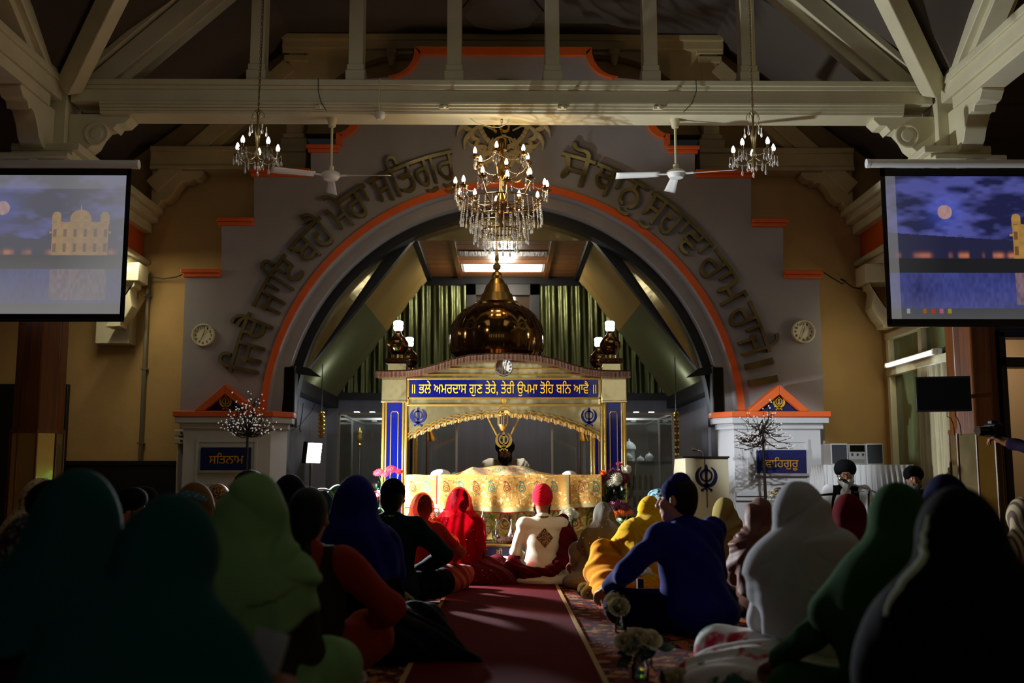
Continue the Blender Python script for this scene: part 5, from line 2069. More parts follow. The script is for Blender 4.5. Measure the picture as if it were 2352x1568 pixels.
def folds(amp, freq, seed, dirv=(1, 0.2, 0.0), warp=1.0):
    r = np.random.default_rng(seed)
    ph = r.random(6) * 6.28
    dv = A_(*dirv)
    dv = dv / np.linalg.norm(dv)

    def f(p):
        q = p @ dv + warp * (0.025 * np.sin(p[:, 2] * 9 + ph[0]) + 0.02 * np.sin(p[:, 1] * 11 + p[:, 0] * 5 + ph[1]))
        return amp * (np.sin(q * freq + ph[2]) * 0.6 + 0.4 * np.sin(q * freq * 1.83 + ph[3] + 1.5 * np.sin(p[:, 2] * 7 + ph[4])))
    return f


def drape(amp, n, seed, c, ztop, zfull, tilt=0.0):
    """folds falling from the crown c, growing from ztop down to zfull"""
    r = np.random.default_rng(seed)
    ph = r.random(6) * 6.28

    def f(p):
        a = np.arctan2(p[:, 0] - c[0] + tilt * (c[2] - p[:, 2]), -(p[:, 1] - c[1]) + 0.05)
        k = np.clip((ztop - p[:, 2]) / (ztop - zfull), 0, 1)
        w = 1.6 * np.sin(p[:, 2] * 7 + ph[0]) * k
        s1 = np.sin(a * n + w + ph[1])
        s2 = np.sin(a * n * 2.3 + 2.1 * w + ph[2])
        s1 = np.sign(s1) * np.abs(s1) ** 0.8
        return amp * k * (0.65 * s1 + 0.35 * s2)
    return f


def diag_wrap(amp, seed, slope, spacing, z0, z1):
    """broad folds running slantwise round the shoulders"""
    r = np.random.default_rng(seed)
    ph = r.random(4) * 6.28

    def f(p):
        k = np.clip((z1 - p[:, 2]) / 0.08, 0, 1) * np.clip((p[:, 2] - z0) / 0.08, 0, 1)
        q = p[:, 2] + slope * p[:, 0] + 0.02 * np.sin(p[:, 0] * 10 + ph[0])
        s = np.sin(q * 6.283 / spacing + ph[1])
        return amp * k * (0.6 * np.sign(s) * np.abs(s) ** 0.7 + 0.4 * np.sin(q * 6.283 / spacing * 2.3 + ph[2]))
    return f


# ------------------------------------------------------------------ skeleton of a seated figure (facing +y, origin on the seat)


def skeleton(lean=8, side=0, twist=0, head=(0, 0, 0), neck_fwd=0.0, arms=('lap', 'lap'), legs='cross', sw=0.86):
    J = {}
    R = rot('Z', twist) @ rot('Y', side) @ rot('X', -lean)
    pel = A_(0, 0, 0.12)
    J['R'] = R
    J['pel'] = pel
    J['belly'] = pel + R @ A_(0, 0.0, 0.14)
    J['chest'] = pel + R @ A_(0, 0.01, 0.30)
    J['neck'] = pel + R @ A_(0, 0.0, 0.455)
    H = R @ rot('Z', head[0]) @ rot('X', head[1] + lean * 0.5) @ rot('Y', head[2])
    J['H'] = H
    J['neck_top'] = J['neck'] + R @ A_(0, 0.02 + neck_fwd, 0.06)
    J['head'] = J['neck_top'] + H @ A_(0, 0.025, 0.095)
    for s, nm, am in ((-1, 'L', arms[0]), (1, 'R', arms[1])):
        sh = pel + R @ A_(s * 0.175 * sw, 0.0, 0.415)
        J['sh' + nm] = sh
        if am == 'lap':
            el, wr = sh + A_(s * 0.075 * sw ** 3, 0.06, -0.25), A_(s * 0.13, 0.22, 0.19)
            hd = A_(-s * 0.75, 0.6, -0.15)
        elif am == 'knee':
            el, wr = sh + A_(s * 0.10, 0.10, -0.22), A_(s * 0.29, 0.27, 0.24)
            hd = A_(s * 0.25, 0.8, -0.45)
        elif am == 'out':
            el, wr = sh + A_(s * 0.20, 0.05, -0.19), A_(s * 0.16, 0.26, 0.20)
            hd = A_(-s * 0.7, 0.6, -0.2)
        elif am == 'wide':
            el, wr = sh + A_(s * 0.16, 0.12, -0.20), A_(s * 0.36, 0.36, 0.22)
            hd = A_(s * 0.1, 0.9, -0.35)
        elif am == 'raise':
            el, wr = sh + A_(s * 0.06, 0.16, -0.20), sh + A_(-s * 0.05, 0.34, -0.10)
            hd = A_(-s * 0.3, 0.8, 0.45)
        elif am == 'prop':
            el, wr = sh + A_(s * 0.10, -0.02, -0.24), A_(s * 0.32, 0.02, 0.06)
            hd = A_(s * 0.3, 0.9, -0.2)
        else:
            el, wr, hd = (A_(*am[0]), A_(*am[1]), A_(*am[2]))
        J['el' + nm], J['wr' + nm], J['hd' + nm] = el, wr, hd / np.linalg.norm(hd)
        J['hip' + nm] = A_(s * 0.09, 0.02, 0.11)
        if legs == 'cross':
            kn, an = A_(s * 0.33, 0.26, 0.13), A_(-s * 0.07, 0.36, 0.06)
        elif legs == 'side':
            kn, an = (A_(0.10 + s * 0.12, 0.38, 0.13), A_(0.33 + s * 0.05, 0.10, 0.06))
        elif legs == 'upL':
            kn, an = (A_(-0.24, 0.25, 0.36), A_(-0.24, 0.40, 0.05)) if s < 0 else (A_(0.33, 0.26, 0.12), A_(-0.05, 0.34, 0.06))
        elif legs == 'upR':
            kn, an = (A_(0.24, 0.25, 0.36), A_(0.24, 0.40, 0.05)) if s > 0 else (A_(-0.33, 0.26, 0.12), A_(0.05, 0.34, 0.06))
        elif legs == 'stand':
            kn, an = A_(s * 0.10, 0.03, -0.33), A_(s * 0.11, -0.02, -0.74)
        elif legs == 'midR':
            kn, an = (A_(0.25, 0.20, 0.21), A_(0.02, 0.36, 0.06)) if s > 0 else (A_(-0.32, 0.25, 0.12), A_(0.05, 0.34, 0.06))
        J['kn' + nm], J['an' + nm] = kn, an
    if legs == 'stand':
        for k_ in list(J):
            if k_ not in ('R', 'H', 'hdL', 'hdR'):
                J[k_] = J[k_] + A_(0, 0, 0.82)
    J['top'] = (J['head'] + H @ A_(0, -0.01, 0.125))[2]
    return J


def hand_prims(w, d, side, curl=25, up=A_(0, 0, 1), spread=1.0, thumb=1.0):
    """palm, four unequal bent fingers, thumb from the side of the palm; w wrist, d pointing direction"""
    d = d / np.linalg.norm(d)
    ac = np.cross(d, up)
    ac = ac / np.linalg.norm(ac) * side        # towards the little finger side (outer)
    nn = np.cross(ac, d) * side                # back of the hand
    nn = nn / np.linalg.norm(nn)
    P = []
    R = np.stack([ac, d, nn], 1)
    P.append(('c', w - d * 0.02, w + d * 0.03, 0.027, 0.027, 0.02))
    P.append(('e', w + d * 0.055, A_(0.042, 0.055, 0.017), R, 0.02))
    for i, (ln, off) in enumerate(((0.074, -0.030), (0.082, -0.010), (0.076, 0.010), (0.060, 0.029))):
        b = w + d * (0.095 - 0.006 * abs(i - 1.3)) + ac * off
        ang = 0.0
        dd = d + ac * (off * 1.6 * spread)
        dd /= np.linalg.norm(dd)
        for j, (fr, cu) in enumerate(((0.46, curl), (0.31, curl * 1.2), (0.23, curl * 0.9))):
            ang += math.radians(cu)
            v = dd * math.cos(ang) - nn * math.sin(ang)
            e = b + v * ln * fr
            P.append(('c', b, e, 0.0092 - 0.0008 * j, 0.0086 - 0.0008 * j, 0.006 if j else 0.012))
            b = e
    b = w + d * 0.028 - ac * 0.032
    v = d * 0.62 - ac * 0.68 - nn * 0.35
    v /= np.linalg.norm(v)
    e = b + v * 0.042 * thumb
    P.append(('c', b, e, 0.0125, 0.0105, 0.012))
    v2 = d * 0.9 - ac * 0.25 - nn * 0.30
    v2 /= np.linalg.norm(v2)
    P.append(('c', e, e + v2 * 0.034 * thumb, 0.0105, 0.0085, 0.005))
    return P


def skin_prims(J, curl=(35, 35)):
    H, h = J['H'], J['head']
    P = [('e', h + H @ A_(0, -0.012, 0.03), A_(0.074, 0.094, 0.092), H, 0.0)]
    P.append(('e', h + H @ A_(0, 0.028, -0.03), A_(0.060, 0.064, 0.088), H, 0.03))
    P.append(('e', h + H @ A_(0, 0.062, -0.098), A_(0.026, 0.024, 0.022), H, 0.03))
    P.append(('c', h + H @ A_(-0.03, 0.086, 0.022), h + H @ A_(0.03, 0.086, 0.022), 0.010, 0.010, 0.02))
    for s in (-1, 1):
        P.append(('-e', h + H @ A_(s * 0.032, 0.098, 0.003), A_(0.018, 0.014, 0.011), H, 0.012))
        P.append(('e', h + H @ A_(s * 0.040, 0.068, -0.028), A_(0.022, 0.02, 0.018), H, 0.02))
        P.append(('e', h + H @ A_(s * 0.079, -0.008, -0.008), A_(0.010, 0.022, 0.032), H @ rot('Z', s * -20), 0.008))
        P.append(('-e', h + H @ A_(s * 0.090, -0.002, -0.004), A_(0.006, 0.010, 0.016), H, 0.006))
    P.append(('c', h + H @ A_(0, 0.094, 0.008), h + H @ A_(0, 0.112, -0.034), 0.009, 0.014, 0.012))
    for s in (-1, 1):
        P.append(('e', h + H @ A_(s * 0.012, 0.100, -0.038), A_(0.010, 0.011, 0.008), H, 0.006))
    P.append(('c', h + H @ A_(-0.016, 0.086, -0.062), h + H @ A_(0.016, 0.086, -0.062), 0.008, 0.008, 0.006))
    P.append(('c', h + H @ A_(-0.014, 0.085, -0.074), h + H @ A_(0.014, 0.085, -0.074), 0.008, 0.008, 0.004))
    P.append(('c', J['neck'] - J['R'] @ A_(0, 0, 0.05), h + H @ A_(0, -0.02, -0.05), 0.058, 0.052, 0.03))
    R = J['R']
    P.append(('e', J['chest'], A_(0.135, 0.085, 0.15), R, 0.05))
    P.append(('e', J['belly'], A_(0.13, 0.085, 0.14), R, 0.05))
    P.append(('e', J['pel'] + A_(0, 0, 0.0), A_(0.15, 0.11, 0.10), None, 0.05))
    P.append(('c', J['shL'], J['shR'], 0.048, 0.048, 0.04))
    for n, s, cu in (('L', -1, curl[0]), ('R', 1, curl[1])):
        P.append(('c', J['sh' + n], J['el' + n], 0.043, 0.036, 0.03))
        P.append(('c', J['el' + n], J['wr' + n], 0.036, 0.026, 0.02))
        P += hand_prims(J['wr' + n], J['hd' + n], s, cu)
        P.append(('c', J['hip' + n], J['kn' + n], 0.075, 0.05, 0.03))
        P.append(('c', J['kn' + n], J['an' + n], 0.05, 0.036, 0.03))
        toe = A_(-s * 0.13, 0.10, -0.01)
        P.append(('c', J['an' + n], J['an' + n] + toe, 0.034, 0.024, 0.02))
    return P


def top_prims(J, g=1.0, sleeve=0.9, arm=1.0, belly=1.0, tail=True):
    """kurta, tunic or jacket"""
    R = J['R']
    P = [('e', J['chest'] + R @ A_(0, 0, 0.0), A_(0.172 * g, 0.122 * g, 0.175), R, 0.0)]
    P.append(('e', J['belly'] + R @ A_(0, 0.01, 0), A_(0.168 * g * belly, 0.13 * g * belly, 0.17), R, 0.08))
    P.append(('e', J['pel'] + A_(0, -0.01, -0.01), A_(0.205 * g, 0.165 * g, 0.13), None, 0.08))
    P.append(('c', J['shL'], J['shR'], 0.066 * g, 0.066 * g, 0.05))
    P.append(('c', J['chest'] + R @ A_(0, 0, 0.1), J['neck'] + R @ A_(0, 0, 0.01), 0.09, 0.062, 0.05))
    for n in 'LR':
        P.append(('c', J['sh' + n], J['el' + n], 0.062 * arm, 0.053 * arm, 0.035))
        P.append(('c', J['el' + n], J['el' + n] + (J['wr' + n] - J['el' + n]) * sleeve, 0.052 * arm, 0.042 * arm, 0.025))
    if tail:
        P.append(('c', J['pel'] + A_(-0.12, 0.10, -0.03), J['pel'] + A_(0.12, 0.10, -0.03), 0.12, 0.12, 0.08))
    return P


def leg_prims(J, g=1.0):
    P = [('e', J['pel'] + A_(0, 0.0, -0.03), A_(0.19 * g, 0.16 * g, 0.10), None, 0.0)]
    for n in 'LR':
        P.append(('c', J['hip' + n], J['kn' + n], 0.105 * g, 0.085 * g, 0.06))
        P.append(('c', J['kn' + n], J['an' + n], 0.080 * g, 0.052 * g, 0.05))
    return P


def hood_prims(J, g=1.0, hem=0.30, back=0.14, sh=0.10, wide=1.0, opening=True, cone=1.0, bun=False, hemslope=0.0):
    """headscarf over crown, neck and shoulders, falling down the back to height hem"""
    R, H, h = J['R'], J['H'], J['head']
    P = [('e', h + H @ A_(0, -0.018, 0.018), A_(0.094 * g, 0.120 * g, 0.128 * g), H, 0.0)]
    if bun:
        P.append(('e', h + H @ A_(0, -0.125, 0.0), A_(0.07, 0.06, 0.075), H, 0.06))
    nk = J['neck'] + R @ A_(0, -0.035, 0.02)
    P.append(('y', 0.95, nk, h + H @ A_(0, -0.03, 0.0), 0.118 * g, 0.098 * g, 0.04))
    ch = J['chest'] + R @ A_(0, -0.035, 0.03)
    P.append(('y', 0.62, ch, h + H @ A_(0, -0.045, -0.05), 0.205 * wide * cone, 0.098 * g, 0.05))
    P.append(('c', J['shL'] + R @ A_(0.02, 0, -0.02), J['shR'] + R @ A_(-0.02, 0, -0.02), sh * 0.80, sh * 0.80, 0.10))
    zl = max(hem, 0.05)
    b = A_(ch[0] + (J['pel'][0] - ch[0]) * 0.6, ch[1] - 0.03 - (ch[1] - J['pel'][1]) * 0.7, zl)
    P.append(('y', 0.66, b, ch, 0.225 * wide, 0.200 * wide, 0.06))
    for n in 'LR':
        P.append(('c', J['sh' + n] + A_(0, 0, -0.02), J['sh' + n] + (J['el' + n] - J['sh' + n]) * 0.6, 0.066 * wide, 0.072 * wide, 0.06))
    P.append(('&p', A_(0, 0, hem), A_(-hemslope, 0.0, -1.0) / math.hypot(1, hemslope), 0.0))
    if opening:
        P.append(('-e', h + H @ A_(0, 0.13, -0.025), A_(0.068, 0.085, 0.098), H, 0.02))
    return P


def gather(cx, cz, n, amp, seed):
    """folds fanning out from a gathered point beside the neck"""
    r = np.random.default_rng(seed)
    ph = r.random(4) * 6.28

    def f(p):
        dx, dz = p[:, 0] - cx, p[:, 2] - cz
        rr = np.sqrt(dx * dx + dz * dz)
        a = np.arctan2(dz, dx)
        k = np.clip((rr - 0.03) / 0.14, 0, 1)
        w = 0.5 * np.sin(rr * 14 + ph[0])
        s1 = np.sin(a * n + w + ph[1])
        return amp * k * (0.7 * np.sign(s1) * np.abs(s1) ** 0.75 + 0.3 * np.sin(a * n * 2.2 + 2 * w + ph[2]))
    return f


def turban_prims(J, kind='round'):
    H, h = J['H'], J['head']
    if kind == 'round':
        P = [('e', h + H @ A_(0, -0.015, 0.065), A_(0.112, 0.132, 0.092), H @ rot('X', 12), 0.0), ('e', h + H @ A_(0, -0.02, 0.035), A_(0.105, 0.122, 0.07), H @ rot('X', 12), 0.03)]
    elif kind == 'tall':
        P = [('e', h + H @ A_(0, -0.02, 0.055), A_(0.098, 0.122, 0.10), H, 0.0), ('e', h + H @ A_(0, -0.035, 0.10), A_(0.080, 0.092, 0.085), H, 0.03)]
    elif kind == 'bandana':
        P = [('e', h + H @ A_(0, -0.018, 0.036), A_(0.088, 0.108, 0.100), H, 0.0)]
    else:
        P = [('e', h + H @ A_(0, -0.016, 0.035), A_(0.084, 0.104, 0.098), H, 0.0), ('e', h + H @ A_(0, -0.03, 0.12), A_(0.038, 0.04, 0.032), H, 0.04)]
    P.append(('-e', h + H @ A_(0, 0.115, -0.045), A_(0.10, 0.10, 0.078), H, 0.015))
    return P


def turban_disp(J, amp=0.0045, n=26):
    H, h = J['H'], J['head']

    def f(p):
        l = (p - h) @ H
        s = l[:, 2] * 1.0 + np.abs(l[:, 0]) * 0.75 - l[:, 1] * 0.25
        q = np.sin(s * 6.283 * n / 1.0)
        return amp * (np.abs(q) ** 0.6 - 0.5)
    return f


def beard_prims(J, ln=0.10, wd=1.0):
    H, h = J['H'], J['head']
    P = [('e', h + H @ A_(0, 0.05, -0.085), A_(0.066 * wd, 0.055, 0.05), H, 0.0)]
    P.append(('c', h + H @ A_(0, 0.065, -0.09), h + H @ A_(0, 0.06, -0.09 - ln), 0.045 * wd, 0.022 * wd, 0.03))
    P.append(('c', h + H @ A_(-0.03, 0.094, -0.05), h + H @ A_(0.03, 0.094, -0.05), 0.010, 0.010, 0.015))
    for s in (-1, 1):
        P.append(('c', h + H @ A_(s * 0.066, 0.02, 0.0), h + H @ A_(s * 0.055, 0.045, -0.07), 0.014, 0.03, 0.03))
    P.append(('-e', h + H @ A_(0, 0.105, -0.068), A_(0.018, 0.02, 0.007), H, 0.006))
    return P


def hair_prims(J, bun=False, ponytail=0):
    H, h = J['H'], J['head']
    P = [('e', h + H @ A_(0, -0.02, 0.035), A_(0.084, 0.104, 0.10), H, 0.0), ('e', h + H @ A_(0, -0.055, -0.03), A_(0.072, 0.06, 0.08), H, 0.04)]
    if bun:
        P.append(('e', h + H @ A_(0, -0.125, 0.0), A_(0.055, 0.045, 0.055), H, 0.02))
    if ponytail:
        P.append(('c', h + H @ A_(0, -0.09, -0.03), h + H @ A_(0, -0.10, -0.1 - ponytail), 0.045, 0.025, 0.03))
    P.append(('-e', h + H @ A_(0, 0.10, -0.03), A_(0.085, 0.085, 0.10), H, 0.015))
    return P


SKIN = mat('skin', S(150, 96, 66), 0.5, var=0.12, vscale=20, spec=0.35)
SKIN_PALE = mat('pale_skin', S(190, 132, 100), 0.5, var=0.12, vscale=20, spec=0.35)
EYE = mat('eye', S(215, 210, 205), 0.2)
IRIS = mat('dark_iris', S(20, 12, 10), 0.2)
HAIR = mat('black_hair', S(9, 8, 8), 0.55, spec=0.2, bump=0.4, bscale=120)
_skin_cache = {}


def add_eyes(J, root):
    H, h = J['H'], J['head']
    for s in (-1, 1):
        c = h + H @ A_(s * 0.031, 0.083, 0.003)
        e = MB().ball(Vector(c), 0.0115, 12, 8).build('eye', EYE, root, world=False)
        c2 = h + H @ A_(s * 0.031, 0.0905, 0.003)
        MB().ball(Vector(c2), 0.0062, 10, 6).build('iris', IRIS, e, world=False)


def person(label, px, top, d, yaw=0, pose=None, layers=(), h=0.013, skin=None, zbase=0.0, sc_=None, eyes=True, body_h=0.0075, extra_top=0.0, curl=(35, 35)):
    """layers: (part name, function J -> (prims, displacement), material, resolution or None)"""
    kw = pose or {}
    J = skeleton(**kw)
    tgt = at(px, top, d)
    ztop = J['top'] + 0.02 + extra_top
    s = sc_ if sc_ else (tgt.z - zbase) / ztop
    # place the head at the wanted pixel
    q = Matrix.Rotation(math.radians(yaw), 3, 'Z') @ Vector(J['head'])
    loc = Vector((tgt.x - q.x * s, d - q.y * s, zbase))
    root = thing('person', label, 'person', loc, rz=math.radians(yaw))
    root.scale = (s, s, s)
    key = repr(sorted(kw.items())) + repr(curl)
    if key not in _skin_cache:
        V, Q = surf(skin_prims(J, curl), body_h, zmin=0.0)
        _skin_cache[key] = net_mesh('body', V, Q)
        _skin_cache[key].materials.append(skin or SKIN)
        me = _skin_cache[key]
    else:
        me = _skin_cache[key]
        if skin is not None and me.materials[0] != skin:
            me = me.copy()
            me.materials[0] = skin
    o = bpy.data.objects.new('body', me)
    col.objects.link(o)
    o.parent = root
    if eyes:
        add_eyes(J, root)
    parts = {}
    for nm, fn, m, res in layers:
        prims, disp = fn(J)
        V, Q = surf(prims, res or h, disp, zmin=0.002)
        me = net_mesh(nm, V, Q)
        for mm in (m if isinstance(m, (list, tuple)) else [m]):
            me.materials.append(mm)
        ob = bpy.data.objects.new(nm, me)
        col.objects.link(ob)
        ob.parent = root
        parts[nm] = (ob, V, Q)
    root['_k'] = s
    return root, J, parts


def sequins(part, n, m, parent, seed=1, r=0.004, zr=(0, 9)):
    ob, V, Q = part
    r_ = np.random.default_rng(seed)
    c = V[Q].mean(1)
    nrm = np.cross(V[Q[:, 1]] - V[Q[:, 0]], V[Q[:, 2]] - V[Q[:, 0]])
    ok = np.where((c[:, 2] > zr[0]) & (c[:, 2] < zr[1]))[0]
    mb = MB()
    for i in r_.choice(ok, n):
        nn = nrm[i] / (np.linalg.norm(nrm[i]) + 1e-9)
        mb.ball(Vector(c[i] + nn * 0.001), r, 6, 4)
    o = mb.build('sequins', m, parent, world=False)
    o['kind'] = 'stuff'
    return o


def patch(part, m, parent, name, f, nu, nv, J=None, off=0.004, diry=1):
    """cloth badge or border laid on a garment: f(u, v) -> x, z in the figure's frame, cast from behind"""
    ob, V, Q = part
    bt = BVHTree.FromPolygons([tuple(v) for v in V], [tuple(int(i) for i in q) for q in Q])
    mb = MB()
    P = [[None] * nv for _ in range(nu)]
    for i in range(nu):
        for j in range(nv):
            x, z = f(i / (nu - 1), j / (nv - 1))
            hit, nr, _, _ = bt.ray_cast(Vector((x, -1.5 * diry, z)), Vector((0, diry, 0)))
            if hit is not None:
                P[i][j] = mb.bm.verts.new(hit + nr.normalized() * off if nr.dot(Vector((0, diry, 0))) < 0 else hit - nr.normalized() * off)
    for i in range(nu - 1):
        for j in range(nv - 1):
            q = [P[i][j], P[i + 1][j], P[i + 1][j + 1], P[i][j + 1]]
            if all(a is not None for a in q):
                try:
                    mb.bm.faces.new(q)
                except ValueError:
                    pass
    return mb.build(name, m, parent, world=False, smooth=180)
# ------------------------------------------------------------------ the congregation


def cloth(name, rgb, rough=0.9, sheen=None, **kw):
    return mat(name, S(*rgb), rough, sheen=(0.12 if max(rgb) > 90 else 0.0) if sheen is None else sheen, spec=0.12, bump=0.06, bscale=220, **kw)


def L_top(m, name='tunic', g=1.0, seed=1, amp=0.006, freq=38, dirv=(1, 0.3, 0.25), res=None, **kw):
    return (name, lambda J: (top_prims(J, g, **kw), folds(amp, freq, seed, dirv)), m, res)


def L_leg(m, name='trousers', g=1.0, seed=2, amp=0.006, res=None, extra=None):
    def fn(J):
        P = leg_prims(J, g)
        if extra:
            P += [(q[0], *[A_(*v) if hasattr(v, '__len__') else v for v in q[1:]]) for q in extra]
        return P, folds(amp, 45, seed, (0.6, 1, 0.5))
    return (name, fn, m, res)


def L_hood(m, name='headscarf', seed=3, amp=0.012, n=5, wrap=None, res=None, gath=None, **kw):
    def fn(J):
        P = hood_prims(J, **kw)
        hd = J['head']
        f1 = drape(amp * 1.25, n, seed, hd, hd[2] + 0.10, max(0.12, hd[2] - 0.30))
        if gath:
            f3 = gather(gath[0], J['neck'][2] + gath[1], gath[2], gath[3], seed + 9)
            f1_ = f1
            f1 = lambda p: f1_(p) * 0.5 + f3(p)
        if wrap:
            f2 = diag_wrap(wrap[0], seed + 5, wrap[1], wrap[2], kw.get('hem', 0.3) + 0.02, hd[2] - 0.04)
            return P, (lambda p: f1(p) + f2(p))
        return P, f1
    return (name, fn, m, res)


def L_turban(m, kind='round', name='turban', amp=0.0045, n=26):
    return (name, lambda J: (turban_prims(J, kind), turban_disp(J, amp, n)), m, 0.0075)


def L_beard(m, ln=0.10, wd=1.0):
    return ('beard', lambda J: (beard_prims(J, ln, wd), folds(0.003, 160, 3, (1, 0, 0.1))), m, 0.006)


def L_hair(m=None, **kw):
    return ('hair', lambda J: (hair_prims(J, **kw), None), m or HAIR, 0.009)


def L_solid(name, prims, m, seed=9, amp=0.006, freq=40, dirv=(1, 0.4, 0.6), res=None):
    return (name, lambda J: ((prims(J) if callable(prims) else [(q[0], *[A_(*v) if hasattr(v, '__len__') else v for v in q[1:]]) for q in prims]), folds(amp, freq, seed, dirv)), m, res)


K = {}
for nm, rgb in dict(teal=(5, 74, 73), teal2=(5, 74, 73), green=(122, 164, 104), olive=(52, 48, 24), rust=(150, 48, 18), navy=(10, 14, 52), blue=(20, 34, 150), black=(9, 9, 11),
                    bottle=(4, 32, 30), peach=(158, 62, 42), red=(196, 18, 34), deepred=(78, 5, 13), maroon=(82, 8, 18), cream=(226, 214, 186), taupe=(128, 118, 100), yellow=(226, 172, 14),
                    amber=(222, 140, 16), royal=(11, 19, 108), khaki=(150, 132, 70), brown=(104, 66, 48), grey=(176, 177, 180), wine=(88, 6, 18), tan=(140, 98, 50), leaf=(34, 76, 30),
                    mustard=(150, 100, 24), ecru=(170, 150, 110), emerald=(14, 130, 56), darkbrown=(44, 30, 22), white=(224, 224, 226), slate=(60, 60, 66), stripe=(150, 140, 110)).items():
    K[nm] = cloth(nm + '_cloth', rgb)


def floral():
    m = mat('floral_cotton', S(222, 220, 214), 0.85)
    N, L = m.node_tree.nodes, m.node_tree.links
    b = N['Principled BSDF']
    tc = N.new('ShaderNodeTexCoord')
    v = N.new('ShaderNodeTexNoise')
    v.inputs['Scale'].default_value = 6.5
    v.inputs['Detail'].default_value = 3
    L.new(tc.outputs['Object'], v.inputs['Vector'])
    r = N.new('ShaderNodeValToRGB')
    e = r.color_ramp.elements
    e[0].position, e[0].color = 0.0, (*S(60, 90, 70), 1)
    e[1].position, e[1].color = 1.0, (*S(140, 10, 40), 1)
    for p, c in ((0.36, S(70, 110, 84)), (0.39, S(222, 220, 216)), (0.56, S(222, 220, 216)), (0.585, S(216, 120, 130)), (0.63, S(180, 24, 54))):
        q = e.new(p)
        q.color = (*c, 1)
    L.new(v.outputs['Fac'], r.inputs[0])
    L.new(r.outputs[0], b.inputs['Base Color'])
    return m


def spotted(name, c0, c1, scale=60, thr=0.55):
    m = mat(name, c0, 0.7)
    N, L = m.node_tree.nodes, m.node_tree.links
    b = N['Principled BSDF']
    tc = N.new('ShaderNodeTexCoord')
    v = N.new('ShaderNodeTexNoise')
    v.inputs['Scale'].default_value = scale
    L.new(tc.outputs['Object'], v.inputs['Vector'])
    r = N.new('ShaderNodeValToRGB')
    r.color_ramp.elements[0].position, r.color_ramp.elements[0].color = thr - 0.03, (*c0, 1)
    r.color_ramp.elements[1].position, r.color_ramp.elements[1].color = thr + 0.03, (*c1, 1)
    L.new(v.outputs['Fac'], r.inputs[0])
    L.new(r.outputs[0], b.inputs['Base Color'])
    return m




def stripes(name, c0, c1, scale):
    m = mat(name, c0, 0.8)
    N, L = m.node_tree.nodes, m.node_tree.links
    tc = N.new('ShaderNodeTexCoord')
    w_ = N.new('ShaderNodeTexWave')
    w_.inputs['Scale'].default_value = scale
    w_.inputs['Distortion'].default_value = 1.0
    L.new(tc.outputs['Object'], w_.inputs['Vector'])
    r = N.new('ShaderNodeValToRGB')
    r.color_ramp.elements[0].position, r.color_ramp.elements[0].color = 0.35, (*c1, 1)
    r.color_ramp.elements[1].position, r.color_ramp.elements[1].color = 0.45, (*c0, 1)
    L.new(w_.outputs['Fac'], r.inputs[0])
    L.new(r.outputs[0], N['Principled BSDF'].inputs['Base Color'])
    return m


K['floral'] = floral()
K['leopard'] = spotted('leopard_print_cloth', S(170, 112, 46), S(40, 22, 12), 70, 0.5)
K['lace'] = spotted('black_lace_cloth', S(12, 12, 14), S(110, 110, 112), 50, 0.55)
K['greendot'] = spotted('green_print_cloth', S(12, 150, 60), S(4, 70, 28), 90, 0.5)
K['goldteal'] = spotted('gold_embroidered_teal_cloth', S(8, 40, 46), S(190, 150, 80), 55, 0.56)
K['ecrup'] = spotted('ecru_print_cloth', S(196, 178, 132), S(150, 70, 50), 40, 0.6)
SEQ = mat('silver_sequin', S(230, 220, 200), 0.15, metal=0.9)
GSEQ = mat('gold_sequin', S(240, 200, 120), 0.2, metal=0.9)
veil_peach = sheer('peach_net', S(214, 92, 62), 0.5, 0.7)
veil_red = sheer('red_net', S(206, 20, 44), 0.42, 0.7)
veil_grey = sheer('grey_net', S(150, 142, 128), 0.72, 0.45)
TURB_BLACK = cloth('black_turban_cloth', (10, 10, 12))

# --- couple and family before the throne
root, J, parts = person('bearded groom in cream coat and red turban, maroon shawl over his right shoulder', 1245, 1108, 9.2, yaw=4,
    pose=dict(sw=1.0, lean=2, arms=('lap', 'lap')), extra_top=0.045, h=0.010, layers=[
        L_top(K['cream'], 'sherwani', 1.0, 11, 0.004, 46, (0.15, 0.2, 1), belly=0.96, arm=0.98),
        L_leg(K['cream'], 'trousers', 1.05, extra=[('e', (0.02, 0.02, 0.03), (0.33, 0.27, 0.055), None, 0.06), ('e', (0.16, -0.12, 0.02), (0.26, 0.16, 0.04), None, 0.06)]),
        L_turban(cloth('red_turban_cloth', (206, 20, 40)), 'tall', n=20),
        L_beard(HAIR, 0.04),
        L_solid('shawl', lambda J: [('c', J['shR'] + A_(0.01, 0.03, 0.03), J['shR'] + A_(0.055, -0.03, -0.12), 0.062, 0.075, 0.0), ('c', J['shR'] + A_(0.055, -0.03, -0.12), A_(0.19, -0.10, 0.22), 0.075, 0.07, 0.05),
                                    ('c', A_(0.19, -0.10, 0.22), A_(0.04, -0.165, 0.105), 0.07, 0.05, 0.05), ('c', A_(0.04, -0.165, 0.105), A_(-0.17, -0.13, 0.10), 0.05, 0.05, 0.05),
                                    ('c', A_(-0.17, -0.13, 0.10), A_(-0.28, 0.02, 0.17), 0.05, 0.055, 0.05), ('c', A_(-0.28, 0.02, 0.17), A_(-0.24, 0.12, 0.28), 0.055, 0.05, 0.05),
                                    ('c', J['shR'] + A_(0.055, 0.06, -0.1), J['wrR'] + A_(0.05, -0.05, 0), 0.07, 0.08, 0.06)], K['maroon'], amp=0.010, freq=70, dirv=(0.7, 0.2, 1))])
emb = spotted('gold_thread_badge', S(70, 34, 22), S(170, 130, 80), 110, 0.52)
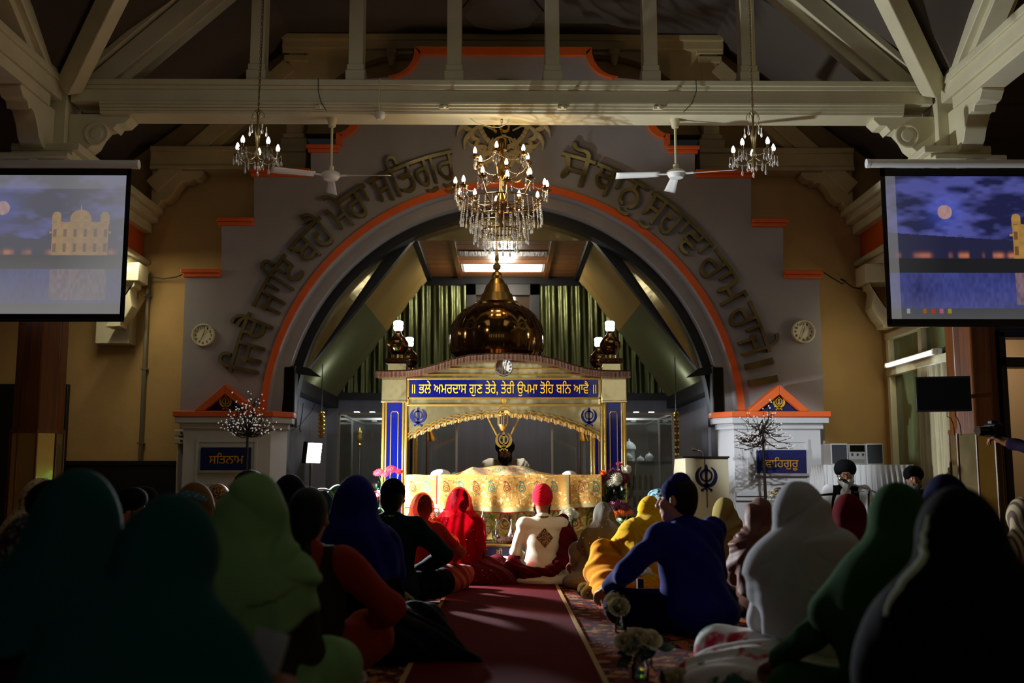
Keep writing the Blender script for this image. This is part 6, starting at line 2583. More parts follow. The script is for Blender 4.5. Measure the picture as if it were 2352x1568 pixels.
patch(parts['sherwani'], emb, root, 'embroidered_badge', lambda u, v: (((u - 0.5) + (v - 0.5)) * 0.080 + 0.005, 0.415 + ((v - 0.5) - (u - 0.5)) * 0.092), 14, 14)
cb = J['neck'] + A_(0, 0, 0.0)
MB().lathe([(0.066, -0.02), (0.070, 0.0), (0.066, 0.035), (0.062, 0.035)], Vector(cb), 28, cap=False).build('collar', emb, root, world=False, solid=0.006)

root, J, parts = person('bride under a sheer red veil with a deep red trailing dress', 1056, 1116, 9.15, yaw=-3, pose=dict(lean=4, head=(0, 6, 0)), eyes=True, h=0.011,
    extra_top=0.01, layers=[
        L_hair(bun=True),
        L_top(K['deepred'], 'blouse', 0.97, 21, 0.004, 50),
        L_leg(K['deepred'], 'skirt', 1.1, 22, 0.014, extra=[('e', (0.02, 0.10, 0.06), (0.46, 0.38, 0.13), None, 0.1), ('e', (0.28, 0.0, 0.03), (0.28, 0.22, 0.10), None, 0.12), ('c', (0.1, -0.1, 0.05), (0.50, -0.16, 0.0), 0.10, 0.03, 0.1)]),
        L_hood(veil_red, 'veil', 23, 0.016, 9, hem=0.10, wide=0.95, g=1.04, bun=True, opening=True)])
sequins(parts['veil'], 60, GSEQ, root, 3, 0.0035, (0.1, 0.9))
sequins(parts['skirt'], 70, SEQ, root, 4, 0.005, (0.02, 0.2))

root, J, parts = person('woman in a sequinned peach veil and peach dress just left of the bride', 972, 1130, 8.5, yaw=-14, pose=dict(lean=3, arms=('lap', 'out')), h=0.011, layers=[
        L_hair(),
        L_top(K['peach'], 'dress', 1.02, 31, 0.006, 44),
        L_leg(K['peach'], 'skirt', 1.05, 32, 0.012, extra=[('e', (0.05, 0.06, 0.08), (0.36, 0.32, 0.14), None, 0.1)]),
        L_hood(veil_peach, 'veil', 33, 0.013, 8, hem=0.06, wide=1.0)])
sequins(parts['veil'], 80, SEQ, root, 5, 0.0045)

root, J, parts = person('woman in a pearl-dotted sheer grey veil right of the groom', 1384, 1152, 8.85, yaw=12, pose=dict(sw=1.0, lean=14, arms=('knee', 'lap'), legs='upL'), h=0.011, layers=[
        L_hair(bun=True),
        L_top(K['taupe'], 'tunic', 1.0, 41, 0.006),
        L_leg(K['taupe'], 'trousers', 1.05, 42, 0.010, extra=[('e', (-0.12, 0.06, 0.06), (0.34, 0.26, 0.12), None, 0.1)]),
        L_hood(veil_grey, 'veil', 43, 0.014, 7, hem=0.12, wide=1.0, bun=True)])
sequins(parts['veil'], 60, SEQ, root, 6, 0.005)
sequins(parts['trousers'], 60, GSEQ, root, 8, 0.004)

root, J, parts = person('woman in bright yellow scarf and amber trousers leaning beside the blue-suited man', 1488, 1138, 8.2, yaw=22, pose=dict(sw=1.0, lean=16, side=16, arms=('knee', 'lap'), legs='upL'), h=0.011, layers=[
        L_top(K['yellow'], 'tunic', 1.02, 51, 0.007),
        L_leg(K['amber'], 'trousers', 1.12, 52, 0.010, extra=[('e', (-0.10, 0.05, 0.06), (0.34, 0.28, 0.12), None, 0.1), ('c', (-0.28, 0.1, 0.14), (-0.3, 0.3, 0.2), 0.10, 0.09, 0.08)]),
        L_hood(K['yellow'], 'headscarf', 53, 0.014, 6, hem=0.10, wide=1.05, gath=(-0.08, 0.02, 9, 0.013))])
sequins(parts['headscarf'], 90, SEQ, root, 7, 0.0045)

root, J, parts = person('man in royal blue kurta with dark head covering, face turned left in profile', 1552, 1088, 6.3, yaw=26, pose=dict(sw=1.0, lean=10, side=-4, head=(38, 4, 0), arms=('wide', 'lap')), skin=SKIN_PALE, extra_top=0.0, h=0.011, layers=[
        L_hair(),
        L_turban(cloth('navy_patka_cloth', (14, 20, 84)), 'patka', 'head_covering', 0.002, 18),
        L_top(K['royal'], 'kurta', 1.12, 61, 0.009, 34, (1, 0.4, 0.5), arm=1.12),
        L_leg(K['navy'], 'trousers', 1.15, 62, 0.008)])

person('man in a light blue striped turban half hidden behind the blue-suited man', 1512, 1118, 9.3, yaw=20, pose=dict(sw=1.0, lean=8), extra_top=0.03, layers=[
        L_turban(spotted('striped_turban_cloth', S(150, 190, 200), S(40, 90, 110), 30, 0.5)), L_beard(HAIR, 0.04), L_top(K['slate'], 'kurta', 1.0, 64), L_leg(K['slate'])])

root, J, parts = person('man in dark bottle-green kurta with short black hair and embroidered collar, right elbow out', 903, 1094, 7.6, yaw=-6, pose=dict(sw=1.0, lean=4, side=2, arms=('lap', 'out')), skin=SKIN_PALE, h=0.011, layers=[
        L_hair(), L_turban(TURB_BLACK, 'bandana', 'head_covering', 0.001, 10),
        L_top(K['bottle'], 'kurta', 1.08, 71, 0.006, arm=1.15), L_leg(K['black'], 'trousers', 1.1)])
cb = J['neck'] + A_(0, 0, 0.005)
MB().lathe([(0.068, -0.02), (0.070, 0.0), (0.064, 0.03)], Vector(cb), 28, cap=False).build('collar', K['goldteal'], root, world=False, solid=0.006)

person('woman in a royal blue headscarf over black clothes on the left of the aisle', 820, 1090, 5.5, yaw=-4, pose=dict(lean=4), layers=[
        L_top(K['black'], 'tunic', 1.08, 81), L_leg(K['black'], 'skirt', 1.1, 82, 0.012, extra=[('e', (0.1, 0.05, 0.05), (0.42, 0.34, 0.14), None, 0.1), ('c', (0.2, -0.05, 0.06), (0.62, -0.16, 0.0), 0.14, 0.05, 0.12)]),
        L_hood(cloth('deep_blue_scarf_cloth', (14, 22, 112)), 'headscarf', 83, 0.012, 6, hem=0.36, wide=0.92)])
MB_red = cloth('crimson_bag_cloth', (130, 8, 24))

# --- left foreground
person('woman in a very dark teal hood filling the left foreground', 190, 1088, 3.0, yaw=-4, pose=dict(lean=3), layers=[
        L_top(K['darkbrown'], 'tunic', 1.15, 91), L_leg(K['black'], 'trousers', 1.15), L_hood(K['teal'], 'headscarf', 93, 0.008, 4, hem=0.42, wide=1.12, g=1.10)])
root2, J2, parts2 = person('woman in a dark teal hood bowed over a folded white paper in the foreground', 402, 1140, 2.35, yaw=-10,
        pose=dict(lean=18, head=(0, -8, 0), arms=('lap', ((0.30, 0.06, 0.34), (0.262, 0.215, 0.385), (-0.35, 0.75, 0.55)))), body_h=0.006, curl=(35, 48), layers=[
        L_top(K['teal2'], 'tunic', 1.08, 101, sleeve=0.94), L_leg(K['black'], 'trousers', 1.1), L_hood(K['teal'], 'headscarf', 103, 0.008, 4, hem=0.14, wide=1.08, g=1.0, hemslope=0.2)])
person('woman in a pale green hood wrapped round her shoulders in the left foreground', 588, 1088, 3.7, yaw=-3, pose=dict(lean=5, head=(-6, 0, 4), legs='midR', arms=('lap', 'lap')), h=0.010, layers=[
        L_top(K['olive'], 'tunic', 1.08, 111), L_leg(K['green'], 'trousers', 1.25, 112),
        L_hood(K['green'], 'headscarf', 113, 0.012, 4, hem=0.33, wide=1.08, g=1.05, gath=(0.13, -0.03, 5, 0.022), hemslope=-0.35),
        L_solid('scarf_end', lambda J: hood_prims(J, 1.0, hem=0.44, wide=1.17, hemslope=-0.30), K['green'], 115, 0.014, 26, (0.75, 0.2, 1), 0.012)])
person('person in olive waistcoat with rust-red sleeves and trousers behind the pale green hood', 712, 1112, 4.6, yaw=-8, pose=dict(sw=1.0, lean=7, arms=('lap', 'out'), legs='midR'), extra_top=0.0, layers=[
        L_hair(ponytail=0.05), L_top(K['rust'], 'tunic', 1.05, 121, arm=1.2), L_leg(K['rust'], 'trousers', 1.25, 122),
        ('waistcoat', lambda J: (top_prims(J, 1.12, sleeve=0.0, arm=0.5, tail=False)[:5], folds(0.004, 40, 5)), K['olive'], None)])
person('woman in a black scarf with a peaked fold behind the pale green hood', 668, 1089, 6.6, yaw=-6, pose=dict(lean=6), layers=[
        L_top(K['black'], 'tunic', 1.05, 131), L_leg(K['black']), L_hood(cloth('blue_black_scarf_cloth', (8, 14, 26)), 'headscarf', 133, 0.012, 5, hem=0.2)])

# --- left middle distance
person('dark-suited man in a black turban at the far left, before the brass column', 128, 1092, 5.1, yaw=-12, pose=dict(sw=1.0, lean=6), extra_top=0.03, layers=[
        L_turban(TURB_BLACK), L_top(cloth('dark_navy_suit_cloth', (8, 10, 16)), 'jacket', 1.12, 141), L_leg(K['black'])])
person('woman in an ecru printed scarf with green edge beside the brass column', 100, 1097, 6.6, yaw=-20, pose=dict(lean=6), layers=[
        L_top(K['emerald'], 'tunic', 1.05, 151), L_leg(K['black']), L_hood(K['ecrup'], 'headscarf', 153, 0.012, 5, hem=0.25)])
person('woman wrapped in black and white lace at the left edge', 70, 1180, 3.9, yaw=0, pose=dict(lean=10), layers=[
        L_top(K['black'], 'tunic', 1.1, 161), L_leg(K['black']), L_hood(K['lace'], 'headscarf', 163, 0.010, 5, hem=0.2, wide=1.15)])
person('bearded man in black turban facing right in profile, nearer of two', 302, 1113, 7.2, yaw=-75, pose=dict(sw=1.0, lean=4), extra_top=0.03, skin=SKIN_PALE, layers=[
        L_turban(TURB_BLACK), L_beard(mat('grey_beard', S(110, 104, 100), 0.7, bump=0.4, bscale=150), 0.05), L_top(K['slate'], 'jacket', 1.05, 171), L_leg(K['black'])])
person('man in black turban facing right in profile, farther of two', 330, 1112, 8.4, yaw=-78, pose=dict(sw=1.0, lean=5), extra_top=0.03, skin=SKIN_PALE, layers=[
        L_turban(TURB_BLACK), L_beard(HAIR, 0.03), L_top(K['black'], 'jacket', 1.05, 181), L_leg(K['black'])])
root, J, parts = person('woman in a brown scarf with a teal flowered band before the left pedestal', 452, 1107, 5.7, yaw=-14, pose=dict(lean=6), layers=[
        L_top(K['black'], 'tunic', 1.05, 191), L_leg(K['black']), L_hood(cloth('tan_brown_scarf_cloth', (112, 76, 36)), 'headscarf', 193, 0.012, 5, hem=0.2)])
patch(parts['headscarf'], spotted('flowered_teal_band', S(40, 110, 120), S(220, 170, 150), 60, 0.62), root, 'flowered_band', lambda u, v: (-0.13 + 0.26 * u, J['head'][2] + 0.02 + 0.05 * math.sin(u * math.pi) + 0.03 * v), 16, 5)
person('woman in a leopard print scarf before the left pedestal', 503, 1110, 7.9, yaw=-10, pose=dict(lean=5), layers=[
        L_top(K['black'], 'tunic', 1.0, 201), L_leg(K['black']), L_hood(K['leopard'], 'headscarf', 203, 0.012, 5, hem=0.2)])
person('man in a tall black turban in front of the left plaque', 575, 1074, 8.7, yaw=-12, pose=dict(sw=1.0, lean=2), extra_top=0.03, layers=[
        L_turban(TURB_BLACK), L_beard(HAIR, 0.04), L_top(K['black'], 'jacket', 1.05, 211), L_leg(K['black'])])
root, J, parts = person('woman in a dark teal scarf with beaded border left of the royal blue scarf', 741, 1126, 8.1, yaw=-8, pose=dict(lean=8), layers=[
        L_top(K['bottle'], 'tunic', 1.0, 221), L_leg(K['black']), L_hood(cloth('petrol_scarf_cloth', (8, 44, 50)), 'headscarf', 223, 0.010, 5, hem=0.2)])
mb = MB()
Vh = parts['headscarf'][1]
hd = J['head']
for i in range(90):
    a = math.pi * (0.02 + 0.96 * (i % 45) / 44)
    r_ = 0.118 + 0.004 * (i // 45)
    q = hd + J['H'] @ A_(r_ * math.cos(a), 0.03 - 0.035 * (i // 45), 0.02 + (r_ + 0.018) * math.sin(a))
    mb.ball(Vector(q), 0.0065, 6, 4)
for i in range(8):
    a = math.pi / 4 * i
    mb.ball(Vector(hd + A_(0.018 * math.cos(a), -0.135, -0.02 + 0.018 * math.sin(a))), 0.007, 6, 4)
o = mb.build('beading', SEQ, root, world=False)
o['kind'] = 'stuff'
person('woman in a bright green printed scarf behind the royal blue scarf', 777, 1113, 8.95, yaw=-6, pose=dict(lean=6), layers=[
        L_top(K['emerald'], 'tunic', 1.0, 231), L_leg(K['black']), L_hood(K['greendot'], 'headscarf', 233, 0.010, 6, hem=0.2)])

# --- right side
root, J, parts = person('woman in a khaki gold-edged scarf right of the blue-suited man', 1660, 1143, 7.7, yaw=8, pose=dict(sw=1.0, lean=7), h=0.011, layers=[
        L_top(K['khaki'], 'tunic', 1.05, 241), L_leg(K['khaki'], 'trousers', 1.1), L_hood(K['khaki'], 'headscarf', 243, 0.013, 5, hem=0.12, wide=1.0, gath=(-0.10, 0.0, 9, 0.012))])
sequins(parts['headscarf'], 70, GSEQ, root, 12, 0.003, (0.3, 0.5))
person('woman in a brown satin scarf in front of the right tree trunk', 1740, 1142, 7.0, yaw=6, pose=dict(lean=6), h=0.011, layers=[
        L_top(K['brown'], 'tunic', 1.08, 251), L_leg(K['darkbrown'], 'trousers', 1.1),
        L_hood(mat('brown_satin', S(100, 62, 46), 0.55, sheen=0.1, spec=0.25), 'headscarf', 253, 0.015, 5, hem=0.16, wide=1.0, gath=(-0.10, 0.01, 10, 0.014))])
person('woman in a gold-embroidered teal scarf half hidden behind the grey hood', 1787, 1119, 8.1, yaw=10, pose=dict(lean=5), layers=[
        L_top(K['bottle'], 'tunic', 1.0, 261), L_leg(K['black']), L_hood(K['goldteal'], 'headscarf', 263, 0.012, 5, hem=0.2)])
person('woman in a draped grey hood with floral white trousers in the right foreground', 1838, 1110, 4.6, yaw=5, pose=dict(lean=8, head=(0, -4, 4), arms=('lap', 'lap')), h=0.010, layers=[
        L_top(K['white'], 'tunic', 1.05, 271),
        L_leg(K['floral'], 'trousers', 1.25, 272, 0.012, extra=[('e', (-0.26, -0.02, 0.06), (0.34, 0.26, 0.13), None, 0.1), ('c', (-0.3, -0.1, 0.05), (-0.52, -0.2, 0.01), 0.12, 0.04, 0.1), ('e', (0.1, -0.12, 0.05), (0.28, 0.2, 0.12), None, 0.1)]),
        L_hood(K['grey'], 'headscarf', 273, 0.020, 4, hem=0.17, wide=1.12, g=1.02, sh=0.105, gath=(-0.14, 0.02, 5, 0.024), hemslope=0.25),
        L_solid('scarf_end', lambda J: hood_prims(J, 0.99, hem=0.40, wide=1.19, sh=0.108, hemslope=0.32), K['grey'], 275, 0.015, 26, (-0.7, 0.2, 1), 0.010)])
person('woman in a wine red scarf and tan top before the singers', 1945, 1133, 6.4, yaw=10, pose=dict(sw=1.0, lean=6), layers=[
        L_top(K['tan'], 'tunic', 1.12, 281), L_leg(K['tan']), L_hood(K['wine'], 'headscarf', 283, 0.012, 5, hem=0.44, wide=0.92)])
person('woman in a dark green hood in the right foreground, left of the black hood', 2054, 1107, 3.75, yaw=8, pose=dict(lean=9, arms=('wide', 'lap')), layers=[
        L_top(K['leaf'], 'tunic', 1.12, 291), L_leg(K['leaf'], 'trousers', 1.2, extra=[('c', (-0.2, 0.1, 0.06), (-0.44, 0.15, 0.02), 0.11, 0.07, 0.1)]), L_hood(K['leaf'], 'headscarf', 293, 0.012, 5, hem=0.06, wide=1.32)])
bh, Jb, pb_ = person('broad figure in a black hood and shawl in the right foreground', 2188, 1122, 2.75, yaw=4, pose=dict(lean=6, side=2), layers=[
        L_top(K['black'], 'tunic', 1.2, 301), L_leg(K['black'], 'trousers', 1.2), L_hood(K['black'], 'headscarf', 303, 0.010, 4, hem=0.06, wide=1.28, g=1.05)])
Vb = pb_['headscarf'][1]
bpts = []
for t_ in np.linspace(0, 1, 16):
    z_ = Jb['head'][2] + 0.085 - 0.24 * t_
    sel = Vb[np.abs(Vb[:, 2] - z_) < 0.012]
    q_ = sel[np.argmin(sel[:, 0] + 0.25 * sel[:, 1])]
    bpts.append(Vector(q_))
bpts = [bpts[0]] + [(bpts[i - 1] + bpts[i] + bpts[i + 1]) / 3 for i in range(1, 15)] + [bpts[-1]]
MB().tube(bpts, [0.004 + 0.007 * math.sin(math.pi * (i + 0.5) / 16) for i in range(16)], 8).build('scarf_border', cloth('pale_green_border', (190, 204, 176)), bh, world=False)
person('woman in a navy hood just behind the black hood', 2166, 1088, 5.2, yaw=4, pose=dict(lean=6), layers=[
        L_top(K['black'], 'tunic', 1.1, 305), L_leg(K['black']), L_hood(K['navy'], 'headscarf', 306, 0.010, 5, hem=0.3)])
person('woman in a crimson shawl cut off by the right edge', 2440, 1110, 3.25, yaw=10, pose=dict(lean=8), layers=[
        L_top(K['maroon'], 'tunic', 1.15, 311), L_leg(K['maroon'], 'trousers', 1.2), L_hood(cloth('crimson_scarf_cloth', (150, 14, 30)), 'headscarf', 313, 0.018, 5, hem=0.05, wide=1.4, wrap=(0.010, 0.8, 0.18))])
person('woman in a striped pale scarf near the right edge', 2345, 1141, 6.2, yaw=10, pose=dict(lean=8), layers=[
        L_top(K['slate'], 'tunic', 1.05, 321), L_leg(K['black']), L_hood(stripes('striped_pale_scarf_cloth', S(170, 156, 120), S(90, 60, 40), 9), 'headscarf', 323, 0.012, 6, hem=0.2)])
person('woman in a mustard scarf behind the black hood', 2240, 1146, 7.4, yaw=10, pose=dict(lean=6), layers=[
        L_top(K['mustard'], 'tunic', 1.1, 331), L_leg(K['black']), L_hood(K['mustard'], 'headscarf', 333, 0.012, 5, hem=0.15, wide=1.1)])

# --- singers and reader
GREYB = mat('white_beard', S(196, 190, 176), 0.75, bump=0.5, bscale=150)
singer, Js, parts = person('bespectacled singer with long white beard and black turban at the microphone', 1940, 1046, 10.3, yaw=158, zbase=0.26, pose=dict(sw=1.0, lean=3, head=(8, -4, 0), arms=('knee', 'knee')), extra_top=0.05, h=0.009, body_h=0.006, layers=[
        L_turban(TURB_BLACK, n=30), L_beard(GREYB, 0.13), L_top(K['white'], 'kurta', 1.05, 341, arm=1.2), L_leg(K['white'], 'trousers', 1.1),
        ('waistcoat', lambda J: ([q for q in top_prims(J, 1.10, sleeve=0.0, arm=0.5, tail=False)[:5]] + [('-e', J['chest'] + A_(0, 0.16, 0.06), A_(0.06, 0.1, 0.25), None, 0.02)], folds(0.003, 40, 5)), K['black'], None),
        L_solid('scarf', lambda J: [('c', J['neck'] + A_(0.065, 0.02, 0), J['chest'] + A_(0.07, 0.125, 0), 0.035, 0.04, 0.0), ('c', J['chest'] + A_(0.07, 0.125, 0), J['belly'] + A_(0.075, 0.14, 0), 0.04, 0.04, 0.03),
                                    ('c', J['neck'] + A_(-0.065, 0.02, 0), J['chest'] + A_(-0.07, 0.125, 0), 0.035, 0.04, 0.0), ('c', J['chest'] + A_(-0.07, 0.125, 0), J['belly'] + A_(-0.075, 0.14, 0), 0.04, 0.04, 0.03)], K['white'], 345, 0.004, 80)])
mb = MB()
H_, h_ = Js['H'], Js['head']
for s in (-1, 1):
    c = h_ + H_ @ A_(s * 0.033, 0.112, 0.0)
    mb.tube([Vector(c + H_ @ A_(0.026 * math.cos(a), -0.006 * abs(math.cos(a)), 0.019 * math.sin(a))) for a in [2 * math.pi * i / 16 for i in range(17)]], 0.0025, 6, cap=False)
    mb.tube([Vector(h_ + H_ @ A_(s * 0.058, 0.108, 0.004)), Vector(h_ + H_ @ A_(s * 0.078, 0.05, 0.004)), Vector(h_ + H_ @ A_(s * 0.082, 0.0, 0.0))], 0.0022, 5)
mb.tube([Vector(h_ + H_ @ A_(-0.008, 0.114, 0.003)), Vector(h_ + H_ @ A_(0.008, 0.114, 0.003))], 0.0025, 5)
mb.build('spectacles', M['black'], singer, world=False)
MB().prism([(-0.02, 0.0), (0.02, 0.0), (0, 0.03)], 0, 0.004, lambda x, y, z: Vector(h_ + H_ @ A_(x, 0.098 + y, 0.04 + z))).build('under_turban', K['white'], singer, world=False)
person('second singer with grey beard and black turban before the window', 2097, 1061, 10.6, yaw=165, zbase=0.26, pose=dict(sw=1.0, lean=4, arms=('knee', 'knee')), extra_top=0.05, layers=[
        L_turban(TURB_BLACK, n=30), L_beard(mat('grizzled_beard', S(120, 112, 100), 0.75, bump=0.5, bscale=150), 0.09), L_top(K['slate'], 'kurta', 1.05, 351), L_leg(K['white'], 'trousers', 1.1)])
person('turbaned reader with black beard and cream shawl behind the throne', 1160, 999, 11.4, yaw=180, zbase=0.52, pose=dict(sw=1.0, lean=8, head=(0, -12, 0), arms=('lap', 'lap')), extra_top=0.05, h=0.009, layers=[
        L_turban(TURB_BLACK, n=30), L_beard(HAIR, 0.10), L_top(K['cream'], 'kurta', 1.05, 361), L_leg(K['cream'], 'trousers', 1.1),
        L_solid('shawl', lambda J: [('c', J['shL'] + A_(-0.02, 0.0, 0.01), J['shR'] + A_(0.02, 0.0, 0.01), 0.085, 0.085, 0.0), ('c', J['shL'] + A_(0, 0.02, 0), J['belly'] + A_(-0.10, 0.1, 0), 0.08, 0.09, 0.06),
                                    ('c', J['shR'] + A_(0, 0.02, 0), J['belly'] + A_(0.10, 0.1, 0), 0.08, 0.09, 0.06), ('-e', J['neck'] + A_(0, 0.05, 0.05), A_(0.07, 0.10, 0.10), None, 0.03)], K['cream'], 364, 0.008, 60)])

# --- photographer at the right edge
ph, Jp, parts = person('standing photographer in dark clothes raising a camera at the right edge', 2440, 905, 7.6, yaw=70, sc_=1.0, pose=dict(sw=1.0, lean=2, legs='stand', arms=(((-0.25, 0.22, 0.24), (-0.04, 0.46, 0.33), (0.25, 0.85, 0.35)), ((0.27, 0.05, 0.27), (0.2, 0.22, 0.1), (0, 0.5, -0.6)))),
    body_h=0.006, curl=(42, 30), layers=[L_hair(), L_top(cloth('plum_shirt_cloth', (30, 18, 40)), 'shirt', 1.05, 371, sleeve=0.86), ('trousers', lambda J: (leg_prims(J, 0.95), folds(0.005, 40, 3)), K['black'], None)])
# ------------------------------------------------------------------ clear glass


def glass_mat(name, tint=(0.93, 0.97, 0.96), refl=0.10):
    m = bpy.data.materials.new(name)
    m.use_nodes = True
    N, L = m.node_tree.nodes, m.node_tree.links
    N.remove(N['Principled BSDF'])
    t = N.new('ShaderNodeBsdfTransparent')
    t.inputs[0].default_value = (*tint, 1)
    g = N.new('ShaderNodeBsdfGlossy')
    g.inputs['Roughness'].default_value = 0.03
    mx = N.new('ShaderNodeMixShader')
    fr = N.new('ShaderNodeFresnel')
    fr.inputs[0].default_value = 1.5
    ad = N.new('ShaderNodeMath')
    ad.operation = 'ADD'
    ad.inputs[1].default_value = refl - 0.04
    L.new(fr.outputs[0], ad.inputs[0])
    L.new(ad.outputs[0], mx.inputs[0])
    L.new(t.outputs[0], mx.inputs[1])
    L.new(g.outputs[0], mx.inputs[2])
    L.new(mx.outputs[0], N['Material Output'].inputs[0])
    return m


M['glass'] = glass_mat('clear_glass')
M['greenglass'] = glass_mat('green_glass', (0.35, 0.75, 0.68), 0.12)
M['alu'] = mat('aluminium_frame', S(170, 165, 155), 0.35, metal=0.7)

# ------------------------------------------------------------------ video light on its stand (the key light of the picture)
VD = 9.75
vl = at(722, 1040, VD)
t = thing('video_light', 'dazzling white video light on a stand at the left of the throne', 'video light', (vl.x, VD, 0))
aim = Vector((1.0, -0.5, -0.12)).normalized()
qv = aim.to_track_quat('-Z', 'Y').to_matrix()
mb = MB()
mb.box(Vector(vl) - aim * 0.03, (0.22, 0.2, 0.05), qv)
mb.build('lamp_head', M['black'], t, bevel=0.006)
MB().box(Vector(vl) - aim * 0.001, (0.20, 0.18, 0.006), qv).build('lit_panel', mat('lit_led_panel', (1, 1, 1), 0.5, emit=(0.86, 0.94, 1.0), estr=60, sample=False), t)
mb = MB()
mb.tube([(vl.x - 0.03, VD + 0.01, 0.45), (vl.x - 0.03, VD + 0.01, vl.z - 0.05)], 0.013, 8)
mb.build('pole', M['black'], t)
for k in range(3):
    a = 2 * math.pi * k / 3 + 0.5
    MB().tube([(vl.x - 0.03, VD + 0.01, 0.55), (vl.x - 0.03 + 0.26 * math.cos(a), VD + 0.01 + 0.26 * math.sin(a), 0.012)], 0.011, 8).build('leg', M['black'], t)
light('AREA', 'video_lamp', Vector(vl) + aim * 0.02, 430, (0.86, 0.93, 1.0), 0.16, aim=Vector(vl) + aim)

# ------------------------------------------------------------------ tube lights on the side walls; the hidden left one is assumed
for s, y0, y1, lab in ((1, 10.93, 12.35, 'lit fluorescent tube above the right window'), (-1, 10.95, 12.35, 'assumed fluorescent tube on the left wall behind the projection screen')):
    x = s * 4.58 if s > 0 else -4.45
    z = 2.22 if s > 0 else 3.34
    t = thing('tube_light', lab, 'light', (x, (y0 + y1) / 2, z))
    MB().b2(x, x + s * 0.07, y0, y1, z - 0.03, z + 0.035).build('batten', M['white'], t, bevel=0.005)
    MB().tube([(x - s * 0.02, y0 + 0.03, z), (x - s * 0.02, y1 - 0.03, z)], 0.016, 10).build('tube', mat('lit_tube', (1, 1, 1), 0.5, emit=(1.0, 0.97, 0.84), estr=5, sample=False), t)
    for yy in (y0, y1 - 0.04):
        MB().b2(x - s * 0.035, x + s * 0.03, yy, yy + 0.04, z - 0.03, z + 0.03).build('end_cap', M['cream'], t, bevel=0.004)
    light('AREA', 'tube_lamp', (x - s * 0.06, (y0 + y1) / 2 - 0.1, z - 0.03), 8 if s > 0 else 11, (1.0, 0.90, 0.62), 0.08, aim=(x - s * (0.75 if s > 0 else 0.1), (y0 + y1) / 2 + (0.4 if s > 0 else 0.05), z - 0.55), size_y=1.3)

# ------------------------------------------------------------------ lectern
d = 10.95
a, b = at(1573, 1052, d), at(1676, 1170, d)
lt = thing('lectern', 'cream lectern with a large navy emblem on its front, left of the right pedestal', 'lectern', ((a.x + b.x) / 2, d, 0))
zt_ = a.z
xa_, xb_ = a.x, b.x
xl_ = at(1550, 1110, d).x
mb = MB()
cream2 = mat('cream_lectern_laminate', S(214, 204, 168), 0.45, var=0.06, vscale=3)
pl = [(xa_, d), (xb_, d), (xb_, d + 0.4), (xa_ - 0.1, d + 0.4)]
A = [mb.bm.verts.new((x, y, 0)) for x, y in ((xa_, d), (xb_, d), (xb_, d + 0.45), (xl_ - 0.05, d + 0.35))]
B = [mb.bm.verts.new((x, y, zt_)) for x, y in ((xa_, d), (xb_, d), (xb_, d + 0.45), (xl_ + 0.06, d + 0.35))]
mb.bm.faces.new(A)
mb.bm.faces.new(B[::-1])
for i in range(4):
    j = (i + 1) % 4
    mb.bm.faces.new((A[i], B[i], B[j], A[j]))
mb.build('body', cream2, lt, bevel=0.006)
MB().b2(xa_ - 0.03, xb_ + 0.01, d - 0.02, d + 0.45, zt_, zt_ + 0.02).build('top_edge', M['dark_wood'], lt, bevel=0.004)
c = at(1622, 1097, d)
mb = MB()
khanda(mb, (c.x, d - 0.002, c.z), 0.285, 0.012)
mb.build('emblem', M['navy'], lt)
MB().tube([at(1618, 1052, d) + Vector((0, -0.012, 0)), at(1617, 1070, d) + Vector((0.004, -0.02, 0)), at(1622, 1125, d) + Vector((0, -0.02, 0)), at(1624, 1165, d) + Vector((0, -0.012, 0))], 0.004, 6).build('cable', M['black'], lt)
mi = thing('microphone', 'gooseneck microphone on top of the lectern', 'microphone', at(1615, 1050, d + 0.05))
g = [at(1615, 1050, d + 0.1), at(1614, 1042, d + 0.1), at(1609, 1036, d + 0.08), at(1602, 1034, d + 0.05)]
MB().tube(g, 0.006, 8).build('gooseneck', M['chrome'], mi)
MB().tube([at(1602, 1034, d + 0.05), at(1590, 1031, d + 0.03)], [0.012, 0.016], 10).build('capsule', M['chrome'], mi)

# ------------------------------------------------------------------ glass display cases in the alcove


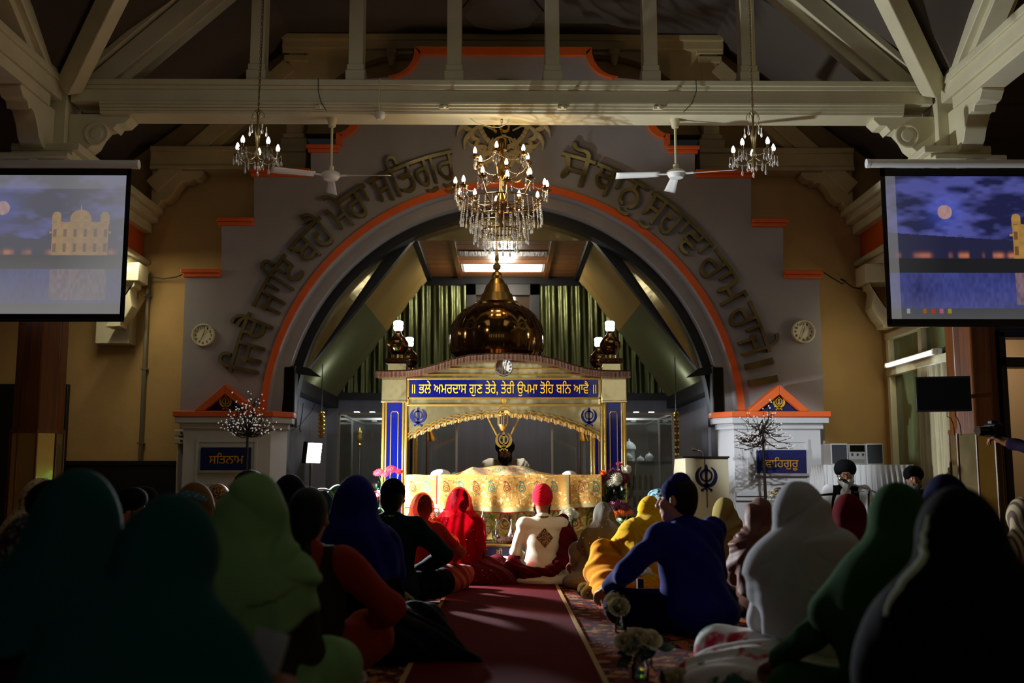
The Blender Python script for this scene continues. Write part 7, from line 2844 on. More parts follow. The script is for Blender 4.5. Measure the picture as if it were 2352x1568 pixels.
def display_case(px0, px1, lab, d0=12.95, d1=14.1, top=950):
    x0, x1 = at(px0, 1000, d0).x, at(px1, 1000, d0).x
    z1 = ZZ(top, d0)
    t = thing('display_case', lab, 'display case', ((x0 + x1) / 2, (d0 + d1) / 2, 0), 'glass display cases')
    MB().b2(x0, x1, d0, d1, 0, 0.42).build('plinth', M['dark_wood'], t, bevel=0.006)
    mb = MB()
    r = 0.014
    for x in (x0, x1):
        for y in (d0, d1):
            mb.b2(x - r, x + r, y - r, y + r, 0.42, z1)
    for z in (0.44, z1):
        for y in (d0, d1):
            mb.b2(x0, x1, y - r, y + r, z - r, z + r)
        for x in (x0, x1):
            mb.b2(x - r, x + r, d0, d1, z - r, z + r)
    mb.build('frame', M['alu'], t)
    for nm, (q0, q1, q2, q3) in (('front', (x0, x1, d0, d0)), ('back', (x0, x1, d1, d1)), ('left', (x0, x0, d0, d1)), ('right', (x1, x1, d0, d1))):
        MB().b2(q0 + r if q0 != q1 else q0 - 0.002, q1 - r if q0 != q1 else q1 + 0.002, q2 + r if q2 != q3 else q2 - 0.002, q3 - r if q2 != q3 else q3 + 0.002, 0.45, z1 - r).build('glass_pane', M['glass'], t)
    for q in (0.3, 0.62):
        xx = x0 + (x1 - x0) * q
        MB().b2(xx - 0.03, xx + 0.03, d0 + 0.2, d0 + 0.3, z1 + 0.014, z1 + 0.04).build('case_lamp', mat('lit_case_lamp', (1, 1, 1), 0.5, emit=(0.9, 0.95, 1.0), estr=3, sample=False), t)
    light('POINT', 'case_glow', ((x0 + x1) / 2, d0 + 0.25, z1 + 0.09), 15, (0.88, 0.94, 1.0), 0.04)
    return t, x0, x1, z1


t, x0, x1, z1 = display_case(778, 892, 'glass display case holding a gilt staff, left of the canopy')
st = thing('ceremonial_staff', 'gilt headed staff standing in the left glass display case', 'staff', (at(826, 1010, 13.5).x, 13.5, 0.42))
x = at(826, 1010, 13.5).x
z0 = ZZ(1000, 13.5)
MB().lathe([(0.012, 0.42), (0.012, z0 - 0.12), (0.02, z0 - 0.12)], (x, 13.5, 0), 10).build('shaft', M['silver'], st)
MB().lathe([(0.012, z0 - 0.14), (0.03, z0 - 0.12), (0.018, z0 - 0.10), (0.034, z0 - 0.06), (0.038, z0 - 0.02), (0.028, z0 + 0.02), (0.034, z0 + 0.04), (0.014, z0 + 0.07), (0.004, z0 + 0.1)], (x, 13.5, 0), 16).build('head', M['goldtrim'], st)
t, x0, x1, z1 = display_case(1434, 1546, 'glass display case holding a white model building, right of the canopy')
mw = mat('white_model_plaster', S(190, 192, 190), 0.6)
ml = thing('model_building', 'white model of a domed arcaded building inside the right display case', 'model', ((x0 + x1) / 2 - 0.12, 13.5, 0.42))
mx0, mx1, my0, my1 = x0 + 0.03, at(1502, 1100, 13.2).x, 13.15, 13.8
zf1, zf2, zf3 = ZZ(1132, 13.2), ZZ(1082, 13.2), ZZ(1060, 13.2)
MB().b2(mx0 - 0.02, mx1 + 0.02, my0 - 0.02, my1 + 0.02, 0.42, ZZ(1175, 13.2)).build('base', mw, ml, bevel=0.005)
MB().b2(mx0, mx1, my0, my1, ZZ(1175, 13.2), zf3).build('walls', mw, ml)
mb = MB()
for z in (zf1, zf2, zf3):
    mb.b2(mx0 - 0.012, mx1 + 0.012, my0 - 0.012, my1 + 0.012, z - 0.012, z + 0.008)
mb.build('string_course', mw, ml)
dk = mat('dark_opening', S(30, 30, 34), 0.8)
for zr0, zr1 in ((ZZ(1165, 13.2), ZZ(1138, 13.2)), (ZZ(1125, 13.2), ZZ(1090, 13.2))):
    for k in range(5):
        xx = mx0 + 0.04 + (mx1 - mx0 - 0.08) * k / 4
        hh = zr1 - zr0
        pts = [(xx - 0.02, zr0), (xx + 0.02, zr0), (xx + 0.02, zr0 + hh * 0.7)] + [(xx + 0.02 * math.cos(a), zr0 + hh * 0.7 + hh * 0.3 * math.sin(a)) for a in np.linspace(0.2, 2.9, 8)] + [(xx - 0.02, zr0 + hh * 0.7)]
        MB().prism(pts, my0 - 0.004, my0 + 0.002).build('arched_opening', dk, ml)
for xx, r_, zz in ((mx0 + 0.05, 0.055, zf3 + 0.03), ((mx0 + mx1) / 2 + 0.02, 0.05, zf3), (mx1 - 0.05, 0.055, zf3 + 0.03), (mx0 + 0.09, 0.09, zf3 + 0.14)):
    yb = my0 + 0.08 if r_ < 0.08 else (my0 + my1) / 2
    MB().lathe([(r_ * 0.8, zf3 - 0.02), (r_ * 0.8, zz), (r_, zz + r_ * 0.3), (r_ * 0.95, zz + r_ * 0.7), (r_ * 0.6, zz + r_ * 1.15), (r_ * 0.15, zz + r_ * 1.4), (0.004, zz + r_ * 1.8)], (xx, yb, 0), 20).build('dome', mw, ml)

# glass screen panels and pennant staffs behind the throne
gs = thing('glass_screen', 'pair of tall clear glass panels behind the reader', 'glass screen', (PC, 12.2, 0))
for a_px, b_px in ((942, 1049), (1268, 1376)):
    x0, x1 = at(a_px, 1000, 12.2).x, at(b_px, 1000, 12.2).x
    MB().b2(x0, x1, 12.19, 12.2, 0, ZZ(965, 12.2)).build('glass_pane', M['glass'], gs)
    xe_ = x1 if a_px < 1100 else x0
    MB().b2(xe_ - 0.012, xe_ + 0.012, 12.18, 12.21, 0, ZZ(965, 12.2)).build('edge_strip', M['alu'], gs)
for px, lab in ((981, 'thin wooden staff with gold pennant behind the left of the throne'), (1331, 'thin wooden staff with gold pennant behind the right of the throne')):
    x = at(px, 1000, 12.0).x
    t = thing('pennant_staff', lab, 'staff', (x, 12.0, 0), 'pennant staffs')
    MB().lathe([(0.012, 0), (0.012, ZZ(975, 12.0))], (x, 12.0, 0), 8).build('pole', M['wood'], t)
    mb = MB()
    zq = ZZ(975, 12.0)
    mb.grid(lambda u, v: Vector((x + (0.006 + (0.03 + 0.07 * v) * (u)) - 0.0, 12.0 - 0.01 + 0.012 * math.sin(u * 9), zq - 0.02 - 0.17 * v)), 10, 6)
    mb.build('pennant', mat('gold_pennant', S(210, 150, 40), 0.5), t, solid=0.003)
    MB().lathe([(0.005, zq), (0.018, zq + 0.03), (0.004, zq + 0.09)], (x, 12.0, 0), 8).build('spearhead', M['goldtrim'], t)

# ------------------------------------------------------------------ slim black loudspeakers inside the arch feet, gold garlands, wires
for s, lab in ((-1, 'tall black column loudspeaker inside the left foot of the arch'), (1, 'tall black column loudspeaker inside the right foot of the arch')):
    c = at(1157 + s * 490, 890, 12.3)
    t = thing('loudspeaker', lab, 'loudspeaker', (c.x, 12.3, ZZ(950, 12.3)), 'column loudspeakers')
    MB().b2(c.x - 0.07, c.x + 0.07, 12.22, 12.40, ZZ(950, 12.3), ZZ(842, 12.3)).build('cabinet', M['black'], t, bevel=0.012)
    MB().b2(c.x - 0.058, c.x + 0.058, 12.212, 12.222, ZZ(946, 12.3), ZZ(846, 12.3)).build('grille', M['blackgloss'], t)
    MB().prism([(c.x - s * 0.05, ZZ(858, 12.3)), (c.x - s * 0.36, ZZ(866, 12.3)), (c.x - s * 0.22, ZZ(846, 12.3)), (c.x - s * 0.05, ZZ(838, 12.3))], 12.3, 12.36).build('wall_bracket', M['black'], t)
    g = at(1157 - 419 if s < 0 else 1553, 960, 13.2)
    gl = thing('gold_garland', 'double strand of gold tinsel hanging at the %s of the alcove' % ('left' if s < 0 else 'right'), 'garland', (g.x, 13.2, g.z), 'gold tinsel garlands')
    for q in (-0.02, 0.02):
        pts = [(g.x + q * (1 - 0.5 * abs(t_ - 0.5)) + 0.006 * math.sin(t_ * 40), 13.2, ZZ(945, 13.2) - (ZZ(945, 13.2) - ZZ(1005 if s < 0 else 1048, 13.2)) * t_) for t_ in np.linspace(0, 1, 40)]
        MB().tube(pts, [0.010 + 0.007 * ((i * 7) % 3) for i in range(40)], 6).build('tinsel_strand', M['goldtrim'], gl)
    MB().tube([(g.x, 13.2, ZZ(946, 13.2)), (g.x, 13.2, 2.42)], 0.006, 6).build('hanger', M['black'], gl)
o = MB().tube([at(697, 925, 12.6), at(694, 950, 12.6), at(688, 985, 12.6), at(691, 992, 12.6)], 0.006, 6).build('hanging_wire', M['black'])
tag(o, 'loose black wire dangling inside the left of the arch', 'wire')
o = MB().tube([at(735, 905, 12.7), at(715, 945, 12.6), at(690, 975, 12.6), at(668, 990, 12.5)], 0.004, 6).build('hanging_wire', M['black'])
tag(o, 'thin black wire sagging from the alcove to the left pedestal', 'wire')

# ------------------------------------------------------------------ leafless trees with little lights


def twig_tree(px, base_py, d, lab, crown, seed, spread=0.12):
    r = random.Random(seed)
    x = at(px, 1000, d).x
    zc_ = ZZ(crown[2], d)
    t = thing('twig_tree', lab, 'artificial tree', (x, d, 0), 'leafless lit trees')
    MB().lathe([(0.11, 0), (0.14, 0.2), (0.145, 0.22), (0.12, 0.21), (0.1, 0.2)], (x, d, 0), 20).build('pot', M['black'], t)
    MB().tube([(x, d, 0.15), (x + 0.004, d, 0.7), (x - 0.002, d, zc_), (x, d, zc_ + spread * 0.55)], [0.02, 0.017, 0.013, 0.008], 8).build('trunk', M['dark_wood'], t)
    mb, ml_ = MB(), MB()
    w0, w1 = crown[0] * d / 2400, crown[1] * d / 2400
    H_ = ZZ(crown[3], d) - zc_
    for k in range(30):
        a = r.random() * 2 * math.pi
        e = 1.15 * r.random() ** 0.45
        up = max(0.12, (1 - e * 0.72)) * (0.6 + 0.5 * r.random())
        dx = e * math.cos(a)
        tip = Vector((x + (w1 if dx > 0 else w0) * dx, d + 0.15 * e * math.sin(a), zc_ + H_ * up))
        st_ = Vector((x, d, zc_ - 0.02 + spread * H_ * r.random()))
        if spread > 0.3:
            tip.z = zc_ + H_ * max(0.0, up - 0.12)
        mid = (st_ + tip) / 2 + Vector((0.02 * r.uniform(-1, 1), 0.02 * r.uniform(-1, 1), -0.05 * e))
        pts = [st_, (st_ + mid) / 2 - Vector((0, 0, 0.01)), mid, (mid + tip) / 2 + Vector((0, 0, 0.0)), tip]
        mb.tube(pts, [0.007, 0.006, 0.005, 0.004, 0.0025], 5)
        for q in range(3):
            b0 = pts[1 + q]
            v = (tip - st_).normalized() * 0.10 + Vector((r.uniform(-.09, .09), r.uniform(-.05, .05), r.uniform(-0.01, .10)))
            mb.tube([b0, b0 + v * 0.6, b0 + v], [0.004, 0.003, 0.002], 4)
            for w_ in range(2):
                ml_.ball(b0 + v * (0.6 + 0.4 * w_) + Vector((r.uniform(-.012, .012), -0.006, r.uniform(-.012, .012))), 0.0065 + 0.003 * r.random(), 6, 4)
    mb.build('branches', M['dark_wood'], t)
    o = ml_.build('blossom_lights', mat('frosted_blossom', S(210, 205, 200), 0.25, emit=(1, 0.95, 0.9), estr=0.35, sample=False), t)
    o['kind'] = 'stuff'


twig_tree(569, 1145, 11.05, 'leafless artificial tree with little white lights before the left pedestal', (58, 50, 1000, 885), 5)
twig_tree(1753, 1150, 11.0, 'leafless artificial tree with little white lights before the right pedestal', (70, 58, 1030, 880), 8, 0.5)

# ------------------------------------------------------------------ flowers
_fl = {}


def flower_mesh(kind, m):
    key = (kind, m.name)
    if key in _fl:
        return _fl[key]
    mb = MB()
    if kind == 'rose':
        for ring, (n, r0, h0, op) in enumerate(((3, 0.35, 0.62, 0.05), (4, 0.55, 0.60, 0.18), (5, 0.78, 0.50, 0.42), (6, 0.98, 0.36, 0.75))):
            for k in range(n):
                a0 = 2 * math.pi * k / n + ring * 0.7
                wd = 2.3 * math.pi / n

                def pf(u, v, a0=a0, wd=wd, r0=r0, h0=h0, op=op):
                    a = a0 + (u - 0.5) * wd * (0.75 + 0.25 * math.sin(v * math.pi))
                    rr = r0 * (0.25 + 0.75 * math.sin(min(1, v * 1.1) * math.pi / 2)) + op * 0.35 * v ** 4
                    z = -0.35 + (h0 + 0.35) * v - op * 0.22 * v ** 5 - 0.10 * (2 * u - 1) ** 2 * v
                    return Vector((rr * math.cos(a), rr * math.sin(a), z))
                mb.grid(pf, 7, 6)
        mb.ball((0, 0, 0.12), (0.22, 0.22, 0.42), 10, 6)
    elif kind == 'gerbera':
        for ring, (n, r1, z) in enumerate(((18, 1.0, 0.0), (16, 0.75, 0.08), (12, 0.5, 0.12))):
            for k in range(n):
                a = 2 * math.pi * (k + ring * 0.5) / n
                ca, sa = math.cos(a), math.sin(a)

                def pf(u, v, ca=ca, sa=sa, r1=r1, z=z):
                    rr = 0.15 + (r1 - 0.15) * v
                    w = 0.13 * math.sin(math.pi * (0.15 + 0.8 * v)) * (u - 0.5) * 2
                    return Vector((rr * ca - w * sa, rr * sa + w * ca, z + 0.10 * math.sin(v * 2.6) - 0.03 * abs(u - 0.5)))
                mb.grid(pf, 3, 5)
        mb.ball((0, 0, 0.1), (0.26, 0.26, 0.14), 12, 6)
    else:                      # chrysanthemum pompon
        rr_ = random.Random(3)
        mb.ball((0, 0, 0), 0.55, 10, 8)
        for k in range(130):
            zz = 1 - 2 * (k + 0.5) / 130
            a = k * 2.39996
            q = math.sqrt(1 - zz * zz)
            dv = Vector((q * math.cos(a), q * math.sin(a), zz))
            sd = dv.cross(Vector((0.3, 0.2, 1))).normalized()
            up = dv.cross(sd)
            b0, tp = dv * 0.45, dv * (0.92 + 0.14 * rr_.random())
            vs = [mb.bm.verts.new(b0 + sd * 0.06), mb.bm.verts.new((b0 + tp) / 2 + sd * 0.13 + dv * 0.08), mb.bm.verts.new(tp + up * 0.05), mb.bm.verts.new((b0 + tp) / 2 - sd * 0.13 + dv * 0.08), mb.bm.verts.new(b0 - sd * 0.06)]
            mb.bm.faces.new(vs)
    me = bpy.data.meshes.new(kind)
    mb.bm.to_mesh(me)
    mb.bm.free()
    me.polygons.foreach_set('use_smooth', [True] * len(me.polygons))
    me.materials.append(m)
    _fl[key] = me
    return me


FM = {k: mat(k + '_petals', S(*c), 0.6) for k, c in dict(ivory=(198, 184, 142), red=(196, 14, 26), white=(228, 224, 204), plum=(120, 62, 84), orange=(224, 96, 16), pink=(226, 110, 120), greenish=(196, 214, 176)).items()}
LEAF = mat('leaf_green', S(20, 62, 34), 0.4, var=0.3, vscale=30)
_lf = None


def leaf_mesh():
    global _lf
    if _lf is None:
        mb = MB()
        mb.grid(lambda u, v: Vector(((u - 0.5) * 0.5 * math.sin(math.pi * (0.06 + 0.9 * v)), v, 0.16 * math.sin(v * 2.4) - 0.25 * abs(u - 0.5) * v)), 5, 8)
        _lf = bpy.data.meshes.new('leaf')
        mb.bm.to_mesh(_lf)
        mb.bm.free()
        _lf.materials.append(LEAF)
        _lf.polygons.foreach_set('use_smooth', [True] * len(_lf.polygons))
    return _lf


def put(name, me, parent, loc, s, direction, spin=0.0):
    o = bpy.data.objects.new(name, me)
    col.objects.link(o)
    o.parent = parent
    o.location = Vector(loc) - WORLD[parent.name]
    o.rotation_euler = (Vector(direction).to_track_quat('Z', 'Y') @ Euler((0, 0, spin)).to_quaternion()).to_euler()
    o.scale = (s, s, s)
    return o


def bouquet(lab, px, d, zb_, heads, vase, group=None, seed=1, leaves=8, cat='flowers', spread=0.05, lying=False):
    """heads: (px, py, kind, material, radius, depth shift)"""
    r = random.Random(seed)
    x = at(px, 1100, d).x
    t = thing('flower_arrangement', lab, cat, (x, d, zb_), group)
    base = Vector((x, d, zb_))
    hv = 0.0
    if vase:
        kind, hv, rv = vase
        if kind == 'glass':
            MB().lathe([(rv * 0.8, 0.0), (rv, 0.01), (rv, hv * 0.6), (rv * 0.75, hv * 0.8), (rv * 0.8, hv), (rv * 0.72, hv), (rv * 0.68, hv * 0.8), (rv * 0.92, hv * 0.58), (rv * 0.92, 0.02), (0.002, 0.015)], base, 20, cap=False).build('vase', M['glass'], t)
            MB().lathe([(rv * 0.88, 0.02), (rv * 0.88, hv * 0.5)], base, 16).build('water', M['greenglass'], t)
        elif kind == 'stand':
            MB().lathe([(0.16, 0), (0.16, 0.02), (0.02, 0.04), (0.02, hv - 0.26), (0.10, hv - 0.24), (0.10, hv - 0.22)], base, 20).build('stand', M['black'], t)
            MB().lathe([(0.06, hv - 0.22), (0.085, hv - 0.1), (0.06, hv - 0.02), (0.075, hv)], base, 20).build('vase', M['blackgloss'], t)
        else:
            MB().lathe([(rv * 0.7, 0), (rv, hv * 0.4), (rv * 0.85, hv * 0.8), (rv, hv), (rv * 0.9, hv)], base, 24).build('vase', M['dark_wood'] if kind == 'dark' else M['glass'], t)
    st0 = base + Vector((0, 0, max(0.02, hv * 0.55)))
    sb = MB()
    for hx, hy, kind, m, rad, dy in heads:
        p = Vector(at(hx, hy, d + dy))
        dr = (p - (st0 - Vector((0, 0, 0.05)))) if not lying else Vector((r.uniform(-.4, .4), -0.8, 0.5))
        dr = dr.normalized() + Vector((0, -0.9, 0.05))
        if lying:
            e0 = p + Vector((0.18, 0.10, -p.z + zb_ + 0.012))
        else:
            e0 = st0
        sb.tube([e0, (e0 * 0.5 + p * 0.5) + Vector((0, 0, 0.02 if not lying else -0.01)), p], 0.003, 5)
        put('flower', flower_mesh(kind, m), t, p, rad, dr, r.random() * 6)
    sb.build('stems', LEAF, t)
    for k in range(leaves):
        hx, hy, _, _, rad, dy = heads[k % len(heads)]
        p = Vector(at(hx, hy, d + dy))
        q = st0 * 0.35 + p * 0.65 if not lying else p + Vector((0.03, 0.03, -0.02))
        q = q + Vector((r.uniform(-1, 1) * spread, r.uniform(-1, 1) * spread, 0))
        q.z = max(q.z, zb_ + 0.02)
        dirv = Vector((r.uniform(-1, 1), r.uniform(-1, 0.4), r.uniform(-0.1, 0.8)))
        put('leaf', leaf_mesh(), t, q, r.uniform(0.05, 0.085), dirv.cross(Vector((0.2, 0.1, 1))), r.random() * 6)
    return t


g_, rs, cm = 'gerbera', 'rose', 'chrysanthemum'
bouquet('red gerberas with green leaves on a tall black stand beside the left canopy post', 897, 10.12, 0, [(870, 1085, g_, FM['red'], 0.058, 0), (898, 1078, g_, FM['red'], 0.058, -0.04), (917, 1083, g_, FM['red'], 0.045, 0.05), (884, 1090, g_, FM['red'], 0.04, -0.05)], ('stand', 0.85, 0.08), seed=2, leaves=34, spread=0.10)
bouquet('small pink flowers low beside the green-suited man', 866, 9.9, 0, [(858, 1136, cm, FM['pink'], 0.035, 0), (868, 1134, cm, FM['pink'], 0.035, -.03), (864, 1144, cm, FM['pink'], 0.035, 0.02), (874, 1142, cm, FM['red'], 0.03, 0)], ('stand', 0.60, 0.06), seed=3, leaves=10)
hd_ = [(1392, 1098, cm, FM['plum'], 0.055, 0), (1405, 1085, cm, FM['plum'], 0.05, 0.03), (1420, 1088, cm, FM['plum'], 0.05, 0.0), (1440, 1078, cm, FM['white'], 0.05, 0), (1416, 1100, cm, FM['white'], 0.066, -0.06), (1402, 1110, cm, FM['white'], 0.045, -0.04), (1436, 1098, cm, FM['plum'], 0.055, -0.02),
       (1425, 1110, cm, FM['plum'], 0.045, -.02), (1422, 1066, rs, FM['pink'], 0.026, 0), (1385, 1088, cm, FM['orange'], 0.04, 0)]
bouquet('big white and plum chrysanthemum bunch in a glass vase beside the right canopy post', 1413, 10.05, 0, hd_, ('stand', 0.80, 0.08), seed=4, leaves=24, spread=0.10)
bouquet('plum and orange flowers low on the floor right of the throne', 1420, 9.72, 0, [(1405, 1163, cm, FM['plum'], 0.05, 0.02), (1422, 1158, cm, FM['plum'], 0.05, 0.02), (1435, 1164, cm, FM['plum'], 0.045, 0), (1412, 1181, g_, FM['orange'], 0.05, -0.05), (1428, 1177, g_, FM['orange'], 0.05, -0.03), (1445, 1175, g_, FM['orange'], 0.046, 0),
        (1405, 1205, cm, FM['greenish'], 0.05, -0.1), (1422, 1200, cm, FM['greenish'], 0.045, -0.1)], ('stand', 0.40, 0.08), seed=5, leaves=20, spread=0.10)
bouquet('white flowers in a small glass vase on the platform right of the groom', 1308, 9.8, 0.297, [(1296, 1181, cm, FM['white'], 0.05, 0), (1310, 1176, cm, FM['white'], 0.052, -0.02), (1320, 1183, cm, FM['white'], 0.045, 0), (1305, 1188, cm, FM['white'], 0.045, -0.04)], ('glass', 0.16, 0.045), seed=6, leaves=8)
bouquet('white posy on the platform behind the peach-veiled woman', 1006, 9.8, 0.297, [(1000, 1181, cm, FM['white'], 0.05, 0), (1012, 1180, cm, FM['white'], 0.045, 0)], ('glass', 0.16, 0.045), seed=16, leaves=4)
gr = 'ivory roses along the aisle'
bouquet('pale roses by the hem of the peach dress, left of the aisle', 987, 8.25, 0.0, [(981, 1304, rs, FM['ivory'], 0.04, 0), (993, 1302, rs, FM['ivory'], 0.038, 0.02), (985, 1312, rs, FM['ivory'], 0.035, -0.02)], ('glass', 0.10, 0.035), gr, 7, 5)
bouquet('ivory roses in a little green vase left of the aisle, second from the throne', 966, 7.75, 0.0, [(953, 1345, rs, FM['ivory'], 0.045, -0.03), (967, 1347, rs, FM['ivory'], 0.05, -0.06), (984, 1341, rs, FM['ivory'], 0.04, 0), (958, 1337, rs, FM['ivory'], 0.035, 0.02), (994, 1331, rs, FM['greenish'], 0.02, 0)], ('glass', 0.10, 0.036), gr, 8, 8)
bouquet('fallen ivory roses left of the aisle beside the black skirt', 930, 7.15, 0.0, [(925, 1380, rs, FM['ivory'], 0.05, 0), (938, 1384, rs, FM['ivory'], 0.04, 0), (947, 1391, rs, FM['pink'], 0.03, -0.05), (918, 1388, rs, FM['ivory'], 0.03, 0)], None, gr, 9, 6, lying=True)
bouquet('blurred white roses at the lower left by the rust trousers', 815, 4.35, 0.0, [(812, 1545, rs, FM['white'], 0.032, 0), (822, 1556, rs, FM['white'], 0.03, 0)], ('glass', 0.06, 0.03), gr, 10, 3)
bouquet('six ivory roses lying on the carpet right of the aisle', 1372, 8.0, 0.0, [(1341, 1352, rs, FM['ivory'], 0.04, 0.05), (1357, 1351, rs, FM['ivory'], 0.038, 0.04), (1372, 1351, rs, FM['ivory'], 0.044, 0.03), (1350, 1362, rs, FM['ivory'], 0.044, -0.06), (1392, 1347, rs, FM['ivory'], 0.048, 0.05), (1366, 1363, rs, FM['ivory'], 0.036, -0.05), (1385, 1357, rs, FM['ivory'], 0.035, 0)], None, gr, 11, 12, lying=True)
bouquet('ivory roses in a small glass jar with green water right of the aisle', 1421, 6.2, 0.0, [(1408, 1376, rs, FM['ivory'], 0.038, 0), (1420, 1372, rs, FM['ivory'], 0.04, 0.02), (1434, 1378, rs, FM['ivory'], 0.038, 0), (1422, 1394, rs, FM['ivory'], 0.052, -0.07), (1412, 1385, rs, FM['ivory'], 0.034, -0.03)], ('glass', 0.105, 0.036), gr, 12, 12)
bouquet('blurred white roses in a green glass jar nearest the camera but one', 1464, 4.75, 0.0, [(1437, 1474, rs, FM['ivory'], 0.042, 0), (1462, 1464, rs, FM['ivory'], 0.044, 0), (1494, 1468, rs, FM['ivory'], 0.044, 0), (1478, 1476, rs, FM['ivory'], 0.036, 0.04), (1448, 1488, rs, FM['ivory'], 0.03, -0.03)], ('glass', 0.10, 0.04), gr, 13, 16, spread=0.07)
bouquet('blurred white roses cut off by the bottom edge right of the aisle', 1560, 4.35, 0.0, [(1535, 1563, rs, FM['ivory'], 0.036, 0), (1556, 1557, rs, FM['ivory'], 0.04, 0), (1580, 1562, rs, FM['ivory'], 0.038, 0)], ('glass', 0.06, 0.035), gr, 14, 4)

# ------------------------------------------------------------------ vessels on the platform
zd_ = 0.297
dv = 9.83


def lathe_thing(name, lab, cat, px, prof, m, d=dv, z=zd_, group=None, extra=None, seg=24):
    x = at(px, 1200, d).x
    t = thing(name, lab, cat, (x, d, z), group)
    MB().lathe(prof, (x, d, z), seg).build('body', m, t)
    if extra:
        extra(t, x, d, z)
    return t


def ewer_bits(t, x, d, z):
    MB().tube([(x + 0.03, d, z + 0.06), (x + 0.075, d, z + 0.10), (x + 0.07, d, z + 0.19), (x + 0.02, d, z + 0.22)], 0.005, 6).build('handle', M['silver'], t)
    MB().tube([(x - 0.03, d, z + 0.07), (x - 0.06, d, z + 0.12), (x - 0.065, d, z + 0.20), (x - 0.085, d, z + 0.24)], [0.012, 0.009, 0.006, 0.005], 8).build('spout', M['silver'], t)


lathe_thing('ewer', 'tall silver ewer with curved spout on the platform beside the bride', 'ewer', 1109, [(0.035, 0), (0.02, 0.02), (0.045, 0.06), (0.05, 0.10), (0.03, 0.16), (0.015, 0.20), (0.02, 0.22), (0.022, 0.23), (0.008, 0.26), (0.006, 0.29)], M['silver'], extra=ewer_bits)
for px, lab in ((1140, 'left of two silver long-necked flasks on the platform'), (1175, 'right of two silver long-necked flasks on the platform')):
    lathe_thing('flask', lab, 'flask', px, [(0.03, 0), (0.034, 0.012), (0.022, 0.02), (0.04, 0.045), (0.042, 0.07), (0.026, 0.10), (0.013, 0.14), (0.009, 0.19), (0.012, 0.20), (0.006, 0.215)], M['silver'], group='silver flasks')
for px, lab in ((1112, 'left silver arched frame on the platform'), (1157, 'silver arched frame between the two flasks')):
    x = at(px, 1200, dv + 0.09).x
    o = thing('arched_frame', lab, 'ornament', (x, dv + 0.09, zd_), 'silver arched frames')
    MB().tube([(x + 0.085 * math.cos(a), dv + 0.09, zd_ + 0.008 + 0.21 * math.sin(a)) for a in np.linspace(0, math.pi, 25)], 0.007, 6).build('arch', M['silver'], o)
    MB().tube([(x - 0.09, dv + 0.09, zd_ + 0.007), (x + 0.09, dv + 0.09, zd_ + 0.007)], 0.007, 6).build('foot', M['silver'], o)
lathe_thing('dish', 'dark round dish heaped with dried fruit on the platform left of the groom', 'dish', 1166, [(0.05, 0), (0.09, 0.012), (0.105, 0.03), (0.10, 0.03), (0.08, 0.045), (0.04, 0.055), (0.002, 0.058)], mat('dark_fruit', S(60, 26, 26), 0.35, bump=0.8, bscale=60), d=9.75)
lathe_thing('candle_glass', 'small glass of ghee on the platform right of the groom', 'glass', 1318, [(0.025, 0), (0.03, 0.07), (0.028, 0.07), (0.022, 0.01)], M['glass'], d=9.74)

# ------------------------------------------------------------------ singers' corner: stage, table with stereo, microphones, harmonium
sg = thing('stage', 'low carpeted stage under the two singers', 'stage', (3.9, 10.3, 0))
MB().b2(3.05, 4.36, 9.35, 11.55, 0.0, 0.26).build('deck', mat('stage_carpet', S(60, 24, 20), 0.9), sg, bevel=0.006)
dT = 11.05
x0, x1 = at(1892, 1066, dT).x, 4.33
zt_ = ZZ(1067, dT)
tb = thing('side_table', 'side table under a pleated white cloth behind the singers', 'table', ((x0 + x1) / 2, dT + 0.2, 0.26))
MB().b2(x0 + 0.03, x1 - 0.03, dT + 0.03, dT + 0.42, zt_ - 0.03, zt_ - 0.004).build('tabletop', M['wood'], tb)
for xx in (x0 + 0.06, x1 - 0.06):
    for yy in (dT + 0.07, dT + 0.38):
        MB().b2(xx - 0.02, xx + 0.02, yy - 0.02, yy + 0.02, 0.26, zt_ - 0.03).build('leg', M['wood'], tb)
clo = mat('white_table_cloth', S(226, 226, 224), 0.85)
mb = MB()


def cl(u, v):
    # perimeter skirt
    per = [(x0, dT), (x1, dT), (x1, dT + 0.45), (x0, dT + 0.45), (x0, dT)]
    ln = [x1 - x0, 0.45, x1 - x0, 0.45]
    s = u * sum(ln)
    k = 0
    while k < 3 and s > ln[k]:
        s -= ln[k]
        k += 1
    a, b = Vector(per[k]), Vector(per[k + 1])
    p = a + (b - a) * min(1, s / ln[k])
    n_ = Vector(((b - a).y, -(b - a).x)).normalized()
    off = 0.018 * math.sin(u * 300) * min(1, v * 3) + 0.05 * v
    return Vector((p.x + n_.x * off, p.y + n_.y * off, zt_ - 0.62 * v))


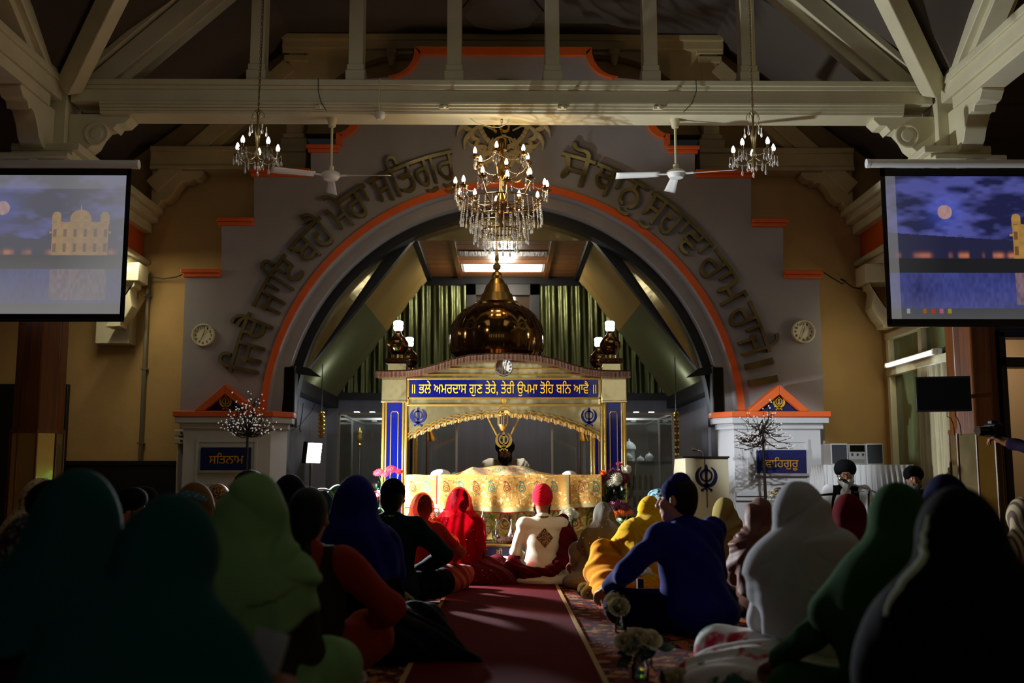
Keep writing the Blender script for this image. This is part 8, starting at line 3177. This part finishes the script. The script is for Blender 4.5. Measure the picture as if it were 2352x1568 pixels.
mb.grid(cl, 420, 8, True)
mb.b2(x0, x1, dT, dT + 0.45, zt_ - 0.003, zt_ + 0.002)
o = mb.build('table_cloth', clo, None)
tag(o, 'pleated white cloth covering the side table behind the singers', 'tablecloth')
xs0, xs1 = at(1908, 1040, dT + 0.1).x, at(2030, 1040, dT + 0.1).x
zs1 = ZZ(1018, dT + 0.1)
sr = thing('stereo', 'grey and silver compact stereo with two speakers on the white table', 'stereo', ((xs0 + xs1) / 2, dT + 0.2, zt_))
w3 = (xs1 - xs0) / 3
MB().b2(xs0 + w3 * 1.02, xs1 - w3 * 1.02, dT + 0.1, dT + 0.34, zt_ + 0.003, zs1 - 0.005).build('main_unit', mat('silver_plastic', S(150, 150, 148), 0.4), sr, bevel=0.006)
for q in (0, 2):
    sp_ = MB().b2(xs0 + w3 * q, xs0 + w3 * (q + 1) - 0.004, dT + 0.1, dT + 0.34, zt_ + 0.003, zs1).build('speaker', mat('pale_plastic', S(190, 188, 182), 0.4), sr, bevel=0.008)
    MB().b2(xs0 + w3 * q + 0.014, xs0 + w3 * (q + 1) - 0.018, dT + 0.092, dT + 0.1, zt_ + 0.016, zs1 - 0.014).build('grille', mat('dark_grille', S(52, 54, 58), 0.8), sp_)
mu_x = (xs0 + xs1) / 2
MB().b2(mu_x - w3 * 0.42, mu_x + w3 * 0.42, dT + 0.094, dT + 0.1, zs1 - 0.085, zs1 - 0.018).build('display', M['blackgloss'], sr)
for q in (-0.3, 0, 0.3):
    MB().lathe([(0.012, 0), (0.012, 0.012)], (mu_x + q * w3, dT + 0.1, zs1 - 0.115), 14, Euler((math.pi / 2, 0, 0)).to_matrix()).build('knob', M['chrome'], sr)
MB().b2(mu_x - w3 * 0.4, mu_x + w3 * 0.4, dT + 0.095, dT + 0.1, zt_ + 0.02, zt_ + 0.06).build('tape_door', M['alu'], sr)
# microphones
m1 = at(1931, 1101, 9.92)
ms = thing('microphone_stand', 'black boom stand holding a microphone to the bespectacled singer', 'microphone stand', (at(1996, 1150, 9.45).x, 9.45, 0.26))
bx = at(1996, 1150, 9.45).x
MB().lathe([(0.11, 0.262), (0.11, 0.28), (0.014, 0.29), (0.012, 0.75)], (bx, 9.47, 0), 16).build('stand', M['black'], ms)
MB().tube([at(2012, 1131, 9.4), at(1996, 1124, 9.47), at(1946, 1108, 9.9)], 0.008, 8).build('boom', M['black'], ms)
MB().tube([(bx, 9.47, 0.7), at(1996, 1124, 9.47)], 0.01, 8).build('riser', M['black'], ms)
MB().tube([at(1950, 1110, 9.9), at(1937, 1102, 9.92)], [0.012, 0.017], 10).build('handle', M['black'], ms)
MB().ball(at(1932, 1099, 9.92), 0.027, 14, 10).build('mesh_head', M['chrome'], ms)
MB().tube([at(1950, 1110, 9.9), at(1950, 1122, 9.88), at(1962, 1130, 9.87), at(1985, 1128, 9.6)], 0.0035, 5).build('cable', M['black'], ms)
ms = thing('microphone_stand', 'low black stand with a microphone pointing right, left of the bespectacled singer', 'microphone stand', (at(1880, 1150, 9.6).x, 9.6, 0.26))
bx = at(1884, 1150, 9.6).x
MB().lathe([(0.09, 0.0), (0.09, 0.02), (0.012, 0.03), (0.010, ZZ(1136, 9.6))], (bx, 9.6, 0.0), 16).build('stand', M['black'], ms)
MB().tube([at(1882, 1137, 9.6), at(1914, 1134, 9.62)], [0.008, 0.013], 10).build('microphone', M['black'], ms)
hm = thing('harmonium', 'small dark harmonium in front of the bespectacled singer', 'harmonium', (at(1912, 1190, 9.75).x, 9.75, 0.26))
hx = at(1912, 1190, 9.75).x
MB().b2(hx - 0.25, hx + 0.25, 9.62, 9.86, 0.262, 0.46).build('case', M['dark_wood'], hm, bevel=0.006)
MB().b2(hx - 0.22, hx + 0.22, 9.72, 9.85, 0.46, 0.475).build('keyboard', M['white'], hm, bevel=0.003)
MB().b2(hx - 0.24, hx + 0.24, 9.60, 9.62, 0.28, 0.52).build('bellows', M['dark_wood'], hm, bevel=0.003)
# television on an arm
tv = thing('television', 'black flat television on an arm before the right window', 'television', (at(2168, 900, 9.8).x, 9.8, ZZ(905, 9.8)))
p0, p1 = at(2101, 866, 9.85), at(2232, 944, 9.72)
RZ = Euler((0, 0, math.atan2(p1.y - p0.y, p1.x - p0.x)))
cc = (Vector(p0) + Vector(p1)) / 2
wdt = math.hypot(p1.x - p0.x, p1.y - p0.y)
MB().box(cc, (wdt, 0.045, abs(p0.z - p1.z)), RZ).build('case', M['black'], tv, bevel=0.006)
nf = RZ.to_matrix() @ Vector((0, -1, 0))
MB().box(cc + nf * 0.0235, (wdt - 0.03, 0.003, abs(p0.z - p1.z) - 0.035), RZ).build('screen', mat('dark_tv_panel', S(6, 6, 7), 0.35, spec=0.15), tv)
MB().tube([cc - nf * 0.02, Vector((4.45, 10.12, cc.z)), Vector((4.5, 10.25, cc.z))], 0.02, 8).build('wall_arm', M['black'], tv)
for q in ((2175, 2190), (2195, 2205)):
    MB().tube([at(q[0], 944, 9.8), at(q[0], 956, 9.8), at(q[1] - 6, 960, 9.85), at(q[1], 975, 9.95), at(q[1] + 3, 1000, 10.0)], 0.004, 6).build('cable', M['black'], tv)

# ------------------------------------------------------------------ conduit, boxes and pipe on the left wall
o = thing('pipe', 'tall metal pipe with clips on the ochre wall left of the arch', 'pipe', (at(330, 900, D_BACK).x, D_BACK - 0.06, 0))
xpip = at(328, 900, D_BACK - 0.06).x
MB().b2(xpip - 0.022, xpip + 0.022, D_BACK - 0.06, D_BACK - 0.01, 1.08, 3.42).build('tube', M['pipe'], o, bevel=0.008)
for z in (1.3, 2.2, 3.1):
    MB().b2(xpip - 0.04, xpip + 0.04, D_BACK - 0.066, D_BACK - 0.0, z, z + 0.02).build('clip', M['pipe'], o)
eb = thing('switch_box', 'pair of cream electrical boxes with a conduit at the left pedestal', 'electrical boxes', (at(412, 1002, 11.9).x, 11.9, ZZ(1020, 11.9)))
for y0, y1 in ((987, 1001), (1005, 1019)):
    a, b = at(402, y0, 11.88), at(423, y1, 11.88)
    bx_ = MB().b2(a.x, b.x, 11.86, 12.0, b.z, a.z).build('box', M['cream'], eb, bevel=0.006)
    MB().lathe([(0.012, 0), (0.012, 0.01)], (b.x - 0.025, 11.86, (a.z + b.z) / 2), 12, Euler((math.pi / 2, 0, 0)).to_matrix()).build('knob', M['black'], bx_)
MB().tube([at(410, 1020, 11.95), at(407, 1070, 11.95), at(405, 1150, 11.95)], 0.01, 8).build('conduit', M['cream'], eb)
o = MB().tube([at(345, 635, 12.6), at(375, 640, 12.65), at(405, 636, 12.6), at(432, 625, 12.2)], 0.008, 6).build('cable', M['black'])
tag(o, 'black cable sagging from the lowest left step of the arch wall', 'cable')
o = MB().tube([at(1886, 622, 12.3), at(1915, 640, 12.5), at(1935, 652, 12.6), at(1945, 645, 12.6), at(1930, 640, 12.6), at(1960, 660, 12.6), at(1985, 665, 12.5)], 0.008, 6).build('cable', M['black'])
tag(o, 'tangled black cable hanging from the lowest right step of the arch wall', 'cable')

# ------------------------------------------------------------------ things in hands and laps
Wm = root2.matrix_world if False else Matrix.Translation(root2.location) @ Matrix.Rotation(root2.rotation_euler.z, 4, 'Z') @ Matrix.Diagonal((root2.scale.x,) * 3 + (1,))
wr = Wm @ Vector(J2['wrR'])
hdv = (Matrix.Rotation(root2.rotation_euler.z, 3, 'Z') @ Vector(J2['hdR'])).normalized()
tip = wr + hdv * 0.10
pap = thing('paper', 'folded white printed paper held by the teal-hooded woman in the foreground', 'paper', tip)
pm = mat('printed_paper', S(214, 216, 220), 0.7)
N_, L_ = pm.node_tree.nodes, pm.node_tree.links
tc_ = N_.new('ShaderNodeTexCoord')
wv = N_.new('ShaderNodeTexWave')
wv.bands_direction = 'Z'
wv.inputs['Scale'].default_value = 45
L_.new(tc_.outputs['Object'], wv.inputs['Vector'])
rp = N_.new('ShaderNodeValToRGB')
rp.color_ramp.elements[0].color = (*S(150, 150, 160), 1)
rp.color_ramp.elements[0].position = 0.1
rp.color_ramp.elements[1].color = (*S(216, 218, 222), 1)
rp.color_ramp.elements[1].position = 0.35
L_.new(wv.outputs['Fac'], rp.inputs[0])
L_.new(rp.outputs[0], pm.node_tree.nodes['Principled BSDF'].inputs['Base Color'])
Rp = Euler((math.radians(-16), math.radians(12), math.radians(-12))).to_matrix()
c0 = tip + Vector((-0.035, 0.012, 0.045))
MB().box(c0, (0.078, 0.0012, 0.115), Rp).build('front_leaf', pm, pap)
MB().box(c0 + Vector((0.002, 0.006, 0.0)), (0.076, 0.0012, 0.112), Rp @ Euler((math.radians(3), 0, math.radians(5))).to_matrix()).build('back_leaf', pm, pap)
b_ = pm.node_tree.nodes['Principled BSDF']
tl_ = N_.new('ShaderNodeBsdfTranslucent')
L_.new(rp.outputs[0], tl_.inputs[0])
ms_ = N_.new('ShaderNodeMixShader')
ms_.inputs[0].default_value = 0.45
L_.new(b_.outputs[0], ms_.inputs[1])
L_.new(tl_.outputs[0], ms_.inputs[2])
L_.new(ms_.outputs[0], N_['Material Output'].inputs[0])
# camera in the photographer's hand
Wp = Matrix.Translation(ph.location) @ Matrix.Rotation(ph.rotation_euler.z, 4, 'Z')
wl = Wp @ Vector(Jp['wrL'])
hv_ = (Matrix.Rotation(ph.rotation_euler.z, 3, 'Z') @ Vector(Jp['hdL'])).normalized()
cpos = wl + hv_ * 0.09 + Vector((0.0, 0, 0.055))
cm_ = thing('camera', 'black camera held up by the photographer at the right edge', 'camera', cpos)
Rc = Euler((0, 0, math.radians(12))).to_matrix()
MB().box(cpos, (0.075, 0.135, 0.095), Rc).build('camera_body', M['black'], cm_, bevel=0.012)
MB().box(cpos + Vector((0, 0, 0.06)), (0.06, 0.055, 0.035), Rc).build('viewfinder_hump', M['black'], cm_, bevel=0.01)
MB().lathe([(0.036, 0), (0.038, 0.05), (0.034, 0.09), (0.036, 0.10), (0.03, 0.10)], cpos + Rc @ Vector((-0.036, 0, -0.005)), 20, (Rc @ Euler((0, -math.pi / 2, 0)).to_matrix())).build('lens', M['blackgloss'], cm_)
bk = thing('book', 'open booklet resting by the knee of the blue-suited man', 'book', at(1472, 1332, 7.15))
c = Vector(at(1470, 1330, 7.15))
for s in (-1, 1):
    mb = MB()
    mb.grid(lambda u, v: c + Vector((s * 0.085 * u, -0.05 + 0.12 * v, 0.02 + 0.018 * math.sin(u * math.pi) + 0.04 * v)), 8, 4)
    mb.build('page', mat('cream_page', S(206, 196, 160), 0.8), bk, solid=0.004)
MB().b2(c.x - 0.02, c.x + 0.02, c.y - 0.03, c.y + 0.03, 0.0, c.z + 0.005).build('book_rest', M['black'], bk)
bg = thing('bag', 'small crimson bag on the floor behind the green-suited man', 'bag', at(892, 1370, 7.0))
c = at(890, 1345, 7.0)
V_, Q_ = surf([('e', A_(0, 0, 0.13), A_(0.07, 0.09, 0.12), None, 0.0), ('e', A_(0, 0, 0.05), A_(0.08, 0.10, 0.06), None, 0.05)], 0.01, folds(0.004, 60, 4), zmin=0.0)
me_ = net_mesh('bag_body', V_, Q_)
me_.materials.append(MB_red)
o = bpy.data.objects.new('bag_body', me_)
col.objects.link(o)
o.parent = bg
bg.location = (c.x, 7.0, 0)
MB().tube([(-0.04, 0, 0.22), (-0.03, 0, 0.30), (0.03, 0, 0.30), (0.04, 0, 0.22)], 0.006, 6).build('strap', MB_red, bg, world=False)

# seat of the reader behind the throne
rs_ = thing('reader_seat', 'low cream cushioned seat under the reader behind the throne', 'seat', (PC, 11.35, 0.287))
MB().b2(PC - 0.42, PC + 0.42, 11.0, 11.58, 0.287, 0.518).build('cushion', mat('cream_cushion', S(200, 186, 150), 0.9), rs_, bevel=0.03)
# ------------------------------------------------------------------ aisle runner
rw = thing('carpet_runner', 'long red aisle runner with pale gold edging leading to the throne', 'carpet', (0, 5, 0))
MB().b2(-0.435, 0.445, 0.4, 9.6, 0.0, 0.012).build('pile', M['red'], rw)
for x in (-0.435, 0.445):
    MB().b2(x - 0.012, x + 0.012, 0.4, 9.6, 0.0, 0.015).build('edging', mat('gold_edging_braid', S(168, 128, 62), 0.7, bump=0.5, bscale=200), rw)
